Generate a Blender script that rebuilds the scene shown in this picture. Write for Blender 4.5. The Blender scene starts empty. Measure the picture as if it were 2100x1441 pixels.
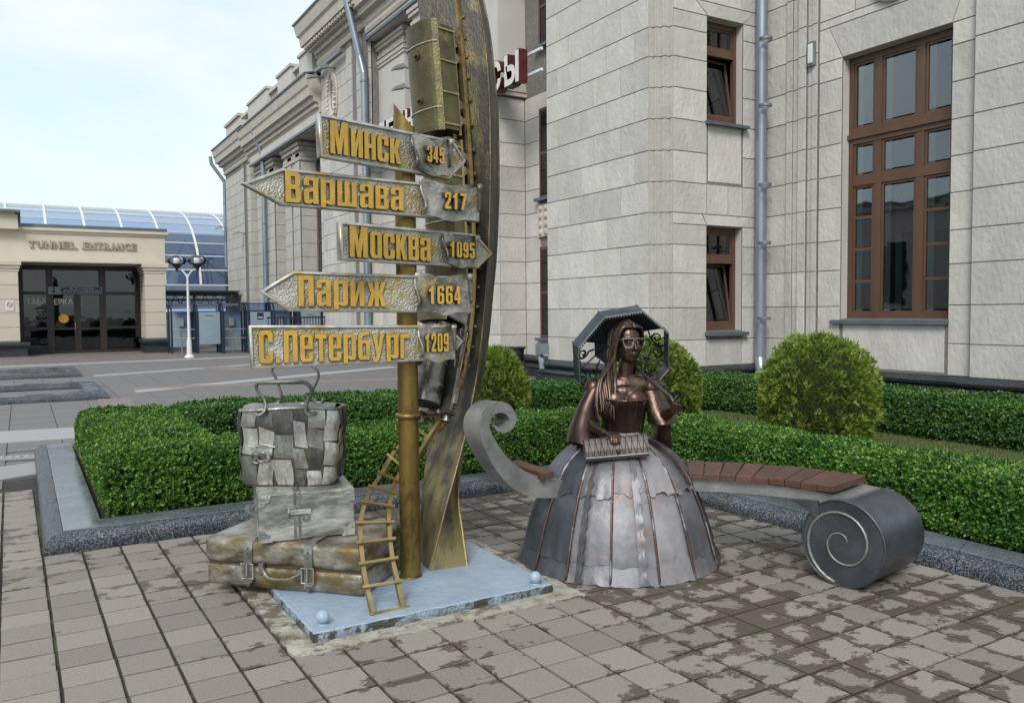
import bpy, bmesh, math, random
import numpy as np
from mathutils import Vector, Matrix
random.seed(7); RNG = np.random.default_rng(11)
SC = bpy.context.scene
COL = SC.collection
R = math.radians
# ---------------------------------------------------------------- camera
cam = bpy.data.cameras.new('camera'); camo = bpy.data.objects.new('camera', cam); COL.objects.link(camo)
cam.sensor_width = 36.0; cam.lens = 29.18; cam.clip_start = 0.05; cam.clip_end = 3000
yaw, tilt, roll = R(30.548), 0.047638, 0.008364
fw = Vector((math.sin(yaw)*math.cos(tilt), math.cos(yaw)*math.cos(tilt), -math.sin(tilt)))
rt = Vector((math.cos(yaw), -math.sin(yaw), 0)); dn = fw.cross(rt)
rt2 = math.cos(roll)*rt + math.sin(roll)*dn; dn2 = -math.sin(roll)*rt + math.cos(roll)*dn
m = Matrix((rt2, -dn2, -fw)).transposed().to_4x4(); m.translation = (0, 0, 1.6)
camo.matrix_world = m
SC.camera = camo
# ---------------------------------------------------------------- sky, sun, exposure
SUN_EL, SUN_AZ = R(42), R(222)          # azimuth clockwise from +Y: behind the viewer's left shoulder, veiled by cloud
W = bpy.data.worlds.new('World'); SC.world = W; W.use_nodes = True
nt = W.node_tree; nt.nodes.clear()
def wn(t, **k):
    n = nt.nodes.new(t)
    for a, b in k.items(): setattr(n, a, b)
    return n
sky = wn('ShaderNodeTexSky', sky_type='NISHITA', sun_disc=False, sun_elevation=SUN_EL, sun_rotation=SUN_AZ, air_density=1.0, dust_density=1.5)
tc = wn('ShaderNodeTexCoord'); mp = wn('ShaderNodeMapping'); mp.inputs['Scale'].default_value = (1.0, 1.0, 2.6); mp.inputs['Location'].default_value = (3.1, .4, 0)
no = wn('ShaderNodeTexNoise'); no.inputs['Scale'].default_value = 2.2; no.inputs['Detail'].default_value = 9; no.inputs['Roughness'].default_value = .58
cr = wn('ShaderNodeValToRGB'); cr.color_ramp.elements[0].position = .34; cr.color_ramp.elements[1].position = .60
cr.color_ramp.elements[0].color = (.55, .55, .55, 1); cr.color_ramp.elements[1].color = (1, 1, 1, 1)
sm = wn('ShaderNodeMix', data_type='RGBA', blend_type='MULTIPLY'); sm.inputs[0].default_value = 1.0
mixn = wn('ShaderNodeMix', data_type='RGBA')
mixn.inputs[7].default_value = (5.2, 5.55, 5.65, 1)       # bright cloud cover
sm.inputs[7].default_value = (1.05, 1.4, 1.5, 1)
bg = wn('ShaderNodeBackground'); bg.inputs['Strength'].default_value = 0.1
out = wn('ShaderNodeOutputWorld')
L = nt.links.new
L(tc.outputs['Generated'], mp.inputs[0]); L(mp.outputs[0], no.inputs['Vector']); L(no.outputs['Fac'], cr.inputs[0])
L(sky.outputs[0], sm.inputs[6]); L(sm.outputs[2], mixn.inputs[6]); L(cr.outputs[0], mixn.inputs[0])
L(mixn.outputs[2], bg.inputs[0]); L(bg.outputs[0], out.inputs[0])
sun = bpy.data.lights.new('sun', 'SUN'); suno = bpy.data.objects.new('sun', sun); COL.objects.link(suno)
sun.energy = 1.5; sun.angle = R(22); sun.color = (1.0, .97, .92)
sd = Vector((math.sin(SUN_AZ)*math.cos(SUN_EL), math.cos(SUN_AZ)*math.cos(SUN_EL), math.sin(SUN_EL)))
suno.rotation_euler = sd.to_track_quat('Z', 'Y').to_euler(); suno.location = sd*60
SC.view_settings.view_transform = 'Standard'; SC.view_settings.look = 'None'
SC.view_settings.exposure = 0.85; SC.view_settings.gamma = 1.0; SC.view_settings.use_curve_mapping = False
SC.render.engine = 'CYCLES'
SC.cycles.use_denoising = True
SC.cycles.max_bounces = 7; SC.cycles.diffuse_bounces = 3; SC.cycles.glossy_bounces = 3; SC.cycles.transmission_bounces = 4; SC.cycles.transparent_max_bounces = 10
SC.cycles.caustics_reflective = False; SC.cycles.caustics_refractive = False

# ---------------------------------------------------------------- materials
def mat(name, c1, c2=None, scale=4.0, rough=.7, metal=0.0, bump=.0, bscale=60.0, lo=.35, hi=.65, rand=0.0, detail=6.0, spec=.5, c3=None, s3=None, t3=(.55, .62), stretch=(1, 1, 1), rough2=None, pos=False, bdist=.02):
    """noise-mottled principled material; c3 = a second, patchy colour laid over by its own noise"""
    M = bpy.data.materials.new(name); M.use_nodes = True
    n = M.node_tree.nodes; l = M.node_tree.links.new
    p = n['Principled BSDF']
    c2 = c2 or tuple(v*.8 for v in c1)
    if pos:
        g = n.new('ShaderNodeNewGeometry'); src = g.outputs['Position']
    else:
        t = n.new('ShaderNodeTexCoord'); src = t.outputs['Object']
    oi = n.new('ShaderNodeObjectInfo'); vm = n.new('ShaderNodeVectorMath'); vm.operation = 'MULTIPLY_ADD'
    vm.inputs[1].default_value = stretch
    cmb = n.new('ShaderNodeMath'); cmb.operation = 'MULTIPLY'; cmb.inputs[1].default_value = 41.0 if not pos else 0.0
    l(oi.outputs['Random'], cmb.inputs[0]); l(src, vm.inputs[0]); l(cmb.outputs[0], vm.inputs[2])
    nz = n.new('ShaderNodeTexNoise'); nz.inputs['Scale'].default_value = scale; nz.inputs['Detail'].default_value = detail; nz.inputs['Roughness'].default_value = .62
    l(vm.outputs[0], nz.inputs['Vector'])
    rp = n.new('ShaderNodeValToRGB'); rp.color_ramp.elements[0].position = lo; rp.color_ramp.elements[1].position = hi
    rp.color_ramp.elements[0].color = (*c1, 1); rp.color_ramp.elements[1].color = (*c2, 1)
    l(nz.outputs['Fac'], rp.inputs[0]); colr = rp.outputs[0]
    if c3:
        n3 = n.new('ShaderNodeTexNoise'); n3.inputs['Scale'].default_value = s3 or scale*2.3; n3.inputs['Detail'].default_value = 7; n3.inputs['Roughness'].default_value = .68
        off = n.new('ShaderNodeVectorMath'); off.operation = 'ADD'; off.inputs[1].default_value = (7.3, 2.1, 5.9)
        l(vm.outputs[0], off.inputs[0]); l(off.outputs[0], n3.inputs['Vector'])
        r3 = n.new('ShaderNodeValToRGB'); r3.color_ramp.elements[0].position = t3[0]; r3.color_ramp.elements[1].position = t3[1]
        l(n3.outputs['Fac'], r3.inputs[0])
        mx = n.new('ShaderNodeMix'); mx.data_type = 'RGBA'; mx.inputs[7].default_value = (*c3, 1)
        l(r3.outputs[0], mx.inputs[0]); l(colr, mx.inputs[6]); colr = mx.outputs[2]
    if rand:
        hs = n.new('ShaderNodeHueSaturation'); mr = n.new('ShaderNodeMapRange'); mr.inputs[3].default_value = 1-rand; mr.inputs[4].default_value = 1+rand
        l(oi.outputs['Random'], mr.inputs[0]); l(mr.outputs[0], hs.inputs['Value']); l(colr, hs.inputs['Color']); colr = hs.outputs[0]
    l(colr, p.inputs['Base Color'])
    p.inputs['Roughness'].default_value = rough; p.inputs['Metallic'].default_value = metal; p.inputs['Specular IOR Level'].default_value = spec
    if rough2 is not None:
        mr2 = n.new('ShaderNodeMapRange'); mr2.inputs[1].default_value = .35; mr2.inputs[2].default_value = .65; mr2.inputs[3].default_value = rough; mr2.inputs[4].default_value = rough2
        l(nz.outputs['Fac'], mr2.inputs[0]); l(mr2.outputs[0], p.inputs['Roughness'])
    if bump:
        nb = n.new('ShaderNodeTexNoise'); nb.inputs['Scale'].default_value = bscale; nb.inputs['Detail'].default_value = 4
        l(vm.outputs[0], nb.inputs['Vector'])
        b = n.new('ShaderNodeBump'); b.inputs['Strength'].default_value = bump; b.inputs['Distance'].default_value = bdist
        l(nb.outputs['Fac'], b.inputs['Height']); l(b.outputs[0], p.inputs['Normal'])
    return M

def leafmat(name, c1, c2, c3):
    """leaf colours differ leaf by leaf; thin leaves let some light through"""
    M = bpy.data.materials.new(name); M.use_nodes = True
    n = M.node_tree.nodes; l = M.node_tree.links.new; p = n['Principled BSDF']
    g = n.new('ShaderNodeNewGeometry'); rp = n.new('ShaderNodeValToRGB'); e = rp.color_ramp.elements
    e[0].color = (*c1, 1); e[0].position = 0; e[1].color = (*c3, 1); e[1].position = 1
    k = e.new(.62); k.color = (*c2, 1)
    nz = n.new('ShaderNodeTexNoise'); nz.inputs['Scale'].default_value = 1.7; nz.inputs['Detail'].default_value = 3
    l(g.outputs['Position'], nz.inputs['Vector'])
    mm = n.new('ShaderNodeMath'); mm.operation = 'MULTIPLY_ADD'; mm.inputs[1].default_value = 1.1; mm.inputs[2].default_value = -.55
    l(nz.outputs['Fac'], mm.inputs[0])
    ad = n.new('ShaderNodeMath'); ad.operation = 'ADD'; ad.use_clamp = True
    l(g.outputs['Random Per Island'], ad.inputs[0]); l(mm.outputs[0], ad.inputs[1]); l(ad.outputs[0], rp.inputs[0])
    l(rp.outputs[0], p.inputs['Base Color']); p.inputs['Roughness'].default_value = .42; p.inputs['Specular IOR Level'].default_value = .4
    tr = n.new('ShaderNodeBsdfTranslucent'); l(rp.outputs[0], tr.inputs[0]); ms = n.new('ShaderNodeMixShader'); ms.inputs[0].default_value = .22
    l(p.outputs[0], ms.inputs[1]); l(tr.outputs[0], ms.inputs[2]); l(ms.outputs[0], n['Material Output'].inputs[0])
    return M

def granite(name, dark, light, scale=260, rough=.25, mixr=.5, pol=0.0):
    M = bpy.data.materials.new(name); M.use_nodes = True
    n = M.node_tree.nodes; l = M.node_tree.links.new; p = n['Principled BSDF']
    g = n.new('ShaderNodeNewGeometry')
    vo = n.new('ShaderNodeTexVoronoi'); vo.inputs['Scale'].default_value = scale; l(g.outputs['Position'], vo.inputs['Vector'])
    sp = n.new('ShaderNodeSeparateColor'); l(vo.outputs['Color'], sp.inputs[0])
    rp = n.new('ShaderNodeValToRGB'); e = rp.color_ramp.elements; e[0].position = mixr; e[0].color = (*dark, 1); e[1].position = 1; e[1].color = (*light, 1)
    l(sp.outputs[0], rp.inputs[0])
    nz = n.new('ShaderNodeTexNoise'); nz.inputs['Scale'].default_value = 3; nz.inputs['Detail'].default_value = 6; l(g.outputs['Position'], nz.inputs['Vector'])
    hs = n.new('ShaderNodeHueSaturation'); mr = n.new('ShaderNodeMapRange'); mr.inputs[1].default_value = .3; mr.inputs[2].default_value = .7; mr.inputs[3].default_value = .7; mr.inputs[4].default_value = 1.25
    l(nz.outputs['Fac'], mr.inputs[0]); l(mr.outputs[0], hs.inputs['Value']); l(rp.outputs[0], hs.inputs['Color']); l(hs.outputs[0], p.inputs['Base Color'])
    mr2 = n.new('ShaderNodeMapRange'); mr2.inputs[1].default_value = .35; mr2.inputs[2].default_value = .65; mr2.inputs[3].default_value = rough; mr2.inputs[4].default_value = min(1, rough+.2)
    l(nz.outputs['Fac'], mr2.inputs[0]); l(mr2.outputs[0], p.inputs['Roughness'])
    return M

def paver_mat(name, dry1, dry2, wet, wetlo, joint=False, wetmask=True):
    """concrete pavers, drying after rain: damp patches end in crisp uneven edges"""
    M = bpy.data.materials.new(name); M.use_nodes = True
    n = M.node_tree.nodes; l = M.node_tree.links.new; p = n['Principled BSDF']
    g = n.new('ShaderNodeNewGeometry'); oi = n.new('ShaderNodeObjectInfo')
    mu = n.new('ShaderNodeMath'); mu.operation = 'MULTIPLY'; mu.inputs[1].default_value = 23.0; l(oi.outputs['Random'], mu.inputs[0])
    va = n.new('ShaderNodeVectorMath'); va.operation = 'ADD'; l(g.outputs['Position'], va.inputs[0]); l(mu.outputs[0], va.inputs[1])
    fine = n.new('ShaderNodeTexNoise'); fine.inputs['Scale'].default_value = 90; fine.inputs['Detail'].default_value = 5; l(g.outputs['Position'], fine.inputs['Vector'])
    rp = n.new('ShaderNodeValToRGB'); rp.color_ramp.elements[0].position = .3; rp.color_ramp.elements[1].position = .7
    rp.color_ramp.elements[0].color = (*dry1, 1); rp.color_ramp.elements[1].color = (*dry2, 1); l(fine.outputs['Fac'], rp.inputs[0])
    hs = n.new('ShaderNodeHueSaturation'); mr = n.new('ShaderNodeMapRange'); mr.inputs[3].default_value = .84; mr.inputs[4].default_value = 1.14
    l(oi.outputs['Random'], mr.inputs[0]); l(mr.outputs[0], hs.inputs['Value']); l(rp.outputs[0], hs.inputs['Color'])
    # pale grit
    vo = n.new('ShaderNodeTexVoronoi'); vo.inputs['Scale'].default_value = 55; l(g.outputs['Position'], vo.inputs['Vector'])
    gr = n.new('ShaderNodeValToRGB'); gr.color_ramp.elements[0].position = .10; gr.color_ramp.elements[0].color = (1, 1, 1, 1); gr.color_ramp.elements[1].position = .13; gr.color_ramp.elements[1].color = (0, 0, 0, 1)
    l(vo.outputs['Distance'], gr.inputs[0])
    sp = n.new('ShaderNodeSeparateColor'); l(vo.outputs['Color'], sp.inputs[0])
    gt = n.new('ShaderNodeMath'); gt.operation = 'GREATER_THAN'; gt.inputs[1].default_value = .86; l(sp.outputs[1], gt.inputs[0])
    gm = n.new('ShaderNodeMath'); gm.operation = 'MULTIPLY'; l(gr.outputs[0], gm.inputs[0]); l(gt.outputs[0], gm.inputs[1])
    mg = n.new('ShaderNodeMix'); mg.data_type = 'RGBA'; mg.inputs[7].default_value = (.48, .45, .40, 1); l(gm.outputs[0], mg.inputs[0]); l(hs.outputs[0], mg.inputs[6])
    col = mg.outputs[2]; rough = None
    if wetmask:
        st = n.new('ShaderNodeVectorMath'); st.operation = 'MULTIPLY'; st.inputs[1].default_value = (1.0, 1.35, 1); l(va.outputs[0], st.inputs[0])
        wz = n.new('ShaderNodeTexNoise'); wz.inputs['Scale'].default_value = 5.5; wz.inputs['Detail'].default_value = 12; wz.inputs['Roughness'].default_value = .68; l(st.outputs[0], wz.inputs['Vector'])
        # how damp a place still is: more under and right of the statue, along the kerb and in the joints
        sx = n.new('ShaderNodeSeparateXYZ'); l(g.outputs['Position'], sx.inputs[0])
        m1 = n.new('ShaderNodeMapRange'); m1.inputs[1].default_value = .5; m1.inputs[2].default_value = 2.6; m1.inputs[3].default_value = -.12; m1.inputs[4].default_value = .055; l(sx.outputs[0], m1.inputs[0])
        m2 = n.new('ShaderNodeMapRange'); m2.inputs[1].default_value = 4.3; m2.inputs[2].default_value = 6.3; m2.inputs[3].default_value = 0; m2.inputs[4].default_value = .11; l(sx.outputs[1], m2.inputs[0])
        lowf = n.new('ShaderNodeTexNoise'); lowf.inputs['Scale'].default_value = 1.1; lowf.inputs['Detail'].default_value = 2; l(g.outputs['Position'], lowf.inputs['Vector'])
        m3 = n.new('ShaderNodeMath'); m3.operation = 'MULTIPLY_ADD'; m3.inputs[1].default_value = .5; m3.inputs[2].default_value = -.25; l(lowf.outputs['Fac'], m3.inputs[0])
        a = n.new('ShaderNodeMath'); l(wz.outputs['Fac'], a.inputs[0]); l(m1.outputs[0], a.inputs[1])
        b = n.new('ShaderNodeMath'); l(a.outputs[0], b.inputs[0]); l(m2.outputs[0], b.inputs[1])
        c = n.new('ShaderNodeMath'); l(b.outputs[0], c.inputs[0]); l(m3.outputs[0], c.inputs[1])
        # slabs dry from the middle outwards: damp lingers along the joints
        ta = math.radians(.62); rel = n.new('ShaderNodeVectorMath'); rel.operation = 'SUBTRACT'; rel.inputs[1].default_value = (2.917, 3.568, 0); l(g.outputs['Position'], rel.inputs[0])
        ed = []
        for dv in ((math.cos(ta)/.2345, math.sin(ta)/.2345, 0), (-math.sin(ta)/.2290, math.cos(ta)/.2290, 0)):
            dt = n.new('ShaderNodeVectorMath'); dt.operation = 'DOT_PRODUCT'; dt.inputs[1].default_value = dv; l(rel.outputs[0], dt.inputs[0])
            fr = n.new('ShaderNodeMath'); fr.operation = 'FRACT'; l(dt.outputs['Value'], fr.inputs[0])
            sb = n.new('ShaderNodeMath'); sb.operation = 'SUBTRACT'; sb.inputs[1].default_value = .5; l(fr.outputs[0], sb.inputs[0])
            ab = n.new('ShaderNodeMath'); ab.operation = 'ABSOLUTE'; l(sb.outputs[0], ab.inputs[0]); ed.append(ab)
        mxm = n.new('ShaderNodeMath'); mxm.operation = 'MAXIMUM'; l(ed[0].outputs[0], mxm.inputs[0]); l(ed[1].outputs[0], mxm.inputs[1])
        me_ = n.new('ShaderNodeMapRange'); me_.inputs[1].default_value = .15; me_.inputs[2].default_value = .5; me_.inputs[3].default_value = -.035; me_.inputs[4].default_value = .10; l(mxm.outputs[0], me_.inputs[0])
        c2_ = n.new('ShaderNodeMath'); l(c.outputs[0], c2_.inputs[0]); l(me_.outputs[0], c2_.inputs[1]); c = c2_
        wr = n.new('ShaderNodeValToRGB'); wr.color_ramp.elements[0].position = wetlo; wr.color_ramp.elements[1].position = wetlo+.03; l(c.outputs[0], wr.inputs[0])
        mw = n.new('ShaderNodeMix'); mw.data_type = 'RGBA'; l(wr.outputs[0], mw.inputs[0]); l(col, mw.inputs[6])
        wc = n.new('ShaderNodeMix'); wc.data_type = 'RGBA'; wc.blend_type = 'MULTIPLY'; wc.inputs[0].default_value = 1; wc.inputs[7].default_value = (*wet, 1); l(col, wc.inputs[6]); l(wc.outputs[2], mw.inputs[7])
        col = mw.outputs[2]
        rr = n.new('ShaderNodeMapRange'); rr.inputs[3].default_value = .85; rr.inputs[4].default_value = .5; l(wr.outputs[0], rr.inputs[0]); rough = rr.outputs[0]
    l(col, p.inputs['Base Color'])
    if rough: l(rough, p.inputs['Roughness'])
    else: p.inputs['Roughness'].default_value = .8
    bm_ = n.new('ShaderNodeBump'); bm_.inputs['Strength'].default_value = .25; bm_.inputs['Distance'].default_value = .004; l(fine.outputs['Fac'], bm_.inputs['Height']); l(bm_.outputs[0], p.inputs['Normal'])
    return M

def glass_mat(name, tint, refl=.0, rough=.02):
    M = bpy.data.materials.new(name); M.use_nodes = True
    n = M.node_tree.nodes; l = M.node_tree.links.new; n.remove(n['Principled BSDF'])
    t = n.new('ShaderNodeBsdfTransparent'); t.inputs[0].default_value = (*tint, 1)
    g = n.new('ShaderNodeBsdfGlossy'); g.inputs['Roughness'].default_value = rough; g.inputs[0].default_value = (.9, .93, .97, 1)
    fr = n.new('ShaderNodeFresnel'); fr.inputs[0].default_value = 1.55
    nz = n.new('ShaderNodeTexNoise'); nz.inputs['Scale'].default_value = 1.3; tcn = n.new('ShaderNodeTexCoord'); l(tcn.outputs['Object'], nz.inputs['Vector'])
    bu = n.new('ShaderNodeBump'); bu.inputs['Strength'].default_value = .06; bu.inputs['Distance'].default_value = .05; l(nz.outputs['Fac'], bu.inputs['Height']); l(bu.outputs[0], g.inputs['Normal'])
    ad = n.new('ShaderNodeMath'); ad.operation = 'ADD'; ad.inputs[1].default_value = refl; ad.use_clamp = True; l(fr.outputs[0], ad.inputs[0])
    ms = n.new('ShaderNodeMixShader'); l(ad.outputs[0], ms.inputs[0]); l(t.outputs[0], ms.inputs[1]); l(g.outputs[0], ms.inputs[2]); l(ms.outputs[0], n['Material Output'].inputs[0])
    return M

MT = dict(
 stone=mat('stone_facing', (.54, .515, .475), (.465, .442, .405), scale=2.2, rough=.9, bump=.5, bscale=16, rand=.11, bdist=.03, c3=(.40,.375,.34), s3=1.4, t3=(.5,.8), stretch=(1,1,.55)),
 stone_trim=mat('stone_trim', (.50, .455, .39), (.42, .38, .325), scale=3, rough=.9, bump=.15, bscale=30, rand=.03),
 plaster=mat('pale_plaster', (.53, .505, .465), (.47, .445, .41), scale=1.5, rough=.92, bump=.1, bscale=40),
 mortar=mat('joint_mortar', (.20, .188, .17), (.15, .14, .125), scale=8, rough=.95),
 tunnelwall=mat('cream_render', (.56, .50, .415), (.52, .465, .385), scale=1.2, rough=.9, bump=.06, bscale=50),
 plinth=granite('black_granite', (.012, .013, .016), (.06, .07, .085), scale=120, rough=.32),
 kerb=granite('grey_granite', (.014, .017, .022), (.19, .21, .235), scale=170, rough=.38, mixr=.5),
 kerbtop=granite('polished_granite', (.075, .085, .10), (.20, .22, .24), scale=260, rough=.12, mixr=.3),
 ground=paver_mat('plaza_ground', (.125, .12, .119), (.16, .153, .15), (.5, .46, .42), .60, wetmask=False),
 joint=mat('dark_joint_sand', (.040, .034, .027), (.024, .02, .016), scale=9, rough=.95, pos=True, c3=(.06, .07, .03), s3=2.5),
 paver=paver_mat('concrete_paver', (.192, .171, .147), (.25, .225, .196), (.40, .36, .315), .582),
 paver_pink=paver_mat('pink_paver', (.185, .142, .132), (.22, .172, .16), (.5, .46, .42), .60, wetmask=False),
 paver_light=paver_mat('light_paver', (.28, .285, .285), (.33, .335, .335), (.5, .46, .42), .60, wetmask=False),
 soil=mat('dark_soil', (.035, .026, .018), (.06, .045, .03), scale=30, rough=.95, bump=.6, bscale=60, pos=True),
 lawn=mat('lawn_soil', (.06, .085, .02), (.10, .11, .035), scale=9, rough=.95, bump=.5, bscale=80, pos=True),
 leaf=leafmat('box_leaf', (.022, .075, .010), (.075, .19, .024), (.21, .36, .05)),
 leafd=leafmat('box_leaf_dark', (.02, .064, .012), (.056, .145, .026), (.13, .24, .045)),  # darker green leaves for the back hedge
 thuja=leafmat('thuja_leaf', (.075, .13, .018), (.18, .26, .038), (.33, .38, .07)),
 grass=leafmat('grass_blade', (.05, .085, .02), (.09, .13, .03), (.15, .17, .06)),
 twig=mat('twig_core', (.018, .022, .01), (.03, .032, .015), scale=20, rough=.95),
 wood=mat('brown_window_frame', (.115, .058, .032), (.085, .043, .025), scale=3, rough=.5, stretch=(1, 1, .2)),
 sillm=mat('grey_sill_metal', (.13, .15, .175), (.10, .12, .14), scale=3, rough=.45, metal=.3),
 pipe=mat('zinc_downpipe', (.27, .315, .36), (.22, .262, .305), scale=4, rough=.38, metal=.55, stretch=(1, 1, .25)),
 glass=glass_mat('window_glass', (.66, .72, .72), refl=.05),
 glassd=glass_mat('door_glass', (.30, .33, .36), refl=.015),
 vaultglass=glass_mat('vault_glass', (.30, .42, .62), refl=.08, rough=.05),
 dark=mat('dark_interior', (.02, .022, .024), (.012, .013, .014), scale=2, rough=.9),
 curtain=mat('white_curtain', (.62, .66, .58), (.52, .56, .50), scale=2, rough=.9, stretch=(6, 6, .3)),
 whitepaint=mat('white_frame_paint', (.66, .68, .70), (.58, .60, .62), scale=4, rough=.45),
 lampgrey=mat('grey_fitting', (.22, .23, .24), (.17, .18, .19), scale=6, rough=.5, metal=.4),
 black=mat('black_cast_iron', (.012, .012, .013), (.022, .022, .022), scale=8, rough=.5),
 red=mat('dark_red_letter_side', (.085, .012, .012), (.065, .01, .01), scale=6, rough=.45),
 letterface=mat('white_letter_face', (.68, .62, .60), (.60, .55, .53), scale=4, rough=.6),
)
# ---------------------------------------------------------------- mesh helpers
ORG = {}
class MB:
    def __init__(s): s.v = []; s.f = []
    def add(s, vs, fs):
        o = len(s.v); s.v += [tuple(map(float, p)) for p in vs]; s.f += [tuple(i+o for i in f) for f in fs]; return s
    def box(s, x0, x1, y0, y1, z0, z1, mtx=None):
        vs = [(x0,y0,z0),(x1,y0,z0),(x1,y1,z0),(x0,y1,z0),(x0,y0,z1),(x1,y0,z1),(x1,y1,z1),(x0,y1,z1)]
        if mtx is not None: vs = [tuple(mtx @ Vector(p)) for p in vs]
        return s.add(vs, [(0,3,2,1),(4,5,6,7),(0,1,5,4),(1,2,6,5),(2,3,7,6),(3,0,4,7)])
    def bbox(s, x0, x1, y0, y1, z0, z1, b=.01, mtx=None):
        """box with chamfered edges"""
        bm = bmesh.new(); bmesh.ops.create_cube(bm, size=1)
        for w in bm.verts: w.co = Vector(((x0+x1)/2+w.co.x*(x1-x0), (y0+y1)/2+w.co.y*(y1-y0), (z0+z1)/2+w.co.z*(z1-z0)))
        bmesh.ops.bevel(bm, geom=bm.edges[:], offset=b, segments=2, profile=.6, affect='EDGES')
        return s.bm(bm, mtx)
    def bm(s, bm, mtx=None):
        bm.verts.index_update()
        vs = [tuple(mtx @ w.co) if mtx is not None else tuple(w.co) for w in bm.verts]
        fs = [tuple(w.index for w in f.verts) for f in bm.faces]; bm.free()
        return s.add(vs, fs)
    def tube(s, pts, r, n=8, cap=True, closed=False, flat=None, up=None):
        """round (or flattened) tube along points; r number or list"""
        pts = [Vector(p) for p in pts]; N = len(pts); rs = r if hasattr(r, '__len__') else [r]*N
        vs = []; prev = None
        for i, p in enumerate(pts):
            if closed: t = pts[(i+1) % N]-pts[i-1]
            else: t = pts[min(i+1, N-1)]-pts[max(i-1, 0)]
            if t.length < 1e-9: t = Vector((0, 0, 1))
            t.normalize()
            if up is not None: a = Vector(up) - t*t.dot(Vector(up))
            elif prev is None: a = Vector((0, 0, 1)) if abs(t.z) < .9 else Vector((1, 0, 0)); a = a - t*t.dot(a)
            else: a = prev - t*t.dot(prev)
            if a.length < 1e-6: a = t.orthogonal()
            a.normalize(); prev = a; b = t.cross(a)
            for k in range(n):
                th = 2*math.pi*(k+.5)/n; ra = rs[i]; rb = rs[i]*(flat or 1)
                vs.append(p + a*math.cos(th)*ra + b*math.sin(th)*rb)
        fs = []
        M = N if closed else N-1
        for i in range(M):
            for k in range(n):
                j = (i+1) % N
                fs.append((i*n+k, i*n+(k+1) % n, j*n+(k+1) % n, j*n+k))
        if cap and not closed: fs += [tuple(range(n-1, -1, -1)), tuple((N-1)*n+k for k in range(n))]
        return s.add(vs, fs)
    def rect(s, pts, w, h, up):
        """rectangular bar along points: w across, h along 'up' (vector or list)"""
        pts = [Vector(p) for p in pts]; N = len(pts); vs = []
        for i, p in enumerate(pts):
            t = (pts[min(i+1, N-1)]-pts[max(i-1, 0)]).normalized()
            u = Vector(up[i] if isinstance(up, list) else up); u = (u - t*t.dot(u)).normalized(); b = t.cross(u)
            for sx, sy in ((-1,-1),(1,-1),(1,1),(-1,1)): vs.append(p + b*sx*w/2 + u*sy*h/2)
        fs = [(i*4+k, i*4+(k+1) % 4, i*4+4+(k+1) % 4, i*4+4+k) for i in range(N-1) for k in range(4)] + [(3,2,1,0), tuple((N-1)*4+k for k in range(4))]
        return s.add(vs, fs)
    def lathe(s, prof, n=24, c=(0,0,0), mtx=None, a0=0, a1=2*math.pi):
        full = abs(a1-a0-2*math.pi) < 1e-6; K = n if full else n+1; vs = []
        for r, z in prof:
            for k in range(K):
                a = a0+(a1-a0)*k/n; p = Vector((r*math.cos(a), r*math.sin(a), z))
                p = (mtx @ p) if mtx is not None else p+Vector(c); vs.append(p)
        fs = [(i*K+k, i*K+(k+1) % K, (i+1)*K+(k+1) % K, (i+1)*K+k) for i in range(len(prof)-1) for k in range(n)]
        return s.add(vs, fs)
    def prism(s, poly, d, mtx):
        """polygon (x,y) extruded by d along local z, placed by mtx"""
        n = len(poly); vs = [mtx @ Vector((x, y, 0)) for x, y in poly]+[mtx @ Vector((x, y, d)) for x, y in poly]
        return s.add(vs, [tuple(range(n-1, -1, -1)), tuple(range(n, 2*n))]+[(i, (i+1) % n, n+(i+1) % n, n+i) for i in range(n)])
    def sweep(s, prof, path, closed=False, side=1):
        """profile (out, z) swept along a plan path (x,y) with mitred corners; 'out' to the right of travel * side"""
        N = len(path); P = [Vector((p[0], p[1])) for p in path]; vs = []; K = len(prof)
        for i in range(N):
            a = (P[i]-P[i-1]) if (i > 0 or closed) else (P[1]-P[0]); b = (P[(i+1) % N]-P[i]) if (i < N-1 or closed) else a
            a = a.normalized(); b = b.normalized(); na = Vector((a.y, -a.x))*side; nb = Vector((b.y, -b.x))*side
            mi = (na+nb); mi = mi/max(.2, (1+na.dot(nb)))
            for o, z in prof: vs.append((P[i].x+mi.x*o, P[i].y+mi.y*o, z))
        fs = [(i*K+k, i*K+k+1, ((i+1) % N)*K+k+1, ((i+1) % N)*K+k) for i in range(N if closed else N-1) for k in range(K-1)]
        if not closed: fs += [tuple(range(K)), tuple((N-1)*K+k for k in range(K-1, -1, -1))]
        return s.add(vs, fs)
    def grid(s, fn, nu, nv, closeu=False):
        vs = [fn(i/nu, j/nv) for j in range(nv+1) for i in range(nu if closeu else nu+1)]; K = nu if closeu else nu+1
        return s.add(vs, [(j*K+i, j*K+(i+1) % K, (j+1)*K+(i+1) % K, (j+1)*K+i) for j in range(nv) for i in range(nu)])
    def obj(s, name, material, parent=None, smooth=False, origin=None, angle=None, fix=True, kind=None):
        o = ORG.get(parent, Vector((0,0,0))) if parent else Vector(origin or (0,0,0))
        me = bpy.data.meshes.new(name); me.from_pydata([(v[0]-o[0], v[1]-o[1], v[2]-o[2]) for v in s.v], [], s.f)
        if fix:
            b = bmesh.new(); b.from_mesh(me); bmesh.ops.recalc_face_normals(b, faces=b.faces); b.to_mesh(me); b.free()
        if smooth: me.polygons.foreach_set('use_smooth', [True]*len(me.polygons))
        if smooth and angle: 
            me.set_sharp_from_angle(angle=R(angle))
        me.materials.append(MT[material] if isinstance(material, str) else material)
        ob = bpy.data.objects.new(name, me); COL.objects.link(ob)
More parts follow.
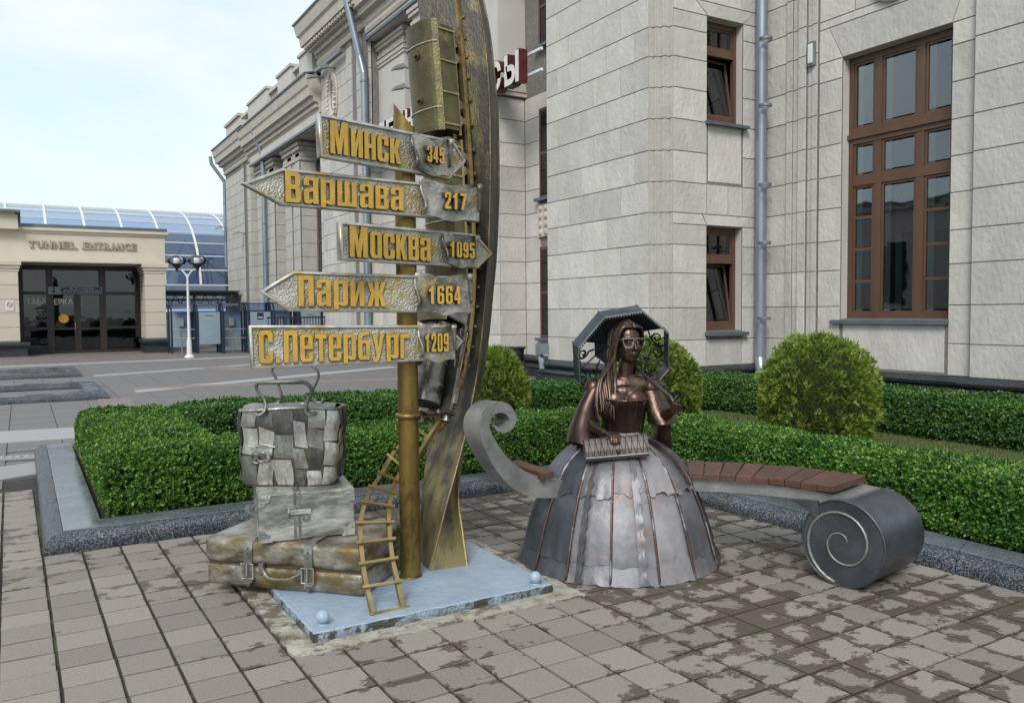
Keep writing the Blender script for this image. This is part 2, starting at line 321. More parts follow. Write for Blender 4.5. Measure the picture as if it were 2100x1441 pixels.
        if parent: ob.parent = parent; ORG[ob] = o
        else: ob.location = o; ORG[ob] = Vector(o)
        if kind: ob['kind'] = kind
        return ob
def tag(o, label, cat, group=None):
    o['label'] = label; o['category'] = cat
    if group: o['group'] = group
    return o
def thing(name, loc, label=None, cat=None, group=None):
    o = bpy.data.objects.new(name, None); COL.objects.link(o); o.location = loc; o.empty_display_size = .1; ORG[o] = Vector(loc)
    if label: tag(o, label, cat, group)
    return o
def struct(o): o['kind'] = 'structure'; return o
def copy_tree(o, loc, parent=None):
    c = o.copy(); COL.objects.link(c)
    if parent: c.parent = parent
    else: c.location = loc
    for ch in list(o.children): copy_tree(ch, None, c)
    return c
def fast_mesh(name, V, Fq, material, parent=None, smooth=False, kind=None):
    """V (n,3) array, Fq (m,4) index array"""
    o = ORG.get(parent, Vector((0,0,0)))
    V = np.asarray(V, dtype=np.float32)-np.array(o, dtype=np.float32)
    me = bpy.data.meshes.new(name); m_ = len(Fq); k = Fq.shape[1]
    me.vertices.add(len(V)); me.vertices.foreach_set('co', V.ravel())
    me.loops.add(m_*k); me.loops.foreach_set('vertex_index', Fq.ravel().astype(np.int32))
    me.polygons.add(m_); me.polygons.foreach_set('loop_start', np.arange(0, m_*k, k, dtype=np.int32))
    me.update(calc_edges=True); me.materials.append(MT[material])
    ob = bpy.data.objects.new(name, me); COL.objects.link(ob)
    if parent: ob.parent = parent; ORG[ob] = o
    if kind: ob['kind'] = kind
    return ob
def noise3(P, f=1.0):
    x, y, z = P[:, 0]*f, P[:, 1]*f, P[:, 2]*f
    return (np.sin(1.7*x+2.3*y+.5)+np.sin(2.9*y-1.3*z+1.1)+np.sin(3.1*z+2.2*x+4.2)+.6*np.sin(5.3*x-4.1*y+3.7*z)+.5*np.sin(7.7*y+6.1*x+2))/4.1

# ---------------------------------------------------------------- ground
g = MB().add([(-700,-300,-.018),(900,-300,-.018),(900,900,-.018),(-700,900,-.018)], [(0,1,2,3)]).obj('ground', 'ground'); struct(g)
# joint bed under the square pavers round the monument
pav = MB().add([(-3,.6,-.011),(4.9,.6,-.011),(4.9,6.5,-.011),(.25,6.5,-.011),(.25,9.6,-.011),(-3,8.2,-.011)], [(0,1,2,3,4,5)]).obj('pavement', 'joint'); struct(pav)
TA = R(.62); ti = Vector((math.sin(TA), -math.cos(TA))); tj = Vector((-math.cos(TA), -math.sin(TA)))
TO = Vector((2.917, 3.568)); SY, SX = .2290, .2345
def in_area(x, y):
    if y < 1.0: return False
    if 1.0 < x < 2.72 and 3.72 < y < 5.15: return False               # the plinth and its mortar bed
    if x < .02: return y < 8.75+.5*(x+.2)
    return x < 4.78 and y < 6.36
TILES = []
for i in range(-30, 14):
    for j in range(-11, 18):
        c = TO + ti*((i+.5)*SY) + tj*((j+.5)*SX)
        if in_area(c.x, c.y): TILES.append((c.x, c.y))
def cam_px(x, y, z=0.0):
    q = Vector((x, y, z-1.6)); d = q.dot(fw)
    return (1050+1701.9*q.dot(rt2)/d, 720.5+1701.9*q.dot(dn2)/d, d) if d > .3 else (9e9, 9e9, 9e9)
def tile_mb(w, h, t=.02, b=.006):
    a = MB(); x, y = w/2, h/2
    a.add([(-x,-y,-t),(x,-y,-t),(x,y,-t),(-x,y,-t),(-x,-y,-b*.6),(x,-y,-b*.6),(x,y,-b*.6),(-x,y,-b*.6),(-x+b,-y+b,0),(x-b,-y+b,0),(x-b,y-b,0),(-x+b,y-b,0)],
          [(0,1,5,4),(1,2,6,5),(2,3,7,6),(3,0,4,7),(4,5,9,8),(5,6,10,9),(6,7,11,10),(7,4,8,11),(8,9,10,11)])
    return a
tproto = tile_mb(SX-.017, SY-.017, b=.003); tms = []
for k in range(5):
    q = MB(); q.v = [(x+random.uniform(-.002,.002), y+random.uniform(-.002,.002), z) for x, y, z in tproto.v]; q.f = list(tproto.f)
    me = bpy.data.meshes.new('paver'); me.from_pydata(q.v, [], q.f); me.materials.append(MT['paver']); tms.append((me, q))
def vis(t):
    u, v, d = cam_px(*t); return -60 < u < 2160 and v < 1500
tv = sorted([t for t in TILES if vis(t)], key=lambda t: math.hypot(*t)); near, rest = tv[:300], tv[300:]
for t in near:
    o = bpy.data.objects.new('paver', random.choice(tms)[0]); COL.objects.link(o); o.parent = pav
    o.location = (t[0], t[1], random.uniform(0, .0025)); o.rotation_euler = (random.gauss(0,.004), random.gauss(0,.004), TA+random.gauss(0,.004))
q = MB()
for t in rest+[t for t in TILES if not vis(t)]:
    mm = Matrix.Translation((t[0], t[1], random.uniform(0,.0025))) @ Matrix.Rotation(TA+random.gauss(0,.004), 4, 'Z')
    src = random.choice(tms)[1]; q.add([mm @ Vector(p) for p in src.v], src.f)
q.obj('pavers', 'paver', pav, fix=False, kind='stuff')
# plaza slabs beyond: long grey slabs, light and pink bands, laid as thin pieces over the ground sheet
def slab_field(name, x0, x1, y0, y1, w, h, mt, gap=.012, ang=0.0, o=(0,0), z=.0, skip=None):
    a = MB(); c, s_ = math.cos(ang), math.sin(ang)
    ni = int((x1-x0)/w); nj = int((y1-y0)/h)
    for i in range(ni):
        for j in range(nj):
            xx0, xx1 = x0+i*w+gap/2, x0+(i+1)*w-gap/2; yy0, yy1 = y0+j*h+gap/2, y0+(j+1)*h-gap/2
            if skip and skip((xx0+xx1)/2, (yy0+yy1)/2): continue
            dz = random.uniform(-.002, .002)
            vs = [(xx0,yy0),(xx1,yy0),(xx1,yy1),(xx0,yy1)]
            vs = [(o[0]+c*x-s_*y, o[1]+s_*x+c*y, z+dz) for x, y in vs]
            a.add(vs+[(x, y, z-.02) for x, y, _ in vs], [(0,1,2,3),(0,4,5,1),(1,5,6,2),(2,6,7,3),(3,7,4,0)])
    return a
def bandpoly(pts, mt, z, name):
    a = MB(); n = len(pts); a.add([(x,y,z) for x,y in pts]+[(x,y,z-.02) for x,y in pts], [tuple(range(n))]+[(i,(i+1)%n,n+(i+1)%n,n+i) for i in range(n)])
    return a.obj(name, mt, g)
def inbed(x, y): return (.05 < x and 6.2 < y < 11.3 and x < 12) or (x < .3 and y < 9.0) or (x > 4 and y < 11.3)
slab_field('slab', -8, 9.9, 9.0, 40.8, .60, .40, 'ground', skip=lambda x,y: inbed(x,y) or (x<1.5 and 17.5<y<21.2) or (x<1.5 and 24.2<y<28)).obj('plaza_slabs', 'ground', g, fix=False, kind='stuff')
bandpoly([(-3,8.1),(.35,9.75),(.35,10.55),(-3,9.0)], 'paver_light', .008, 'light_band')
bandpoly([(-3,12.5),(8,11.45),(8,12.4),(-3,13.8)], 'paver_light', .008, 'light_band')
bandpoly([(1.0,13.6),(1.55,13.4),(1.75,17.4),(1.2,17.6)], 'paver_pink', .009, 'pink_band')
bandpoly([(1.2,13.2),(9.5,16.3),(9.5,16.9),(1.2,13.65)], 'paver_light', .007, 'light_band')
bandpoly([(2.0,18.6),(9.5,22.6),(9.5,23.3),(2.0,19.2)], 'paver_light', .007, 'light_band')
bandpoly([(2.0,19.4),(9.2,18.1),(9.2,18.7),(2.0,20.0)], 'paver_pink', .008, 'pink_band')
bandpoly([(1.6,24.0),(8.8,27.6),(8.8,28.4),(1.6,24.8)], 'paver_light', .007, 'light_band')
bandpoly([(4.3,26.5),(5.4,26.3),(6.3,24.0),(5.3,24.2)], 'paver_pink', .008, 'pink_band')
bandpoly([(-6,29.6),(9.0,31.6),(9.0,32.3),(-6,30.4)], 'paver_light', .007, 'light_band')
slab_field('slab', -6, 6.4, 33.0, 36.6, .45, .45, 'paver_pink', z=.008).obj('pink_slabs', 'paver_pink', g, fix=False, kind='stuff')
# drain channel with slotted grate
dr = thing('drain_grate', (-1.2, 10.95, 0), 'white slotted drain grate strip crossing the plaza left of the hedge', 'drain')
d0, d1 = Vector((-1.6, 11.16)), Vector((.62, 10.70)); dd = (d1-d0); dl = dd.length; dd.normalize(); dp_ = Vector((-dd.y, dd.x))
mm = Matrix.Translation((d0.x, d0.y, .012)) @ Matrix.Rotation(math.atan2(dd.y, dd.x), 4, 'Z')
a = MB(); a.box(0, dl, -.075, -.05, -.02, .01, mm); a.box(0, dl, .05, .075, -.02, .01, mm)
for k in range(int(dl/.085)): a.box(k*.085, k*.085+.045, -.05, .05, -.02, .009, mm)
a.obj('grate', 'paver_light', dr)
MB().box(0, dl, -.05, .05, -.03, -.015+.004, mm).obj('channel', 'black', dr)

# ---------------------------------------------------------------- planter kerbs
KP = [(0,0),(0,.035),(.008,.06),(.03,.088),(.06,.104),(.095,.11),(.12,.108),(.12,.10)]
def kerb(path, name, label, closed, side, topw=.25, split=1.15):
    t = thing(name, (path[0][0], path[0][1], 0), label, 'planter kerb')
    P = [Vector(p) for p in path]; n = len(P)
    prof = [(-o, z) for o, z in KP]+[(-.12, -.02),(0,-.02)]
    # moulding and top slabs cut into lengths, mitred at corners
    segs = [(i, (i+1) % n) for i in range(n if closed else n-1)]
    def off(i, d):
        a = (P[i]-P[i-1]) if (i > 0 or closed) else P[1]-P[0]; b = (P[(i+1) % n]-P[i]) if (i < n-1 or closed) else a
        a = a.normalized(); b = b.normalized(); na = Vector((a.y,-a.x))*side; nb = Vector((b.y,-b.x))*side
        m_ = (na+nb)/max(.2, 1+na.dot(nb)); return P[i]-m_*d
    for i, j in segs:
        Lg = (P[j]-P[i]).length; k = max(1, round(Lg/split))
        for q_ in range(k):
            f0, f1 = q_/k, (q_+1)/k; e = .0025/Lg
            f0 += e if q_ else 0; f1 -= e if q_ < k-1 else 0
            a = MB(); vs = []
            for f in (f0, f1):
                for o_, z in prof:
                    p = off(i, -o_).lerp(off(j, -o_), f); vs.append((p.x, p.y, z))
            K = len(prof); fs = [(u, (u+1) % K, K+(u+1) % K, K+u) for u in range(K)]+[tuple(range(K)), tuple(range(2*K-1, K-1, -1))]
            a.add(vs, fs).obj('kerb_moulding', 'kerb', t, smooth=True, angle=50)
            a = MB(); vs = []
            for f in (f0, f1):
                for o_, z in ((.1235, .0), (.1235, .112), (.127, .1155), (.12+topw, .1155), (.12+topw, .0)):
                    p = off(i, o_).lerp(off(j, o_), f); vs.append((p.x, p.y, z))
            a.add(vs, [(u, (u+1) % 5, 5+(u+1) % 5, 5+u) for u in range(5)]+[(0,1,2,3,4),(9,8,7,6,5)]).obj('top_slab', 'kerbtop', t)
    return t
# L-shaped bed between monument and station (outside lies to the right of travel: side=1 when walking it clockwise seen from outside)
kerb([(.08,11.0),(.08,6.34),(4.80,6.34),(4.80,.6)], 'planter_kerb', 'dark speckled granite kerb with polished top round the hedge bed behind the monument', False, 1)
kerb([(-9,17.75),(1.42,17.75),(1.42,21.1),(-9,21.1)], 'planter_kerb', 'low granite kerb of the nearer empty planter at the left of the plaza', True, 1, split=1.6)
kerb([(-9,24.6),(1.33,24.6),(1.33,27.4),(-9,27.4)], 'planter_kerb', 'low granite kerb of the farther empty planter at the left of the plaza', True, 1, split=1.6)
soil = MB().add([(.35,6.65,.045),(5.1,6.65,.045),(5.1,.6,.045),(6.3,.6,.045),(6.3,7.7,.045),(1.4,7.7,.045),(1.4,11.2,.045),(.35,11.2,.045)], [tuple(range(8))]).obj('planting_soil', 'soil'); struct(soil)
lawn = MB().add([(1.35,7.6,.05),(6.2,7.6,.05),(6.2,.6,.05),(11.2,.6,.05),(11.2,11.1,.05),(1.35,11.1,.05)], [tuple(range(6))]).obj('lawn', 'lawn'); struct(lawn)
MB().box(1.2,11.3,11.1,11.25,0,.09).box(11.2,11.35,.6,11.1,0,.09).obj('edging', 'kerb', lawn)
# dry leaves and litter on the bed soil
nl = 900; P = np.stack([RNG.uniform(.42,5.1,nl), 6.72+RNG.random(nl)**2*.4, np.full(nl,.055)],1); P2 = np.stack([5.12+RNG.random(nl)**2*.3, RNG.uniform(1.5,6.7,nl), np.full(nl,.055)],1)
P = np.concatenate([P,P2]); n_ = len(P); an = RNG.uniform(0,6.3,n_); s1 = RNG.uniform(.008,.022,n_)
d1_ = np.stack([np.cos(an),np.sin(an),RNG.normal(0,.3,n_)],1)*s1[:,None]; d2_ = np.stack([-np.sin(an),np.cos(an),RNG.normal(0,.3,n_)],1)*(s1*.5)[:,None]
V = np.stack([P-d1_,P+d2_,P+d1_,P-d2_],1).reshape(-1,3)
MT['litter'] = leafmat('dry_leaf', (.06,.035,.018), (.14,.09,.04), (.26,.2,.11))
fast_mesh('leaf_litter', V, np.arange(n_*4).reshape(-1,4), 'litter', soil, kind='stuff')

# ---------------------------------------------------------------- hedges and shrubs
def leaves(P, Nrm, size, spread, per, leafl, leafw, rng, jit=.45):
    """sprigs at P along Nrm, each with 'per' folded kite leaves -> V,F"""
    n = len(P); A = Nrm + rng.normal(0, jit, (n,3)); A /= np.linalg.norm(A, axis=1, keepdims=True)
    B = np.cross(A, rng.normal(0,1,(n,3))); B /= np.linalg.norm(B, axis=1, keepdims=True); C = np.cross(A, B)
    VV = []
    for k in range(per):
        th = 2.4*k + rng.uniform(0,.8,n); rad = B*np.cos(th)[:,None]+C*np.sin(th)[:,None]
        base = P + A*(spread*(k/per))[:,None] if hasattr(spread,'__len__') else P + A*(spread*k/per)
        tip_w = .35+.9*k/per
        D = rad + A*tip_w + rng.normal(0,.2,(n,3)); D /= np.linalg.norm(D,axis=1,keepdims=True)
        S = np.cross(D, A); S /= (np.linalg.norm(S,axis=1,keepdims=True)+1e-9); U = np.cross(S, D)
        ll = (leafl*rng.uniform(.7,1.25,n))[:,None]; lw = (leafw*rng.uniform(.75,1.2,n))[:,None]
        v0 = base; v1 = base + D*ll*.5 + S*lw*.5 + U*lw*.18; v2 = base + D*ll; v3 = base + D*ll*.5 - S*lw*.5 + U*lw*.18
        VV.append(np.stack([v0,v1,v2,v3],1))
    V = np.concatenate(VV).reshape(-1,3); return V, np.arange(len(V)).reshape(-1,4)
def hedge(boxes, name, label, loc, density, leafl, leafw, mt, group=None, faces=('x0','x1','y0','y1','z1'), rough=.035, per=6, fdens=None):
    """clipped hedge made of boxes (x0,x1,y0,y1,ztop); leaves grow from every open face"""
    t = thing(name, loc, label, 'hedge', group); PP = []; NN = []; core = MB()
    for bi, (x0,x1,y0,y1,zt) in enumerate(boxes):
        core.box(x0+.07,x1-.07,y0+.07,y1-.07,.05,zt-.07)
        for fc in faces:
            if fc == 'z1': A_ = (x1-x0)*(y1-y0)
            elif fc[0] == 'x': A_ = (y1-y0)*(zt-.06)
            else: A_ = (x1-x0)*(zt-.06)
            n = int(A_*density*(fdens or {}).get(fc,1)); u = RNG.random(n); v = RNG.random(n)
            if fc == 'z1': P = np.stack([x0+u*(x1-x0), y0+v*(y1-y0), np.full(n,zt)],1); N = np.array([0,0,1.])
            elif fc[0] == 'x': P = np.stack([np.full(n,x0 if fc=='x0' else x1), y0+u*(y1-y0), .06+v*(zt-.06)],1); N = np.array([-1 if fc=='x0' else 1,0,.35])
            else: P = np.stack([x0+u*(x1-x0), np.full(n,y0 if fc=='y0' else y1), .06+v*(zt-.06)],1); N = np.array([0,-1 if fc=='y0' else 1,.35])
            N = N/np.linalg.norm(N)
            ok = np.ones(n,bool)
            for bj,(a0,a1,b0,b1,zz) in enumerate(boxes):
                if bj!=bi: ok &= ~((P[:,0]>a0+.03)&(P[:,0]<a1-.03)&(P[:,1]>b0+.03)&(P[:,1]<b1-.03)&(P[:,2]<zz+.02))
            P = P[ok]
            # round the clipped edges, undulate the faces, drop the skirt inwards near the soil
            dz = (zt-P[:,2]); k = np.clip(1-dz/.10,0,1)**2*.05; low = np.clip(1-(P[:,2]-.05)/.14,0,1)**1.5*.10
            if fc!='z1': P = P - N[None]*np.array([1,1,0])*(k+low)[:,None]
            else:
                e = np.minimum.reduce([P[:,0]-x0,x1-P[:,0],P[:,1]-y0,y1-P[:,1]]); P[:,2] -= np.clip(1-e/.10,0,1)**2*.05
            un = noise3(P,2.6)*rough + noise3(P+9,9)*rough*.5; P = P + N[None]*(un-RNG.random(len(P))**2*.055)[:,None]
            PP.append(P); NN.append(np.repeat(N[None],len(P),0))
    P = np.concatenate(PP); N = np.concatenate(NN)
    V,F = leaves(P,N,None,.035*leafl/.028,per,leafl,leafw,RNG)
    fast_mesh('foliage', V, F, mt, t, kind='stuff'); 
    for k in range(10):
        b = random.choice(boxes); cx_, cy_ = random.uniform(b[0]+.15,b[1]-.15), random.uniform(b[2]+.15,b[3]-.15)
        core.tube([(cx_,cy_,.0),(cx_+.02,cy_,.2)], .012, 5)
    core.obj('branches', 'twig', t)
    return t
FD = dict(x1=.35, y1=.35)
hedge([(.52,1.45,6.84,10.35,.53),(1.45,5.25,6.84,7.62,.52),(5.22,5.98,.9,7.62,.51)], 'clipped_hedge', 'bright green clipped box hedge running along the kerb behind luggage, arch and bench', (3,7.2,0), 3200, .028, .0175, 'leaf', fdens=FD)
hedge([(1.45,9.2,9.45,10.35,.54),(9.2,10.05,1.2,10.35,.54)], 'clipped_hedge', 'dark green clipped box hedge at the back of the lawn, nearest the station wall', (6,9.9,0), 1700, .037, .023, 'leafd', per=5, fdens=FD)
def thuja(x, y, rad, zt, label, dens=1700):
    t = thing('thuja_bush', (x,y,0), label, 'bush', 'round thuja bushes on the lawn')
    n = int(dens*4*rad*zt); th = RNG.uniform(0,2*np.pi,n); ph = RNG.random(n)
    # barrel-shaped ball: radius against height
    zz = ph*zt; f = np.where(zz<zt*.45, 1-((zt*.45-zz)/(zt*.45))**2*.22, np.sqrt(np.clip(1-((zz-zt*.45)/(zt*.56))**2.1,0,1)))
    cap = RNG.random(n)<.28; rr = rad*f*np.where(cap & (zz>zt*.7), np.sqrt(RNG.random(n)), 1)
    topz = np.where(rr<rad*f*.98, zt*.45+zt*.55*np.sqrt(np.clip(1-(rr/rad)**2.1,0,1)), zz)
    P = np.stack([x+rr*np.cos(th), y+rr*np.sin(th), topz],1); N = np.stack([np.cos(th)*rr/rad, np.sin(th)*rr/rad, .25+1.1*np.clip((topz/zt-.45),0,1)*1.6],1); N /= np.linalg.norm(N,axis=1,keepdims=True)
    un = noise3(P,3.5)*.06+noise3(P+5,11)*.045; P = P+N*(un-RNG.random(n)**1.6*.12)[:,None]; P[:,2] = np.maximum(P[:,2],.04)
    A = N + RNG.normal(0,.35,(n,3)); A[:,2] += .25; A /= np.linalg.norm(A,axis=1,keepdims=True)
    # flat fan sprays: five blades spread in one plane
    S = np.cross(A, RNG.normal(0,1,(n,3))); S /= np.linalg.norm(S,axis=1,keepdims=True); VV=[]
    for k in range(5):
        a = (k-2)*.42; D = A*np.cos(a)+S*np.sin(a); Wd = np.cross(D, np.cross(A,S)); ll = (RNG.uniform(.04,.105,n)*(1-.1*abs(k-2)))[:,None]; w = .0085
        b0 = P + A*(.012*abs(k-2)); VV.append(np.stack([b0, b0+D*ll*.55+Wd*w, b0+D*ll, b0+D*ll*.55-Wd*w],1))
    V = np.concatenate(VV).reshape(-1,3); fast_mesh('foliage', V, np.arange(len(V)).reshape(-1,4), 'thuja', t, kind='stuff')
    c = MB(); c.lathe([(0,.04)]+[(max(0,(rad-.13))*(1-((.45-k/10)/.45)**2*.22 if k/10<.45 else math.sqrt(max(0,1-((k/10-.45)/.56)**2.1))), k/10*(zt-.12)+.04) for k in range(11)], 20, (x,y,0)); c.obj('branches','twig',t)
    MB().tube([(x,y,0),(x,y,.3)],.05,8).obj('trunk','twig',t)
thuja(7.86,6.42,.62,1.27,'large round yellow-green thuja ball right of the downpipe')
thuja(7.22,8.48,.56,1.20,'round thuja bush half hidden behind the statue parasol')
thuja(4.95,8.85,.40,1.14,'round thuja bush behind the curved arch and the bench scroll')
# lawn grass
n = 26000; P = np.stack([RNG.uniform(6.0,9.2,n), RNG.uniform(1.5,9.4,n), np.full(n,.05)],1); an = RNG.uniform(0,6.3,n); h = RNG.uniform(.015,.05,n)
D = np.stack([RNG.normal(0,.4,n),RNG.normal(0,.4,n),np.ones(n)],1)*h[:,None]; S = np.stack([np.cos(an),np.sin(an),np.zeros(n)],1)*.004
V = np.stack([P-S,P+S,P+D*.7+S*.6,P+D],1).reshape(-1,3); fast_mesh('grass', V, np.arange(n*4).reshape(-1,4), 'grass', lawn, kind='stuff')
# ---------------------------------------------------------------- station building
ST = thing('station_building', (10.45, 14, 0), 'pale rusticated stone railway station with brown windows, cornices and black plinth', 'building')
ZJ = [.49,1.02,1.65,2.32,2.87,3.48,4.07,4.66,5.26,5.85,6.43,6.98,7.58,8.19,8.78,9.36,9.95,10.5,11.1,11.7,12.3,12.9]
BLK = []          # (near key, wall object, builder)
def blk(ax, pos, a0, a1, z0, z1, wall, t=.016, skew=(0,0)):
    """one facing block: rough slab with bevelled edges, standing proud of the joint; skew slants its side edges"""
    e = .005; gp = .006; gv = .010 if a1-a0 > .3 else .003; q = MB()
    def P(a, d, z): return (pos-d, a, z) if ax == 'x' else (a, pos-d, z)
    l0, l1 = a0+gv, a1-gv; s0, s1 = skew
    back = [P(l0+s0,0,z0+gp),P(l1+s1,0,z0+gp),P(l1,0,z1-gp),P(l0,0,z1-gp)]
    fr = [P(l0+s0+e,t,z0+gp+e),P(l1+s1-e,t,z0+gp+e),P(l1-e,t,z1-gp-e),P(l0+e,t,z1-gp-e)]
    q.add(back+fr, [(4,5,6,7),(0,1,5,4),(1,2,6,5),(2,3,7,6),(3,0,4,7)])
    c = ((pos if ax=='x' else (a0+a1)/2), ((a0+a1)/2 if ax=='x' else pos))
    d = math.hypot(*c); area = (a1-a0)*(z1-z0)/d/d
    u, v, w_ = cam_px(c[0], c[1], (z0+z1)/2)
    seen = -50 < u < 2150 and -60 < v < 1440
    BLK.append((-area if seen else 1, wall, q))
def face(ax, pos, a0, a1, z0, z1, wd, wall, ops=(), phase=0.0, t=.016):
    for ci in range(len(ZJ)-1):
        c0, c1 = ZJ[ci], ZJ[ci+1]
        if c1 > z1+.02 or c0 < z0-.02: continue
        spans = [(a0,a1)]
        for (o0,o1,p0,p1) in ops:
            if p0 < (c0+c1)/2 < p1:
                ns = []
                for s0,s1 in spans:
                    if o1<=s0 or o0>=s1: ns.append((s0,s1)); continue
                    if o0>s0: ns.append((s0,o0))
                    if o1<s1: ns.append((o1,s1))
                spans = ns
        for s0,s1 in spans:
            L_ = s1-s0
            if L_ < .05: continue
            if wd is None: blk(ax,pos,s0,s1,c0,c1,wall,t); continue
            off = (phase + (ci%2)*wd/2) % wd; cuts = [s0]
            x = a0+off
            while x < s1-.18:
                if x > s0+.18: cuts.append(x)
                x += wd
            cuts.append(s1)
            for k in range(len(cuts)-1): blk(ax,pos,cuts[k],cuts[k+1],c0,c1,wall,t)
def wallbox(x0,x1,y0,y1,z0,z1,mtl='mortar',name='wall'):
    return MB().box(x0,x1,y0,y1,z0,z1).obj(name, mtl, ST)
# --- near block A (flank), B (short front), C (back of the recess), D (right pier)
wA = MB().box(10.45,10.9,12.48,16.05,0,14).box(10.9,13.4,15.6,16.05,0,14).obj('wall','mortar',ST)
face('x',10.45,12.48,16.05,.49,12.9,.905,wA,phase=.42)

wE = MB()
# stepped corner between A and B
for k,(x0,y0,x1,y1) in enumerate([(10.565,12.40,10.99,12.5),(10.67,12.30,10.99,12.42)]): wE.box(x0,x1,y0,y1,0,14)
wE = wE.obj('corner_step','mortar',ST)
face('x',10.565,12.40,12.478,.49,12.9,None,wE); face('y',12.48,10.45,10.563,.49,12.9,None,wE,t=.01)
face('x',10.67,12.30,12.40,.49,12.9,None,wE); face('y',12.40,10.565,10.668,.49,12.9,None,wE,t=.01); face('y',12.30,10.67,10.795,.49,12.9,None,wE,t=.01)
B0,B1 = 11.665,12.645
wB = MB().box(10.80,B0,12.2,12.5,0,14).box(B1,13.2,12.2,12.5,0,14).box(B0,B1,12.2,12.5,0,1.19).box(B0,B1,12.2,12.5,3.26,5.32).box(B0,B1,12.2,12.5,7.30,14).obj('wall','mortar',ST)
face('x',10.80,12.2,12.298,.49,12.9,None,wB)
for za,zb_ in ((.49,2.87),(3.48,6.98)): face('y',12.2,10.80,B0,za,zb_,None,wB); face('y',12.2,B1,13.15,za,zb_,None,wB)
blk('y',12.2,10.80,B0,2.87,3.265,wB); blk('y',12.2,B1,13.15,2.87,3.265,wB); blk('y',12.2,10.80,B0-.12,3.265,3.48,wB,skew=(0,.12)); blk('y',12.2,B1+.12,13.15,3.265,3.48,wB,skew=(-.12,0))
face('y',12.2,B0,B1,1.02-.53,1.02,None,wB)
for z0,z1 in ((4.07,5.26),): blk('y',12.2,B0+.03,B1-.03,4.12,5.24,wB,t=.006)
blk('y',12.2,B0-.12,B1+.12,3.265,3.48,wB,skew=(.12,-.12)); blk('y',12.2,B0-.3,B1+.3,7.31,7.58,wB,skew=(.3,-.3))
face('y',12.2,B0,B1,3.48,4.07,.55,wB,phase=.3); face('y',12.2,10.8,13.15,7.58,12.9,.9,wB)
blk('y',12.2,10.8,B0,6.98,7.31,wB); blk('y',12.2,B1,13.15,6.98,7.31,wB); blk('y',12.2,10.8,B0-.3,7.31,7.58,wB,skew=(0,.3)); blk('y',12.2,B1+.3,13.15,7.31,7.58,wB,skew=(-.3,0))
C0,C1,CZ0,CZ1 = 8.13,10.23,1.42,6.21
wC = MB().box(13.15,13.6,C1,12.4,0,14).box(13.15,13.6,7.4,C0,0,14).box(13.15,13.6,C0,C1,0,CZ0).box(13.15,13.6,C0,C1,CZ1,14).obj('wall','mortar',ST)
face('x',13.15,11.47,12.2,.49,5.85,None,wC); face('x',13.15,11.47,12.2,5.85,12.9,1.1,wC)
for (x,y0,y1) in ((13.09,11.33,11.47),(13.12,11.16,11.33),(13.06,10.98,11.16),(13.12,10.86,10.98),(13.09,10.74,10.86)):
    MB().box(x,13.2,y0,y1,0,14).obj('pilaster_strip','mortar',ST); face('x',x,y0-.004,y1+.004,.49,12.9,None,wC,t=.012)
face('x',13.15,C1,10.74,.49,5.85,None,wC); face('x',13.15,7.72,C0,.49,5.85,None,wC); blk('x',13.15,7.72,C0,5.85,6.215,wC); blk('x',13.15,C1,10.74,5.85,6.215,wC)
blk('x',13.15,C0-.22,C1+.30,CZ1+.005,6.43+.4,wC,skew=(.22,-.30)); blk('x',13.15,C1+.3,10.74,6.215,6.83,wC,skew=(-.3,0)); face('x',13.15,7.72,10.74,6.98,12.9,1.5,wC); blk('x',13.15,7.72,C0-.22,6.215,6.83,wC,skew=(0,.22)); blk('x',13.15,7.72,10.74,6.83,6.98,wC)
blk('x',13.15,C0+.05,C1-.05,.52,1.34,wC,t=.006)
wD = wallbox(13.03,13.5,2.0,7.69,0,14); face('x',13.03,2.0,7.69,.49,12.9,None,wD); face('x',13.03,7.69,7.72,.49,12.9,None,wD)
# plaster lining of reveals and rooms behind
for bx_ in ((13.17,13.6,C1-.002,C1+.02,CZ0,CZ1),(13.17,13.6,C0-.02,C0+.002,CZ0,CZ1),(13.17,13.6,C0,C1,CZ1-.002,CZ1+.02),
            (B1-.002,B1+.02,12.22,12.5,1.19,3.26),(B1-.002,B1+.02,12.22,12.5,5.32,7.3),(B0-.02,B0+.002,12.22,12.5,1.19,3.26),(B0-.02,B0+.002,12.22,12.5,5.32,7.3),(B0,B1,12.22,12.5,3.258,3.28),(B0,B1,12.22,12.5,7.298,7.32)):
    MB().box(*bx_).obj('window_reveal','plaster',ST)
rm = MB()
rm.add([(14.6,7.3,1.0),(14.6,11.0,1.0),(14.6,11.0,6.6),(14.6,7.3,6.6),(13.58,7.3,1.0),(13.58,11.0,1.0),(13.58,11.0,6.6),(13.58,7.3,6.6)],[(0,1,2,3),(0,4,5,1),(3,2,6,7),(0,3,7,4),(1,5,6,2)])
rm.add([(11.2,13.6,1.0),(13.1,13.6,1.0),(13.1,13.6,7.6),(11.2,13.6,7.6),(11.2,12.52,1.0),(13.1,12.52,1.0),(13.1,12.52,7.6),(11.2,12.52,7.6)],[(0,1,2,3),(0,4,5,1),(3,2,6,7),(0,3,7,4),(1,5,6,2)])
rm.obj('dark_room','dark',ST)
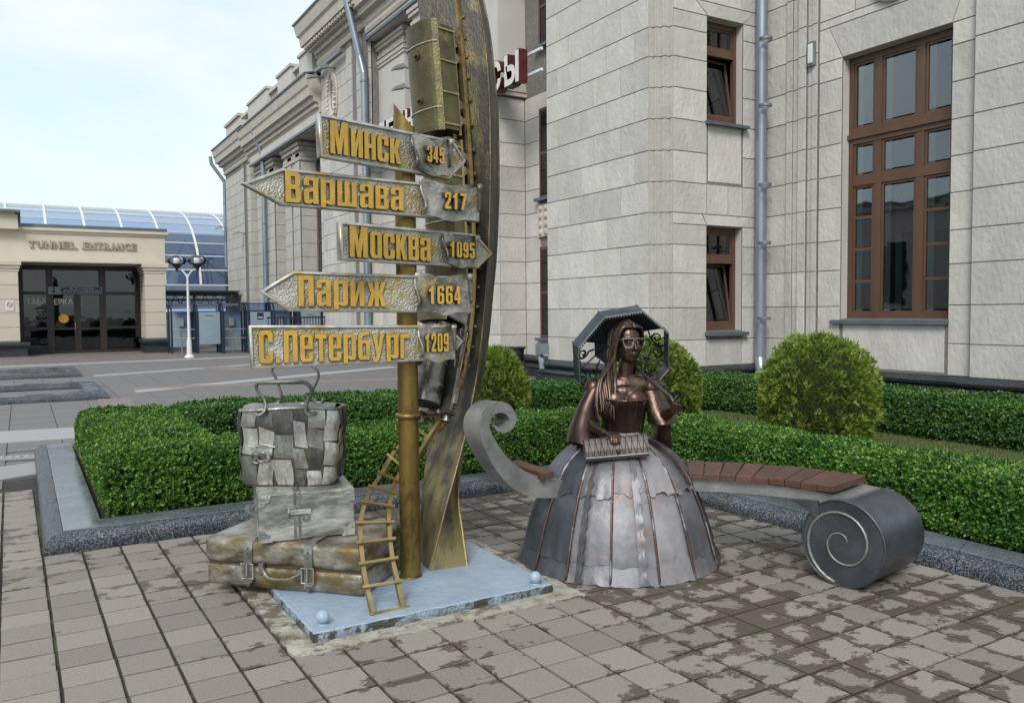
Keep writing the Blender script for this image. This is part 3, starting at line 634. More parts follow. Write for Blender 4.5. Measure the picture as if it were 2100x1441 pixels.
# tall window in C
def frame_bar(q, x, y0, y1, z0, z1, d=.07): q.box(x-d*.5, x+d*.5, y0, y1, z0, z1)
WX = 13.38
wn_ = MB(); fb = lambda y0,y1,z0,z1,d=.08,x=WX: wn_.box(x-d/2,x+d/2,y0,y1,z0,z1)
fb(C1-.10,C1,CZ0,CZ1); fb(C0,C0+.10,CZ0,CZ1,.078); fb(C0+.1,C1-.1,CZ1-.12,CZ1,.079); fb(C0+.1,C1-.1,CZ0,CZ0+.10,.079)
fb(C0+.1,C1-.1,4.63,4.90,.10); wn_.box(WX-.09,WX-.05,C0+.02,C1+.01,4.72,4.80); fb(C0+.1,C1-.1,3.86,4.02,.09)
ys = [C0+.10, 8.80, 9.62, C1-.10]; bw = .075
for y in ys[1:3]: fb(y-bw,y+bw,CZ0+.1,3.86,.076); fb(y-bw,y+bw,4.02,4.63,.076); fb(y-bw,y+bw,4.90,CZ1-.12,.076)
W3 = wn_.obj('tall_window','wood',ST)
rows = [(CZ0+.1,3.86),(4.02,4.63),(4.90,CZ1-.12)]
for ri,(z0,z1) in enumerate(rows):
    for ci in range(3):
        y0 = ys[ci]+(bw if ci else 0); y1 = ys[ci+1]-(bw if ci<2 else 0)
        q = MB(); s_ = .045
        q.box(WX-.02,WX+.02,y0,y0+s_,z0,z1).box(WX-.02,WX+.02,y1-s_,y1,z0,z1).box(WX-.019,WX+.019,y0+s_,y1-s_,z0,z0+s_).box(WX-.019,WX+.019,y0+s_,y1-s_,z1-s_,z1)
        if ri==0 and ci!=1:
            for k in (1,2,3): zz=z0+(z1-z0)*k/4; q.box(WX-.018,WX+.018,y0+s_,y1-s_,zz-.025,zz+.025)
        q.obj('sash','wood',W3)
        cuts = [z0+s_,z1-s_] if not(ri==0 and ci!=1) else [z0+s_]+[z0+(z1-z0)*k/4 for k in (1,2,3)]+[z1-s_]
        for k in range(len(cuts)-1): MB().box(WX-.004,WX+.004,y0+s_,y1-s_,cuts[k]+.026,cuts[k+1]-.026).obj('pane','glass',W3)
        # white inner casement edge and curtain seen through the glass
        MB().box(WX+.03,WX+.06,y1-.155,y1-.04,z0+.05,z1-.05).obj('inner_casement','curtain',W3)
        if ri==0 and ci==1: 
            def cf(u,v,y0=y0,y1=y1,z0=z0,z1=z1): return (WX+.22+.02*math.sin(u*40), y0+.42+(y1-y0-.55)*u, z0+(z1-z0)*v)
            MB().grid(cf,24,1).obj('curtain','curtain',W3)
bl = MB()
for k in range(26): z = 3.8-k*.034; bl.box(WX+.16,WX+.175,8.25,9.45,z,z+.022)
bl.obj('blind','lampgrey',W3,kind='stuff')
MB().add([(13.05,C0-.02,CZ0-.03),(13.05,C1+.16,CZ0-.03),(13.4,C1+.16,CZ0+.02),(13.4,C0-.02,CZ0+.02),(13.05,C0-.02,CZ0-.09),(13.05,C1+.16,CZ0-.09),(13.4,C1+.16,CZ0-.06),(13.4,C0-.02,CZ0-.06)],[(0,1,2,3),(4,7,6,5),(0,4,5,1),(1,5,6,2),(2,6,7,3),(3,7,4,0)]).obj('window_sill','sillm',W3)
# two narrow windows in B, lower sash tilted inwards
for z0,z1,zt in ((1.19,3.26,2.62),(5.32,7.30,6.72)):
    Y = 12.42; q = MB()
    q.box(B0,B0+.07,Y-.04,Y+.04,z0,z1).box(B1-.09,B1,Y-.04,Y+.04,z0,z1).box(B0+.07,B1-.09,Y-.039,Y+.039,z0,z0+.13).box(B0+.07,B1-.09,Y-.039,Y+.039,z1-.11,z1).box(B0+.07,B1-.09,Y-.05,Y+.039,zt-.08,zt+.06)
    Wn = q.obj('narrow_window','wood',ST)
    q = MB(); x0,x1 = B0+.07,B1-.09; s_=.05
    def sash(zz0,zz1,tl,nm):
        mm = Matrix.Translation((0,Y,zz0)) @ Matrix.Rotation(tl,4,'X') @ Matrix.Translation((0,-Y,-zz0))
        a = MB(); a.box(x0,x0+s_,Y-.02,Y+.02,zz0,zz1,mm); a.box(x1-s_,x1,Y-.02,Y+.02,zz0,zz1,mm); a.box(x0+s_,x1-s_,Y-.019,Y+.019,zz0,zz0+s_,mm); a.box(x0+s_,x1-s_,Y-.019,Y+.019,zz1-s_,zz1,mm); a.obj('sash',nm,Wn)
        MB().box(x0+s_,x1-s_,Y-.004,Y+.004,zz0+s_,zz1-s_,mm).obj('pane','glass',Wn)
    sash(zt+.06,z1-.11,0,'wood'); sash(z0+.13,zt-.08,R(-9),'wood')
    MB().box(x1-.16,x1-.06,Y+.10,Y+.13,zt+.08,z1-.14).box(x1-.15,x1-.07,Y+.30,Y+.33,z0+.15,zt-.3).obj('inner_casement','whitepaint',Wn)
    def cf(u,v): return (B0+.12+.75*u, Y+.5+.03*math.sin(u*30), z0+.1+(z1-z0-.2)*v)
    if z0<2: MB().grid(cf,30,1).obj('curtain','curtain',Wn)
    MB().add([(B0-.05,12.06,z0-.04),(B1+.07,12.06,z0-.04),(B1+.07,12.40,z0+.015),(B0-.05,12.40,z0+.015),(B0-.05,12.06,z0-.10),(B1+.07,12.06,z0-.10),(B1+.07,12.40,z0-.07),(B0-.05,12.40,z0-.07)],[(0,1,2,3),(4,7,6,5),(0,4,5,1),(1,5,6,2),(2,6,7,3),(3,7,4,0)]).obj('window_sill','sillm',Wn)
# medallion over the tall window, wall light
q = MB(); rp_ = Matrix.Translation((13.13,9.18,7.35)) @ Matrix.Rotation(R(-90),4,'Y')
q.lathe([(0,.02),(.30,.03),(.34,.06),(.38,.05),(.43,.08),(.46,.05),(.46,0)],28,mtx=rp_)
for k in range(12): a=k*math.pi/6; q.tube([rp_@Vector((.12*math.cos(a),.12*math.sin(a),.03)),rp_@Vector((.2*math.cos(a+.2),.2*math.sin(a+.2),.06)),rp_@Vector((.28*math.cos(a),.28*math.sin(a),.03))],.025,6)
q.obj('medallion','stone_trim',ST,smooth=True,angle=40)
wl = thing('wall_light',(13.1,10.85,6.35),'slim grey wall light high on the stone wall left of the tall window','wall light')
MB().bbox(13.02,13.13,10.77,10.93,6.20,6.66,.015).obj('housing','lampgrey',wl); MB().bbox(12.995,13.03,10.80,10.90,6.25,6.61,.01).obj('diffuser','whitepaint',wl)
# black granite plinth round the near blocks
PL = [(0,.49),(.06,.485),(.13,.45),(.155,.40),(.13,.35),(.07,.325),(.09,.30),(.17,.275),(.20,.22),(.17,.165),(.22,.15),(.22,-.02),(0,-.02)]
a = MB(); a.sweep(PL,[(12.2,16.05),(10.45,16.05),(10.45,12.48),(10.8,12.2),(13.15,12.2),(13.15,7.72),(13.03,7.69),(13.03,2.0)],side=1); a.obj('plinth','plinth',ST,smooth=True,angle=35)
a = MB(); a.sweep(PL,[(11.22,27.2),(11.22,18.25),(11.22,16.3)],side=1); a.obj('plinth','plinth',ST,smooth=True,angle=35)
# --- recess with sign, piers, upper loggia (y 16..27)
wR = MB().box(11.22,12.0,16.0,27.3,0,14).obj('wall','mortar',ST); face('x',11.22,16.06,18.25,.49,6.98,None,wR,ops=((16.35,17.55,.9,3.2),(16.35,17.55,4.35,6.6)))
def darkwin(x,y0,y1,z0,z1,par,mt='glassd'):
    f = MB(); f.box(x-.012,x+.05,y0,y0+.06,z0,z1).box(x-.012,x+.05,y1-.06,y1,z0,z1).box(x-.011,x+.05,y0+.06,y1-.06,z0,z0+.07).box(x-.011,x+.05,y0+.06,y1-.06,z1-.07,z1).box(x-.01,x+.05,y0+.06,y1-.06,(z0+z1)/2-.03,(z0+z1)/2+.03)
    w = f.obj('window','wood',par); MB().box(x+.002,x+.01,y0+.06,y1-.06,z0+.07,(z0+z1)/2-.03).obj('pane',mt,w); MB().box(x+.002,x+.01,y0+.06,y1-.06,(z0+z1)/2+.03,z1-.07).obj('pane',mt,w); MB().box(x+.012,x+.02,y0+.02,y1-.02,z0+.02,z1-.02).obj('backing','dark',w)
    MB().box(x-.14,x,y0-.08,y1+.08,z0-.07,z0-.004).obj('window_sill','sillm',w); return w
darkwin(11.20,16.35,17.55,.95,3.2,ST); darkwin(11.20,16.35,17.55,4.4,6.6,ST); darkwin(11.20,16.35,17.55,8.1,10.0,ST)
q = MB().box(11.16,11.24,16.35,17.6,3.45,4.25)
for k in range(5):
    for j in range(4): q.lathe([(0,.05),(.05,.04),(.09,.0)],8,mtx=Matrix.Translation((11.16,16.5+k*.24,3.55+j*.2)) @ Matrix.Rotation(R(-90),4,'Y'))
q.obj('relief_panel','stone_trim',ST)
wP = MB()
for y0,y1,x in ((18.25,20.4,10.45),(22.4,23.5,10.5),(25.0,27.2,10.85)): wP.box(x,11.3,y0,y1,0,11)
wP = wP.obj('pier','mortar',ST)
for y0,y1,x in ((18.25,20.4,10.45),(22.4,23.5,10.5),(25.0,27.2,10.85)):
    face('x',x,y0,y1,.49,6.98,None,wP)
    face('y',y0,x,11.2,.49,6.98,None,wP)
    MB().box(x-.02,11.3,y0-.02,y1+.02,7.02,10.9).obj('pilaster','plaster',ST)
    for dz,pr_ in ((7.02,.07),(7.14,.05),(7.22,.03)): MB().box(x-.02-pr_,11.3,y0-.02-pr_,y1+.02+pr_,dz,dz+.075).obj('base_moulding','stone_trim',ST)
    for dz,pr_ in ((9.95,.04),(10.06,.07),(10.25,.05),(10.5,.10),(10.62,.14)): MB().box(x-.02-pr_,11.3,y0-.02-pr_,y1+.02+pr_,dz,dz+.11).obj('capital','stone_trim',ST)
MB().box(11.18,11.3,20.4,25.0,0,10.9).obj('wall_panel','plaster',ST)
darkwin(11.16,23.7,24.9,7.6,10.2,ST); darkwin(11.16,20.6,22.2,7.6,10.2,ST); darkwin(11.16,20.6,22.2,1.5,5.8,ST); darkwin(11.16,23.7,24.9,1.5,5.8,ST)
MB().box(10.42,12.0,16.06,27.2,10.86,11.6).obj('loggia_soffit','plaster',ST)
CORN = [(0,11.3),(.10,11.32),(.14,11.42),(.10,11.55),(.16,11.62),(.16,11.80),(.40,11.86),(.44,12.05),(.62,12.08),(.66,12.42),(.74,12.50),(.80,12.78),(.82,12.92),(.0,13.1)]
def dentils(x, y0, y1, z0, z1, dx, step, name='dentils'):
    a = MB(); k = int((y1-y0)/step)
    for i in range(k): a.box(x-dx,x,y0+i*step,y0+i*step+step*.58,z0,z1)
    return a.obj(name,'stone_trim',ST,kind='stuff')
# gutter edge under the loggia soffit
MB().box(10.36,10.42,16.2,27.25,10.84,10.93).obj('gutter','sillm',ST)
MB().sweep([(o*.8,z-.25) for o,z in CORN],[(10.45,16.06),(10.45,27.2)],side=-1).obj('cornice','stone_trim',ST)
# --- near risalit y 27.2..32.3
wN = MB().box(10.45,13,27.2,32.3,0,13.5).obj('wall','mortar',ST)
face('x',10.45,29.3,32.3,.49,11.1,.72,wN,phase=.35)
for i,(y0,y1,x) in enumerate(((28.75,29.28,10.42),(28.2,28.7,10.50),(27.75,28.2,10.40),(27.2,27.7,10.48))):
    MB().box(x,10.6,y0,y1,0,11.3).obj('pilaster_strip','mortar',ST); face('x',x,y0,y1,.49,11.1,None,wN,t=.015); face('y',y0,x-.02,x+.09,.49,11.1,None,wN,t=.01)
face('y',27.2,10.48,11.2,.49,6.98,None,wN)
MB().sweep(CORN,[(10.45,27.0),(10.45,32.3),(13,32.3)],side=-1).obj('cornice','stone_trim',ST)
dentils(10.45-.16,27.0,32.4,11.64,11.79,.13,.17); dentils(10.45-.44,27.0,32.7,11.93,12.05,.14,.30,'modillions')
MB().sweep([(.0,12.92),(.86,12.92),(.88,12.98),(0,13.4)],[(10.45,27.0),(10.45,32.3),(13,32.3)],side=-1).obj('roof_edge','sillm',ST)
MB().box(11.0,13,27.0,32.0,13.2,14.8).obj('parapet','plaster',ST)
# oval medallion with wreath
q = MB(); om = Matrix.Translation((10.42,30.75,9.75)) @ Matrix.Rotation(R(-90),4,'Y') @ Matrix.Diagonal((1.25,.62,1,1))
q.lathe([(.50,0),(.52,.06),(.60,.10),(.68,.09),(.74,.04),(.74,0)],28,mtx=om)
for k in range(28): a_=k*2*math.pi/28; q.tube([om@Vector((.64*math.cos(a_),.64*math.sin(a_),.08)),om@Vector((.70*math.cos(a_+.1),.70*math.sin(a_+.1),.13))],.06,5)
q.obj('medallion','stone_trim',ST,smooth=True,angle=40)
# --- middle section y 32.3..43.6
wM = MB().box(11.35,13,32.3,44,0,11.2).obj('wall','mortar',ST)
wq = MB()
piers = ((32.35,33.6,10.78),(35.9,38.4,10.62),(40.1,43.6,10.62))
for y0,y1,x in piers: wq.box(x,11.4,y0,y1,0,9.2)
wq = wq.obj('pier','mortar',ST)
for y0,y1,x in piers:
    face('y',y0,x,11.3,.49,8.19,None,wq)
    if y1-y0>2:
        w_=(y1-y0)/4
        for i in range(4): xx = x-(.05 if i%2==0 else 0.0); MB().box(xx,11,y0+i*w_,y0+(i+1)*w_-.04,0,8.7).obj('pilaster_strip','mortar',ST); face('x',xx,y0+i*w_,y0+(i+1)*w_-.04,.49,8.19,None,wq,t=.015)
    else: face('x',x,y0,y1,.49,8.19,None,wq)
    MB().box(x-.015,11.3,y0-.015,y1+.015,8.2,9.08).obj('capital_core','plaster',ST)
    for dz,pr_ in ((8.25,.05),(8.42,.03),(8.68,.09),(8.86,.14)): MB().box(x-.02-pr_,11.3,y0-.02-pr_,y1+.02+pr_,dz,dz+.14).obj('capital','stone_trim',ST)
darkwin(11.3,33.8,35.7,1.2,8.3,ST); darkwin(11.3,38.6,39.9,1.2,8.3,ST)
MB().box(10.3,12.0,32.32,43.6,9.1,9.5).obj('loggia_soffit','plaster',ST); MB().box(10.22,10.3,32.32,43.6,9.07,9.16).obj('gutter','sillm',ST)
MB().sweep([(o*.75,9.4+(z-11.3)*.95) for o,z in CORN],[(10.45,32.32),(10.45,44.2)],side=-1).obj('cornice','stone_trim',ST); dentils(10.33,32.4,44.2,9.72,9.86,.1,.2)
MB().sweep([(.0,10.93),(.66,10.93),(.68,10.99),(0,11.15)],[(10.45,32.32),(10.45,44.2)],side=-1).obj('roof_edge','sillm',ST)
# balustrade over the middle section
MB().box(10.45,10.75,32.4,50,11.0,11.3).box(10.42,10.78,32.4,46,12.0,12.15).obj('parapet','plaster',ST)
for y0,y1 in ((33.1,34.9),(36.1,38.3),(40.2,44.0)):
    MB().box(10.35,10.9,y0,y1,11.1,12.25).obj('pedestal','plaster',ST); MB().box(10.28,10.95,y0-.08,y1+.08,12.25,12.36).obj('pedestal_cap','stone_trim',ST)
for y0,y1 in ((34.9,36.1),(38.3,40.2)):
    k = int((y1-y0)/.26)
    for i in range(k): MB().lathe([(.06,11.3),(.09,11.45),(.05,11.65),(.07,11.8),(.06,12.0)],8,(10.6,y0+.13+i*.26,0)).obj('baluster','stone_trim',ST)
# --- far risalit y 43.6..50.2
wF = MB().box(10.45,13,44.0,50.2,0,10.9).obj('wall','mortar',ST)
face('x',10.45,46.2,50.2,.49,9.36,1.0,wF,phase=.4)
for i,(y0,y1,x) in enumerate(((45.5,46.15,10.40),(44.8,45.45,10.47),(44.0,44.75,10.40))): MB().box(x,10.6,y0,y1,0,9.7).obj('pilaster_strip','mortar',ST); face('x',x,y0,y1,.49,9.36,None,wF,t=.015)
face('y',44.0,10.40,11.3,.49,9.36,None,wF)
MB().sweep([(o*.75,9.6+(z-11.3)*.9) for o,z in CORN],[(11.5,44.0),(10.45,44.0),(10.45,50.2),(13,50.2)],side=-1).obj('cornice','stone_trim',ST)
MB().sweep([(.0,11.05),(.66,11.05),(.68,11.1),(0,11.3)],[(11.5,44.0),(10.45,44.0),(10.45,50.2),(13,50.2)],side=-1).obj('roof_edge','sillm',ST)
MB().box(10.5,11.3,46.6,50.0,11.1,12.3).obj('pedestal','plaster',ST); MB().box(10.4,11.4,46.5,50.1,12.3,12.45).obj('pedestal_cap','stone_trim',ST)
a = MB(); a.sweep(PL,[(10.42,50.2),(10.42,44),(10.6,43.6),(10.6,32.4),(10.42,32.3),(10.42,27.1),(11.2,27.1)],side=1); a.obj('plinth','plinth',ST,smooth=True,angle=35)
# place the facing blocks: the 300 that show largest one by one, the rest joined
BLK.sort(key=lambda b: b[0])
for k,(_,w_,q) in enumerate(BLK[:300]): q.obj('stone_block','stone',w_,fix=False)
q = MB()
for _,w_,b in BLK[300:]: q.add(b.v,b.f)
q.obj('stone_blocks','stone',ST,fix=False,kind='stuff')
# --- downpipes, floodlights and other fittings on the facade
def downpipe(pts, r, label, bands, z0):
    t = thing('downpipe',(pts[-1][0],pts[-1][1],z0),label,'downpipe','zinc downpipes on the station')
    a = MB()
    for i in range(len(pts)-1): a.tube([pts[i],pts[i+1]], r, 14)
    for p in pts[1:-1]:
        bmm = bmesh.new(); bmesh.ops.create_uvsphere(bmm,u_segments=12,v_segments=8,radius=r*1.0); a.bm(bmm, Matrix.Translation(p))
    a.obj('pipe','pipe',t,smooth=True,angle=40)
    for z in bands: MB().lathe([(r+.004,z),(r+.014,z+.01),(r+.014,z+.05),(r+.004,z+.06)],14,(pts[-1][0],pts[-1][1],0)).obj('clamp','lampgrey',t,smooth=True,angle=40)
downpipe([(12.98,12.02,14),(12.98,12.02,.62),(12.93,11.95,.42),(12.80,11.75,.05)],.115,'thick grey zinc downpipe in the corner left of the tall window',[1.4,2.9,4.05,5.6,6.9],0)
downpipe([(9.62,27.6,13.0),(9.75,27.6,12.7),(10.22,27.35,10.3),(10.25,27.1,9.7),(10.25,27.1,.3)],.12,'grey downpipe bending out to the cornice above the gold signpost',[2,4,6,8,9.4],0)
downpipe([(9.95,41.6,10.9),(10.0,41.6,10.5),(10.42,41.5,9.3),(10.42,41.5,.3)],.11,'grey downpipe on the far part of the station, left of the signs',[2,4,6,8],0)
downpipe([(9.70,50.6,10.7),(9.75,50.6,10.3),(10.42,50.42,9.3),(10.42,50.42,.3)],.10,'downpipe at the far left corner of the station',[4,8],0)
MB().tube([(10.31,16.2,.62),(10.31,16.12,.45),(10.31,16.10,.28)],.075,10).box(10.2,10.42,16.0,16.22,.62,.85).obj('rain_outlet','pipe',ST)
def flood(p, label):
    t = thing('floodlight', p, label, 'floodlight', 'floodlights on the facade'); x,y,z = p
    mm = Matrix.Translation(p) @ Matrix.Rotation(R(-18),4,'Y')
    a = MB(); a.add([mm@Vector(c) for c in [(-.45,-.16,.02),(-.05,-.16,.0),(-.05,.16,.0),(-.45,.16,.02),(-.40,-.12,.10),(-.08,-.10,.14),(-.08,.10,.14),(-.40,.12,.10)]],[(0,3,2,1),(4,5,6,7),(0,1,5,4),(1,2,6,5),(2,3,7,6),(3,0,4,7)]); a.obj('housing','lampgrey',t)
    MB().tube([(x-.2,y,z+.05),(x+.05,y,z+.0),(x+.25,y,z)],.03,6).obj('bracket','lampgrey',t)
for p,lb in (((10.2,31.9,10.75),'grey floodlight at the left end of its row under the near cornice'),((10.2,30.5,10.75),'grey floodlight in the middle of its row under the near cornice'),((10.2,23.4,8.95),'upper of the paired floodlights above the red and white letters'),((10.2,23.4,8.35),'lower of the paired floodlights above the red and white letters'),((10.2,45.5,5.9),'small floodlight on the far pilasters left of the second sign'),((10.2,49.9,6.6),'small floodlight at the far left corner of the station')): flood(p,lb)
MB().box(10.15,10.3,29.2,32.2,10.98,11.12).obj('light_rail','lampgrey',ST)
# ---------------------------------------------------------------- lettering helper: default typeface, made heavy and fitted glyph by glyph
_GC = {}
def glyph(ch, bold=.0):
    """-> (triangulated outline polygons as mesh verts/faces in a unit box)"""
    key = (ch, bold)
    if key in _GC: return _GC[key]
    cu = bpy.data.curves.new('glyph','FONT'); cu.body = ch; cu.size = 1; cu.extrude = .5; cu.offset = bold; cu.resolution_u = 4
    o = bpy.data.objects.new('glyph', cu); COL.objects.link(o)
    dg = bpy.context.evaluated_depsgraph_get(); me = bpy.data.meshes.new_from_object(o.evaluated_get(dg))
    V = np.array([v.co[:] for v in me.vertices]); F = [tuple(p.vertices) for p in me.polygons]
    bpy.data.objects.remove(o); bpy.data.curves.remove(cu); bpy.data.meshes.remove(me)
    lo, hi = V.min(0), V.max(0); V = (V-lo)/np.maximum(hi-lo, 1e-6)
    _GC[key] = (V, F, (hi-lo)[0], (hi-lo)[1], lo[1]); return _GC[key]
def put_glyph(ch, x0, x1, y0, y1, depth, mtx, bold=.03):
    V, F, w, h, b = glyph(ch, bold); a = MB()
    a.add([mtx @ Vector((x0+(x1-x0)*p[0], y0+(y1-y0)*p[1], depth*p[2])) for p in V], F); return a
def text_line(s, height, width, mtx, depth, bold=.02, sp=.10):
    """a whole line joined in one flat-lettering mesh, fitted to width"""
    a = MB(); x = 0.0; items = []
    for ch in s:
        if ch == ' ': x += .32; continue
        V,F,w,h,b = glyph(ch,bold); items.append((ch,x,w,h,b)); x += w+sp
    k = width/max(x-sp,.01); sy = height/.73
    for ch,xx,w,h,b in items:
        q = put_glyph(ch, xx*k, (xx+w)*k, b*sy, (b+h)*sy, depth, mtx, bold); a.add(q.v,q.f)
    return a
# ---------------------------------------------------------------- red and white roof letters across the recess
SGN = thing('station_sign', (10.3,20,7), 'row of white letters with dark red sides on rails between the piers', 'sign')
ms = Matrix(((0,0,-1,0),(-1,0,0,0),(0,1,0,0),(0,0,0,1)))           # local x -> -Y, y -> Z, z -> -X
txt = 'БИЛЕТНЫЕ КАССЫ'; y = 26.9; zb, zh = 6.90, .76
wd = (26.9-16.55)/len(txt)
for k,ch in enumerate(txt):
    if ch==' ': continue
    cw = wd*.80*(1.15 if ch in 'Ы' else 1); y0 = 26.9-k*wd
    mm = Matrix.Translation((10.28,y0,zb)) @ ms
    b_ = put_glyph(ch,0,cw,0,zh,.22,mm,.045).obj('letter','red',SGN)
    put_glyph(ch,.02,cw-.02,.02,zh-.02,.012,Matrix.Translation((10.055,y0,zb)) @ ms,.035).obj('letter_face','letterface',b_)
MB().box(10.30,10.36,16.06,27.2,7.05,7.11).obj('rail','whitepaint',SGN); MB().box(10.30,10.36,16.06,27.2,7.52,7.58).obj('rail','whitepaint',SGN)
# ---------------------------------------------------------------- tunnel entrance pavilion
TN = thing('tunnel_pavilion', (2.5,40,0), 'cream tunnel entrance pavilion with dark glazed doors and stone columns', 'building')
MB().box(-7,5.62,40.0,44.5,3.72,5.15).box(-7,-.05,40.1,44.5,0,3.72).box(4.62,5.62,40.1,44.5,0,3.72).obj('wall','tunnelwall',TN)
MB().box(-7,.0,39.6,44.5,5.15,5.75).box(-7,-.1,39.5,44,5.75,5.95).obj('raised_wall','tunnelwall',TN)
MB().box(-7,.1,39.35,44,5.80,5.90).obj('roof_edge','sillm',TN)
for z0,z1,o in ((5.05,5.15,.06),(5.15,5.27,.14),(5.27,5.42,.10)): MB().box(.005,5.62+o,40-o,44.5,z0+.001,z1-.002).obj('cornice','tunnelwall' if z1<5.3 else 'sillm',TN)
for x0,x1 in ((-.75,-.06),(4.55,5.35)):
    p = MB().box(x0+.012,x1-.012,38.2+.012,40.0,.55,3.35).obj('column','mortar',TN)
    zz = [.6,1.15,1.70,2.25,2.82,3.36]
    for k in range(5):
        MB().bbox(x0,x1,38.19,39.0,zz[k]+.008,zz[k+1]-.008,.012).obj('stone_block','tunnelwall',p)
        MB().bbox(x0,x1,39.004,39.99,zz[k]+.008,zz[k+1]-.008,.012).obj('stone_block','tunnelwall',p)
    for z0,z1,o in ((3.36,3.48,.03),(3.48,3.60,.07),(3.60,3.74,.12)): MB().box(x0-o,x1+o,38.2-o,40.0,z0,z1).obj('capital','tunnelwall',TN)
MB().box(-7,5.5,38.12,40.0,3.742,3.80).obj('beam','tunnelwall',TN); MB().box(-.76,5.36,38.3,40.0,3.80,3.9).obj('porch_roof','tunnelwall',TN)
for x0,x1 in ((-1.5,.28),(4.35,5.6)):
    MB().bbox(x0,x1,37.75,39.3,.42,.56,.02).obj('bench_top','plinth',TN); MB().box(x0+.1,x1-.1,37.9,39.2,0,.42).obj('column_base','plinth',TN)
# glazed front
gx = [.0,1.06,3.02,4.6]; Y=40.15
fr = MB(); fr.box(-.05,.10,Y-.06,Y+.06,0,3.7).box(4.5,4.62,Y-.06,Y+.06,0,3.7)
for x in (1.06,3.06): fr.box(x-.13,x+.13,Y-.07,Y+.07,0,3.6)
fr.box(.1,4.5,Y-.058,Y+.058,3.52,3.71); fr.box(.1,4.5,Y-.059,Y+.059,2.48,2.62); fr.box(.1,4.5,Y-.059,Y+.059,0,.12); fr.box(.1,.93,Y-.055,Y+.055,1.02,1.12); fr.box(3.19,4.5,Y-.055,Y+.055,1.02,1.12); fr.box(1.95,2.2,Y-.075,Y+.065,.12,2.48)
MT['doorframe'] = mat('dark_brown_aluminium',(.028,.017,.014),(.02,.012,.01),scale=3,rough=.4)
FRM = fr.obj('door_frame','doorframe',TN)
for x0,x1 in ((.1,.93),(1.19,2.93),(3.19,4.5)):
    MB().box(x0,x1,Y-.005,Y+.005,2.62,3.52).obj('pane','glassd',FRM)
for x0,x1,z0,z1 in ((.1,.93,.12,1.02),(.1,.93,1.12,2.48),(3.19,4.5,.12,1.02),(3.19,4.5,1.12,2.48),(1.19,1.95,.12,2.48),(2.2,2.93,.12,2.48)): MB().box(x0,x1,Y-.005,Y+.005,z0,z1).obj('pane','glassd',FRM)
MB().box(1.19,1.95,Y-.03,Y+.03,1.0,1.08).box(2.2,2.93,Y-.031,Y+.03,1.0,1.08).obj('door_rail','doorframe',FRM)
MB().tube([(1.98,Y-.12,1.0),(1.98,Y-.12,1.3)],.03,8).obj('handle',mat('brass',(.5,.28,.08),(.4,.2,.06),metal=.8,rough=.3),FRM)
MB().add([(-.1,44.3,0),(4.6,44.3,0),(4.6,44.3,3.7),(-.1,44.3,3.7),(-.1,40.4,0.01),(4.6,40.4,0.01)],[(0,1,2,3),(0,4,5,1)]).obj('inner_room','dark',TN)
MT['yellow'] = mat('yellow_dot',(.75,.38,.02),(.7,.34,.02),rough=.5); MT['shopgreen']=mat('green_poster',(.16,.24,.10),(.12,.2,.09),scale=6,rough=.6); MT['navy']=mat('navy_panel',(.018,.022,.06),(.014,.018,.05),rough=.4); MT['cratewood']=mat('orange_box',(.30,.12,.03),(.2,.08,.02),scale=8,rough=.7); MT['lav']=mat('grey_sign',(.24,.25,.30),(.22,.23,.27),rough=.5)
MB().lathe([(.0,0),(.19,0),(.19,.01)],20,mtx=Matrix.Translation((1.55,Y-.012,1.48)) @ Matrix.Rotation(R(90),4,'X')).obj('yellow_disc','yellow',FRM)
mx_ = lambda x,y,z: Matrix.Translation((x,y,z)) @ Matrix.Rotation(R(90),4,'X')
text_line('ТАБА',.24,.72,mx_(.20,Y-.012,2.07),.006,.015).obj('lettering','letterface',FRM); text_line('ЕРКА',.24,.70,mx_(1.22,Y-.012,2.07),.006,.015).obj('lettering','letterface',FRM)
MB().box(3.25,3.65,Y+.1,Y+.12,.2,2.1).obj('poster','shopgreen',FRM); text_line('105',.22,.32,mx_(3.28,Y+.09,1.32),.006,.0).obj('lettering','black',FRM)
for k in range(3): MB().box(3.72+k*.2,3.9+k*.2,Y+.15,Y+.3,.75,.75+.2+.05*(k%2)).obj('box_on_shelf','cratewood',FRM)
sg = MB().bbox(1.0,3.05,Y-.16,Y-.10,2.50,2.82,.01).obj('hanging_sign','lav',TN)
MB().box(1.48,3.02,Y-.166,Y-.161,2.525,2.795).obj('blue_panel','navy',sg)
for k,(w_,s_) in enumerate(((.9,'В ТУННЕЛЬ'),(1.35,'ВЫХОД К ПОЕЗДАМ'),(1.45,'В ЗАЛ ОЖИДАНИЯ'))): text_line(s_,.05,w_,mx_(1.55+(1.45-w_)/2,Y-.167,2.715-k*.075),.003,.0).obj('lettering','letterface',sg)
MB().prism([(0,.12),(.09,0),(.18,.12),(.12,.12),(.12,.25),(.06,.25),(.06,.12)],.004,mx_(1.12,Y-.161,2.54)).obj('down_arrow','navy',sg)
nm = MB().bbox(-.52,-.24,38.165,38.185,1.8,2.2,.005).obj('no_smoking_plate','letterface',TN)
q = MB().tube([(-.38+.085*math.cos(t_*.35),38.16,2.05+.085*math.sin(t_*.35)) for t_ in range(18)],.012,5,closed=True); q.tube([(-.44,38.16,2.11),(-.32,38.16,1.99)],.012,5); q.obj('emblem','lampgrey',nm)
t_ = text_line('TUNNEL',.30,1.72,mx_(.34,39.99,4.42),.05,.03); LT = thing('letter_sign',(2.4,39.99,4.4),'raised cream TUNNEL ENTRANCE lettering on the pavilion front','sign')
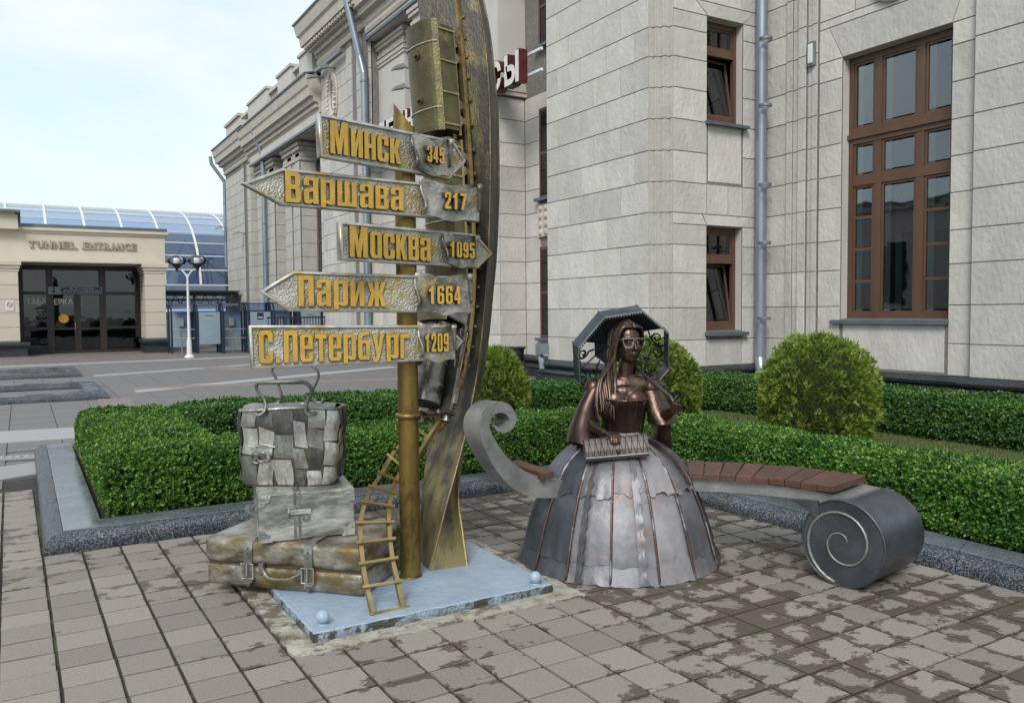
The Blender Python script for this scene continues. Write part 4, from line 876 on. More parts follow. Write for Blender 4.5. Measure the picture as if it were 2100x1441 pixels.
def serif_word(s, x0, x1, z, h):
    n_ = len(s); w_ = (x1-x0)/n_
    for k,ch in enumerate(s):
        a = put_glyph(ch,x0+k*w_+.02,x0+(k+1)*w_-.035,0,h,.06,mx_(0,39.985,z),.035)
        xs = {'T':[.5],'U':[],'N':[.1,.9],'L':[.15],'E':[.1],'R':[.1,.85],'A':[.08,.92],'C':[]}.get(ch,[])
        for f in xs: c_ = x0+k*w_+.02+f*(w_-.055); a.box(c_-.07,c_+.07,39.93,39.985,z,z+.045)
        a.obj('letter','letterside',LT); 
MT['letterside'] = mat('cream_letter',(.36,.29,.21),(.28,.225,.165),scale=3,rough=.6)
serif_word('TUNNEL',.32,2.16,4.43,.30); serif_word('ENTRANCE',2.34,4.48,4.43,.30)
# ---------------------------------------------------------------- glass barrel vault behind
MT['boothpanel0']=mat('blue_grey_far_side',(.16,.21,.28),(.12,.165,.23),scale=.6,rough=.6)
GV = thing('glass_vault', (3,54,0), 'blue tinted glass barrel vault with white ribs behind the pavilion', 'glass roof')
def vp(s): a = R(4+84*s); return (50.0+9.2*(1-math.cos(a)), 2.9+5.4*math.sin(a))
X0 = -8.2; NX = 14; DX = 1.9; NS = 9
for k in range(NX+1): MB().rect([(X0+k*DX,*vp(s/18)) for s in range(19)],.09,.12,(1,0,0)).obj('rib','whitepaint',GV)
for j in range(NS+1):
    yy,zz = vp(j/NS); MB().box(X0,X0+NX*DX,yy-.035,yy+.035,zz-.035,zz+.035).obj('purlin','whitepaint',GV)
for k in range(NX):
    for j in range(NS):
        (y0,z0),(y1,z1) = vp(j/NS),vp((j+1)/NS); xa,xb = X0+k*DX+.05,X0+(k+1)*DX-.05
        MB().add([(xa,y0+.01,z0+.03),(xb,y0+.01,z0+.03),(xb,y1,z1-.03),(xa,y1,z1-.03)],[(0,1,2,3)]).obj('pane','vaultglass',GV,fix=False)
MB().add([(X0,66,2),(X0+NX*DX,66,2),(X0+NX*DX,66,7.6),(X0,66,7.6)],[(0,1,2,3)]).obj('far_side','boothpanel0',GV)
for k in range(NX//2):
    x = X0+k*2*DX; MB().tube([(x,50.6,3.3),(x+DX,55,6.2),(x+2*DX,50.6,3.3)],.06,6).obj('inner_truss','lampgrey',GV)
MB().box(X0,X0+NX*DX,49.6,50.1,2.65,2.95).obj('eave_beam','lampgrey',GV); MB().box(X0,X0+NX*DX,49.75,50.0,2.35,2.5).obj('eave_beam','whitepaint',GV)
tr = thing('truss_canopy',(8,47,0),'dark steel lattice canopy below the glass vault beside the station','canopy')
MT['steel'] = mat('dark_steel',(.03,.035,.04),(.05,.055,.06),scale=4,rough=.5,metal=.3)
MB().box(5.75,10.3,46.9,47.1,2.62,2.78).obj('top_chord','steel',tr); MB().box(5.75,10.3,46.9,47.1,2.02,2.14).obj('bottom_chord','steel',tr); MB().box(5.75,10.3,46.6,49.5,2.80,2.88).obj('roof','steel',tr)
for k in range(9): x=5.8+k*.5; MB().tube([(x,47,2.1),(x+.25,47,2.65),(x+.5,47,2.1)],.035,6).obj('lattice','steel',tr)
for x in (5.8,8.0,10.2): MB().box(x-.06,x+.06,46.94,47.06,0,2.62).obj('post','steel',tr)
MB().box(5.75,10.3,47.8,47.9,1.55,1.62).box(5.75,10.3,47.8,47.9,1.2,1.27).obj('handrail','whitepaint',tr)
bkw = thing('hall_behind',(8,52,0),'pale low building seen behind the phone booths','building'); MB().box(5.6,12,52,56,0,1.6).obj('wall','plaster',bkw); MB().box(5.5,12,51.8,56,1.6,1.75).obj('roof_edge','sillm',bkw)
# ---------------------------------------------------------------- street lamp
LP = thing('street_lamp',(5.36,32.75,0),'white street lamp with two clear globe heads in front of the phone booths','street lamp')
MB().lathe([(.19,0),(.18,.05),(.10,.12),(.09,.6),(.055,.75),(.045,2.4),(.04,3.1)],14,(5.36,32.75,0)).obj('pole','whitepaint',LP,smooth=True,angle=40)
for sx in (-1,1):
    dx,dy = .86*.33*sx,-.51*.33*sx
    MB().tube([(5.36,32.75,2.9),(5.36+dx*.25,32.75+dy*.25,3.12),(5.36+dx*.7,32.75+dy*.7,3.27),(5.36+dx*1.15,32.75+dy*1.15,3.27)],.028,8).obj('arm','whitepaint',LP,smooth=True)
    c_=(5.36+dx*1.15,32.75+dy*1.15,0)
    h_ = MB().lathe([(0,3.20),(.05,3.2),(.06,3.30),(.16,3.42),(.24,3.48),(.05,3.50)],16,c_).obj('lamp_holder','black',LP)
    MB().lathe([(.06,3.42),(.26,3.46),(.36,3.56),(.33,3.68),(.22,3.77),(0,3.80)],20,c_).obj('globe',glass_mat('clear_globe',(.93,.94,.95),refl=.03),LP,smooth=True)
    MB().lathe([(0,3.5),(.12,3.5),(.13,3.62),(.05,3.7),(0,3.7)],12,c_).obj('bulb','whitepaint',h_)
# ---------------------------------------------------------------- phone booths
MT['boothblue'] = mat('booth_frame_blue',(.018,.032,.06),(.014,.025,.05),rough=.4,metal=.2); MT['boothpanel']=mat('booth_panel_grey',(.27,.345,.40),(.24,.31,.365),scale=2,rough=.35); MT['boothglass']=glass_mat('booth_glass',(.35,.52,.85),refl=.06); MT['chrome']=mat('brushed_steel',(.5,.52,.54),(.42,.44,.46),rough=.3,metal=.7)
def booth(x, y, label, panel, notice):
    t = thing('phone_booth',(x,y,0),label,'phone booth','blue phone booths by the pavilion'); w_,d_,h_=.92,.85,2.05
    for xx in (x-w_/2,x+w_/2):
        MB().rect([(xx,y-d_/2,0),(xx,y-d_/2,h_-.35),(xx,y-d_/2+.28,h_),(xx,y+d_/2,h_)],.09,.07,(1,0,0)).obj('frame','boothblue',t)
        MB().box(xx-.035,xx+.035,y+d_/2-.07,y+d_/2,0,h_-.02).obj('post','boothblue',t)
    MB().box(x-w_/2+.05,x+w_/2-.05,y+d_/2-.05,y+d_/2-.02,.25,1.75).obj('back_panel','boothpanel',t)
    MB().box(x-w_/2+.05,x+w_/2-.05,y-d_/2+.29,y+d_/2,h_-.02,h_+.01).obj('roof','boothblue',t)
    MB().add([(x-w_/2+.05,y-d_/2,h_-.35),(x+w_/2-.05,y-d_/2,h_-.35),(x+w_/2-.05,y-d_/2+.28,h_),(x-w_/2+.05,y-d_/2+.28,h_)],[(0,1,2,3)]).obj('roof_glass','boothglass',t,fix=False)
    if panel:
        pb = MB().box(x-w_/2+.04,x+w_/2-.04,y-d_/2-.02,y-d_/2+.01,.38,1.69).obj('front_panel','boothpanel',t)
        if notice: MB().box(x-.13,x+.13,y-d_/2-.03,y-d_/2-.021,1.38,1.66).obj('notice','navy',pb); MB().box(x-.10,x+.10,y-d_/2-.036,y-d_/2-.031,1.44,1.48).obj('notice_line','letterface',pb)
        else: text_line('ТЕЛЕФОН',.06,.36,mx_(x-.18,y-d_/2-.021,1.52),.004,.0).obj('lettering','navy',pb)
    else:
        for z in (.62,.98): MB().tube([(x-w_/2,y-d_/2,z),(x+w_/2,y-d_/2,z)],.025,8).obj('rail','chrome',t)
        MB().tube([(x-.05,y-.2,0),(x-.05,y-.2,.62),(x-.12,y-.25,1.0)],.03,8).obj('stand','chrome',t); MB().bbox(x-.1,x+.12,y+.2,y+.34,1.1,1.45,.02).obj('telephone','chrome',t)
lb = ['phone booth at the left end of the row, partly behind the pavilion column','phone booth with a grey front panel directly behind the street lamp','open phone booth with steel rails right of the street lamp','phone booth with a dark notice on its grey front panel','open phone booth with rails between two panelled booths','rightmost phone booth of the row, panelled, beside the signpost']
for k in range(6): booth(5.72+k*.95*.98, 36.6-k*.42, lb[k], k%2==1, k==3)
FN = thing('metal_fence',(9.3,33.8,0),'low dark metal railing between the booths and the station','fence')
MB().box(8.35,11.0,33.2,33.25,1.42,1.48).obj('top_rail','black',FN); MB().box(8.35,11.0,33.2,33.25,.15,.2).obj('bottom_rail','black',FN)
for k in range(22): MB().box(8.4+k*.12,8.425+k*.12,33.21,33.24,0,1.42).obj('bar','black',FN)
# ---------------------------------------------------------------- cast-iron urn by the wall
UR = thing('litter_urn',(10.05,16.9,0),'black cast-iron urn bin standing by the corner of the plinth','bin')
MB().lathe([(0,0),(.20,0),(.20,.05),(.12,.09),(.07,.18),(.10,.25),(.16,.30),(.18,.36)],18,(10.05,16.9,0)).obj('foot','black',UR,smooth=True,angle=40)
MB().lathe([(.18,.36),(.22,.55),(.23,.72),(.27,.74),(.27,.77),(.21,.77),(.19,.4)],18,(10.05,16.9,0)).obj('bowl','black',UR,smooth=True,angle=40)
# ---------------------------------------------------------------- wing across the plaza, known only from its reflection in the tall window
OB = thing('opposite_wing',(-34,30,0),'pale stone wing seen only as a reflection in the tall window','building')
MB().box(-40,-34,4,75,0,9.5).obj('wall','plaster',OB); MB().box(-40.5,-33.5,3.5,75.5,9.5,10.0).obj('cornice','stone_trim',OB); MB().box(-40.6,-33.3,3.4,75.6,10.0,10.2).obj('roof_edge','sillm',OB)
for k in range(12): MB().box(-34.06,-33.9,8+k*5.5,10+k*5.5,2,7).obj('window','dark',OB)
# ---------------------------------------------------------------- metals of the monument
MT.update(
 gold=mat('gold_paint',(.36,.235,.045),(.24,.15,.035),scale=9,rough=.42,metal=.75,bump=.25,bscale=70,c3=(.07,.05,.02),s3=14,t3=(.56,.68),bdist=.006),
 polegold=mat('worn_gold_pole',(.27,.185,.05),(.17,.115,.032),scale=7,rough=.40,metal=.8,bump=.3,bscale=90,c3=(.045,.035,.02),s3=9,t3=(.52,.68),stretch=(1,1,.45),bdist=.006),
 arch=mat('dark_patinated_bronze',(.10,.09,.07),(.062,.057,.048),scale=8,rough=.5,metal=.65,bump=.6,bscale=110,c3=(.23,.185,.075),s3=5.5,t3=(.54,.72),stretch=(1,1,.35),bdist=.006),
 rail=mat('brass_rail',(.42,.30,.12),(.26,.185,.08),scale=10,rough=.38,metal=.8,c3=(.08,.06,.04),s3=12,t3=(.58,.7)),
 wagon=mat('olive_bronze_plate',(.15,.125,.05),(.075,.068,.042),scale=6,rough=.42,metal=.75,bump=.35,bscale=60,c3=(.30,.24,.09),s3=7,t3=(.58,.74),bdist=.006),
 loco=mat('steel_bronze_loco',(.27,.25,.21),(.12,.11,.09),scale=9,rough=.36,metal=.8,bump=.15,bscale=50,c3=(.05,.045,.04),s3=8,t3=(.55,.66)),
 board=mat('hammered_sign_zinc',(.52,.505,.44),(.29,.275,.235),scale=7,rough=.42,metal=.55,bump=1.0,bscale=85,c3=(.34,.27,.10),s3=5,t3=(.50,.62),bdist=.012),
 rim=mat('sign_rim',(.54,.53,.49),(.30,.29,.26),scale=12,rough=.38,metal=.6,c3=(.42,.32,.12),s3=6,t3=(.52,.62)),
 parch=mat('beaten_sheet',(.40,.38,.33),(.085,.08,.068),scale=6,rough=.38,metal=.65,bump=.6,bscale=22,c3=(.30,.235,.09),s3=6,t3=(.55,.66)),
 letter=mat('ochre_letter',(.56,.345,.055),(.45,.27,.04),scale=14,rough=.5,metal=.15,bump=.2,bscale=90,c3=(.27,.15,.025),s3=10,t3=(.6,.72),bdist=.005),
 lettere=mat('letter_edge',(.06,.042,.02),(.04,.03,.015),rough=.6),
 plate=mat('pale_blue_paint',(.31,.385,.47),(.265,.335,.415),scale=4,rough=.46,bump=.35,bscale=24,c3=(.185,.22,.26),s3=9,t3=(.60,.80),lo=.4,hi=.6),
 chip=mat('chipped_plate_edge',(.26,.32,.39),(.15,.18,.21),scale=16,rough=.7,bump=.8,bscale=60,c3=(.05,.05,.035),s3=10,t3=(.48,.55)),
 mortarbed=mat('pale_mortar_bed',(.42,.40,.34),(.26,.235,.18),scale=9,rough=.9,bump=.6,bscale=50,c3=(.13,.11,.08),s3=6,t3=(.50,.58),pos=True),
 case1=mat('case_ochre_silver',(.40,.385,.34),(.10,.085,.055),scale=6,rough=.40,metal=.55,bump=.4,bscale=18,c3=(.185,.125,.045),s3=4.5,t3=(.46,.62),stretch=(.8,.8,1.5),lo=.40,hi=.60),
 case2=mat('case_silver',(.50,.50,.47),(.20,.195,.18),scale=6,rough=.38,metal=.55,bump=.4,bscale=18,c3=(.27,.215,.10),s3=6,t3=(.56,.70),stretch=(.6,.6,1.6),lo=.42,hi=.58),
 bagm=mat('bag_beaten_silver',(.36,.35,.32),(.13,.125,.108),scale=5,rough=.34,metal=.6,bump=.5,bscale=26,c3=(.10,.08,.05),s3=9,t3=(.55,.72),rand=.62,stretch=(1,1,.4)),
 strap=mat('strap_metal',(.28,.275,.25),(.12,.115,.10),scale=9,rough=.4,metal=.6),
 bronze=mat('brown_bronze',(.12,.074,.052),(.055,.036,.029),scale=7,rough=.33,metal=.8,bump=.12,bscale=60,c3=(.30,.20,.12),s3=6,t3=(.54,.74)),  # paler patches put highlights into the bronze colour
 bronzed=mat('dark_brown_bronze',(.085,.052,.04),(.042,.029,.026),scale=6,rough=.36,metal=.75,c3=(.16,.085,.05),s3=5,t3=(.58,.75)),
 hair=mat('hair_bronze',(.14,.09,.062),(.055,.038,.032),scale=14,rough=.34,metal=.8,c3=(.30,.18,.10),s3=9,t3=(.58,.75),rand=.12),
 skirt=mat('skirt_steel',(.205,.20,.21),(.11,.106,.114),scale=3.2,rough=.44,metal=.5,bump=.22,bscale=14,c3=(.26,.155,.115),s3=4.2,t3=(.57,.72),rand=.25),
 skirtl=mat('skirt_lit_patina',(.255,.25,.262),(.135,.13,.138),scale=3.0,rough=.52,metal=.35,bump=.22,bscale=14,c3=(.22,.13,.10),s3=5.5,t3=(.55,.72),rand=.15),  # front panels: light falling on them painted into the tone, with patina
 skirtp=mat('skirt_lit_pink_patina',(.31,.29,.295),(.175,.16,.165),scale=3.0,rough=.54,metal=.3,bump=.22,bscale=14,c3=(.33,.20,.15),s3=4.0,t3=(.56,.72),rand=.12),  # lit right-hand panel: brightness in the colour, plus pinkish patina
 skirtd=mat('skirt_shaded_patina',(.125,.13,.145),(.07,.072,.082),scale=3.0,rough=.42,metal=.55,bump=.22,bscale=14,c3=(.20,.12,.09),s3=4.0,t3=(.60,.75),rand=.22),  # side panels: shading painted into the tone, with patina
 seam=mat('copper_seam',(.12,.068,.055),(.07,.05,.048),scale=12,rough=.42,metal=.6,c3=(.27,.26,.27),s3=7,t3=(.5,.6)),
 parasol=mat('parasol_steel',(.085,.10,.12),(.05,.058,.07),scale=6,rough=.34,metal=.65,c3=(.26,.29,.32),s3=8,t3=(.58,.68)),
 lace=mat('parasol_dark',(.02,.02,.022),(.012,.012,.014),rough=.6,metal=.4),
 bench=mat('bench_steel',(.125,.135,.15),(.07,.075,.082),scale=5,rough=.40,metal=.7,bump=.12,bscale=60,c3=(.20,.155,.075),s3=3,t3=(.62,.74)),
 benchl=mat('bench_light_steel',(.34,.335,.32),(.20,.197,.19),scale=6,rough=.40,metal=.55,bump=.3,bscale=70,c3=(.16,.14,.11),s3=5,t3=(.60,.72),bdist=.005),
 clutchm=mat('clutch_pewter',(.17,.145,.14),(.10,.085,.08),scale=9,rough=.55,metal=.3,c3=(.20,.12,.09),s3=7,t3=(.56,.7)),
 slat=mat('red_brown_slat',(.098,.042,.026),(.06,.027,.018),scale=4,rough=.55,bump=.3,bscale=40,rand=.2,stretch=(1,1,1),c3=(.15,.07,.03),s3=8,t3=(.6,.7)),
)
def brushed(M, z0, z1, col, amt):
    # gold brushed on by hand: heavy near the foot, thinning out with height
    n=M.node_tree.nodes; l=M.node_tree.links.new; pb=n['Principled BSDF']; src=pb.inputs['Base Color'].links[0].from_socket
    g=n.new('ShaderNodeNewGeometry'); sx=n.new('ShaderNodeSeparateXYZ'); l(g.outputs['Position'],sx.inputs[0])
    mr=n.new('ShaderNodeMapRange'); mr.inputs[1].default_value=z0; mr.inputs[2].default_value=z1; mr.inputs[3].default_value=amt; mr.inputs[4].default_value=0; l(sx.outputs[2],mr.inputs[0])
    nz=n.new('ShaderNodeTexNoise'); nz.inputs['Scale'].default_value=9; nz.inputs['Detail'].default_value=8; vm=n.new('ShaderNodeVectorMath'); vm.operation='MULTIPLY'; vm.inputs[1].default_value=(1.3,1.3,.4); l(g.outputs['Position'],vm.inputs[0]); l(vm.outputs[0],nz.inputs['Vector'])
    ad=n.new('ShaderNodeMath'); ad.operation='ADD'; l(nz.outputs['Fac'],ad.inputs[0]); l(mr.outputs[0],ad.inputs[1])
    rp=n.new('ShaderNodeValToRGB'); rp.color_ramp.elements[0].position=.56; rp.color_ramp.elements[1].position=.80; l(ad.outputs[0],rp.inputs[0])
    mx=n.new('ShaderNodeMix'); mx.data_type='RGBA'; mx.inputs[7].default_value=(*col,1); l(rp.outputs[0],mx.inputs[0]); l(src,mx.inputs[6]); l(mx.outputs[2],pb.inputs['Base Color'])
brushed(MT['arch'],.1,1.5,(.30,.235,.105),.28)
def bez(pts, n=8):
    """Catmull-Rom through points"""
    P = [Vector(p) for p in pts]; P = [P[0]*2-P[1]]+P+[P[-1]*2-P[-2]]; out_ = []
    for i in range(1,len(P)-2):
        for k in range(n):
            t = k/n; a,b,c,d = P[i-1],P[i],P[i+1],P[i+2]
            out_.append(.5*((2*b)+(c-a)*t+(2*a-5*b+4*c-d)*t*t+(3*b-a-3*c+d)*t**3))
    out_.append(P[-2]); return out_
# ---------------------------------------------------------------- base plate
PT = thing('base_plate',(1.88,4.44,0),'pale blue painted base plate of the monument with chipped edges','base plate')
rnd = random.Random(3)
def wob(x0,x1,y0,y1,n,amp):
    pts=[]
    for (ax_,ay_),(bx_,by_) in (((x0,y0),(x1,y0)),((x1,y0),(x1,y1)),((x1,y1),(x0,y1)),((x0,y1),(x0,y0))):
        for k in range(n): f=k/n; pts.append((ax_+(bx_-ax_)*f+rnd.uniform(-amp,amp),ay_+(by_-ay_)*f+rnd.uniform(-amp,amp)))
    return pts
poly = wob(1.17,2.56,3.90,5.06,36,.004)
a = MB(); n_=len(poly); cx_,cy_=1.865,4.48
ring=lambda k,z:[(cx_+(x-cx_)*k,cy_+(y-cy_)*k,z+rnd.uniform(-.0015,.0015)) for x,y in poly]
a.add(ring(1,.0)+ring(1.004,.025)+ring(.998,.047),[(i,(i+1)%n_,n_+(i+1)%n_,n_+i) for i in range(n_)]+[(n_+i,n_+(i+1)%n_,2*n_+(i+1)%n_,2*n_+i) for i in range(n_)]); a.obj('plate_edge','chip',PT)
a = MB(); a.add(ring(.998,.047)+[(x,y,.055) for x,y,_ in ring(.990,.055)],[tuple(range(2*n_-1,n_-1,-1))]+[(i,(i+1)%n_,n_+(i+1)%n_,n_+i) for i in range(n_)]); a.obj('plate_top','plate',PT)
bd = MB(); p2 = wob(1.045,2.70,3.775,5.14,30,.012); bd.add([(x,y,.004) for x,y in p2]+[(x,y,-.01) for x,y in p2],[tuple(range(len(p2)))]+[(i,(i+1)%len(p2),len(p2)+(i+1)%len(p2),len(p2)+i) for i in range(len(p2))]); bd.obj('mortar_bed','mortarbed',PT)
for c_ in ((1.245,3.985),(2.47,3.945),(2.48,4.98)):
    a = MB().lathe([(0,.047),(.024,.05),(.026,.058),(.016,.062)],14,(c_[0],c_[1],0)); bmm=bmesh.new(); bmesh.ops.create_uvsphere(bmm,u_segments=20,v_segments=12,radius=.035); a.bm(bmm,Matrix.Translation((c_[0],c_[1],.093))); a.obj('corner_ball','plate',PT,smooth=True)
# ---------------------------------------------------------------- arch: a twisting box beam that rises and curls out of the picture
AR = thing('track_arch',(2.1,4.6,.05),'tall curved bronze box beam rising from the base plate behind the signs','arch')
# ridge, left, back and right corner of the beam's section, from the plate upwards
SEC = [[(2.057,4.484,0.050),(2.094,4.717,0.050),(2.337,4.690,0.050),(2.299,4.457,0.050)],
 [(2.111,4.463,0.259),(2.106,4.722,0.259),(2.306,4.798,0.259),(2.310,4.539,0.259)],
 [(2.169,4.457,0.459),(2.129,4.736,0.459),(2.282,4.889,0.459),(2.322,4.610,0.459)],
 [(2.300,4.513,0.764),(2.267,4.931,0.764),(2.378,5.120,0.764),(2.411,4.703,0.764)],
 [(2.387,4.572,0.972),(2.339,4.988,0.972),(2.459,5.170,0.972),(2.508,4.755,0.972)],
 [(2.464,4.621,1.187),(2.399,5.033,1.187),(2.534,5.205,1.187),(2.599,4.792,1.187)],
 [(2.515,4.639,1.439),(2.427,5.047,1.439),(2.566,5.216,1.439),(2.655,4.808,1.439)],
 [(2.546,4.637,1.723),(2.426,5.037,1.723),(2.569,5.203,1.723),(2.688,4.803,1.723)],
 [(2.571,4.638,2.033),(2.414,5.025,2.033),(2.562,5.186,2.033),(2.720,4.800,2.033)],
 [(2.591,4.647,2.401),(2.392,5.013,2.401),(2.543,5.172,2.401),(2.742,4.806,2.401)],
 [(2.598,4.655,2.615),(2.379,5.009,2.615),(2.530,5.168,2.615),(2.749,4.814,2.615)],
 [(2.604,4.667,2.893),(2.352,4.996,2.893),(2.500,5.157,2.893),(2.752,4.828,2.893)],
 [(2.599,4.684,3.150),(2.321,4.989,3.150),(2.467,5.153,3.150),(2.744,4.848,3.150)],
 [(2.585,4.706,3.389),(2.300,5.003,3.389),(2.444,5.167,3.389),(2.729,4.870,3.389)],
 [(2.561,4.730,3.581),(2.289,5.042,3.581),(2.435,5.205,3.581),(2.707,4.893,3.581)],
 [(2.521,4.768,3.829),(2.277,5.108,3.829),(2.421,5.272,3.829),(2.665,4.932,3.829)],
 [(2.444,4.828,4.109),(2.242,5.202,4.109),(2.385,5.366,4.109),(2.587,4.992,4.109)],
 [(2.333,4.910,4.389),(2.173,5.310,4.389),(2.311,5.477,4.389),(2.471,5.076,4.389)],
 [(2.167,5.021,4.638),(2.064,5.447,4.638),(2.198,5.615,4.638),(2.301,5.189,4.638)]]
vs=[[Vector(p) for p in q_] for q_ in SEC]
cols=[bez([v[k] for v in vs],4) for k in range(4)]
ALL=[c for row in zip(*cols) for c in row]; K=len(cols[0])
a=MB().add(ALL,[(i*4+k,i*4+(k+1)%4,i*4+4+(k+1)%4,i*4+4+k) for i in range(K-1) for k in range(4)]+[(0,1,2,3)]); ab=a.obj('beam','arch',AR,smooth=True,angle=35)
MB().tube([cols[0][i]+Vector((0,0,0)) for i in range(K)],.006,6).obj('edge_weld','arch',AR)
MB().tube([cols[3][i] for i in range(K)],.008,6).obj('edge_weld','arch',AR)
# ---------------------------------------------------------------- track: two rails and sleepers from the plate up along the beam
RR = [(1.685,3.998,0.021),(1.684,4.077,0.160),(1.699,4.190,0.274),(1.735,4.315,0.398),(1.767,4.393,0.471),(1.824,4.491,0.539),(1.893,4.582,0.602),(1.968,4.622,0.661),(2.043,4.616,0.720),(2.135,4.593,0.858),(2.244,4.595,1.003),(2.326,4.601,1.147),(2.414,4.653,1.354),(2.462,4.673,1.600),(2.480,4.676,1.847),(2.489,4.698,2.127),(2.491,4.733,2.563),(2.481,4.776,3.031),(2.468,4.804,3.405),(2.457,4.823,3.623),(2.427,4.855,3.872),(2.364,4.909,4.184)]
LR = [(1.515,3.982,0.026),(1.517,4.093,0.159),(1.536,4.204,0.270),(1.571,4.331,0.409),(1.630,4.429,0.499),(1.720,4.532,0.575),(1.818,4.617,0.648),(1.913,4.693,0.730),(2.001,4.726,0.798),(2.093,4.737,0.923),(2.200,4.763,1.064),(2.279,4.781,1.183),(2.369,4.855,1.380),(2.409,4.880,1.617),(2.425,4.884,1.868),(2.433,4.907,2.153),(2.432,4.944,2.598),(2.422,4.988,3.080),(2.409,5.017,3.464),(2.394,5.038,3.688),(2.361,5.072,3.944),(2.302,5.125,4.265)]
RRp = bez(RR,6); LRp = bez(LR,6)
TK = thing('rail_track',(1.62,4.05,.05),'narrow brass rail track climbing from the base plate up the arch','rail track')
def nrm(i):
    t=(RRp[min(i+1,len(RRp)-1)]-RRp[max(0,i-1)]).normalized(); g_=(RRp[i]-LRp[i]).normalized(); nn=t.cross(g_); 
    if nn.dot(Vector((rt2.x,rt2.y,0)))>0: nn=-nn
    return nn.normalized()
NN_=[nrm(i) for i in range(len(RRp))]
MB().rect(RRp,.023,.030,NN_).obj('rail','rail',TK); MB().rect(LRp,.023,.030,NN_).obj('rail','rail',TK)
acc=0.0; last=None
for i in range(1,len(RRp)):
    mid=(RRp[i]+LRp[i])/2
    if last is None or (mid-last).length>.112:
        g_=(RRp[i]-LRp[i]).normalized(); e0=LRp[i]-g_*.028-NN_[i]*.026; e1=RRp[i]+g_*.028-NN_[i]*.026
        MB().rect([e0,e1],.015,.013,NN_[i]).obj('sleeper','rail',TK); last=mid
# ---------------------------------------------------------------- train
def frame_at(zc_):
    i=min(range(len(RRp)),key=lambda k: abs((RRp[k].z+LRp[k].z)/2-zc_)); mid=(RRp[i]+LRp[i])/2
    t=(RRp[min(i+3,len(RRp)-1)]+LRp[min(i+3,len(RRp)-1)]-RRp[max(0,i-3)]-LRp[max(0,i-3)]).normalized(); n_=NN_[i]; n_=(n_-t*n_.dot(t)).normalized(); g_=t.cross(n_)
    m_=Matrix((-t,g_*-1 if False else n_.cross(-t),n_)).transposed().to_4x4(); m_.translation=mid+n_*.014; return m_
fm = frame_at(1.34) @ Matrix.Scale(1.28,4)
LO = thing('steam_locomotive',fm.translation,'small silver bronze steam locomotive running down the track behind the lowest signs','locomotive')
# local: x forward (down the track), y across, z away from the beam
q=MB(); XR=Matrix.Rotation(R(90),4,'Y')
boil=lambda x0,x1,r0,r1,z: MB().lathe([(0,0),(r0,0),(r1,x1-x0),(0,x1-x0)],24,mtx=fm @ Matrix.Translation((x0,0,z)) @ XR)
boil(-.10,.20,.078,.078,.135).obj('boiler','loco',LO,smooth=True,angle=40); boil(.20,.30,.082,.082,.135).obj('smokebox','loco',LO,smooth=True,angle=40)
boil(.298,.306,.062,.058,.135).obj('smokebox_door','black',LO,smooth=True,angle=40)
for x in (-.02,.09,.20): MB().lathe([(.0775,0),(.083,0),(.083,.012),(.0775,.012)],24,mtx=fm @ Matrix.Translation((x,0,.135)) @ XR).obj('boiler_band','loco',LO,smooth=True,angle=40)
MB().lathe([(.022,0),(.022,.06),(.032,.065),(.032,.085),(.018,.085)],16,mtx=fm @ Matrix.Translation((.25,0,.205))).obj('chimney','loco',LO,smooth=True,angle=40)
MB().lathe([(.030,0),(.030,.025),(.022,.043),(0,.05)],16,mtx=fm @ Matrix.Translation((.10,0,.203))).obj('steam_dome','loco',LO,smooth=True,angle=50)
MB().bbox(-.12,.33,-.115,.115,.045,.062,.003,fm).obj('running_board','loco',LO)
for s_ in (-1,1):
    MB().bbox(.315,.335,-.115,.115,.02,.075,.004,fm).obj('buffer_beam','loco',LO) if s_==1 else None
    MB().tube([fm@Vector(p) for p in ((-.09,s_*.066,.19),(.22,s_*.066,.19))],.005,6).obj('hand_rail','loco',LO)
    cyl=MB().lathe([(0,0),(.024,0),(.024,.08),(0,.08)],14,mtx=fm @ Matrix.Translation((.20,s_*.10,.035)) @ XR).obj('cylinder','loco',LO,smooth=True,angle=40)
    for x in (-.08,.0,.08):
        w_=MB().lathe([(.030,-.008),(.036,-.006),(.036,.006),(.030,.008),(.030,-.008)],18,mtx=fm @ Matrix.Translation((x,s_*.088,.036)) @ Matrix.Rotation(R(90),4,'X')); 
        for k in range(6): an=k*math.pi/3; w_.tube([fm@Vector((x,s_*.088,.036)),fm@Vector((x+.03*math.cos(an),s_*.088,.036+.03*math.sin(an)))],.003,5)
        w_.obj('wheel','loco',LO)
    MB().tube([fm@Vector(p) for p in ((-.09,s_*.103,.03),(.20,s_*.103,.032))],.005,6).obj('coupling_rod','rail',LO)
    MB().lathe([(.016,0),(.016,.025),(.026,.026),(.026,.032),(0,.033)],12,mtx=fm @ Matrix.Translation((.335,s_*.08,.045)) @ XR).obj('buffer','loco',LO)
    MB().lathe([(0,0),(.014,0),(.018,.02),(0,.022)],12,mtx=fm @ Matrix.Translation((.32,s_*.06,.085)) @ XR).obj('lamp','loco',LO)
# cab with curved roof
MB().box(-.27,-.265,-.105,.105,.05,.22,fm).box(-.125,-.12,-.105,.105,.05,.20,fm).obj('cab_end','loco',LO)
for s_ in (-1,1): MB().box(-.265,-.125,s_*.105-.003,s_*.105+.003,.05,.12,fm).box(-.265,-.225,s_*.105-.003,s_*.105+.003,.12,.20,fm).box(-.165,-.125,s_*.105-.003,s_*.105+.003,.12,.20,fm).obj('cab_side','loco',LO)
MB().grid(lambda u,v: fm@Vector((-.29+.20*v,(-.125+.25*u),.20+.035*(1-(2*u-1)**2))),10,2).obj('cab_roof','wagon',LO,fix=False)
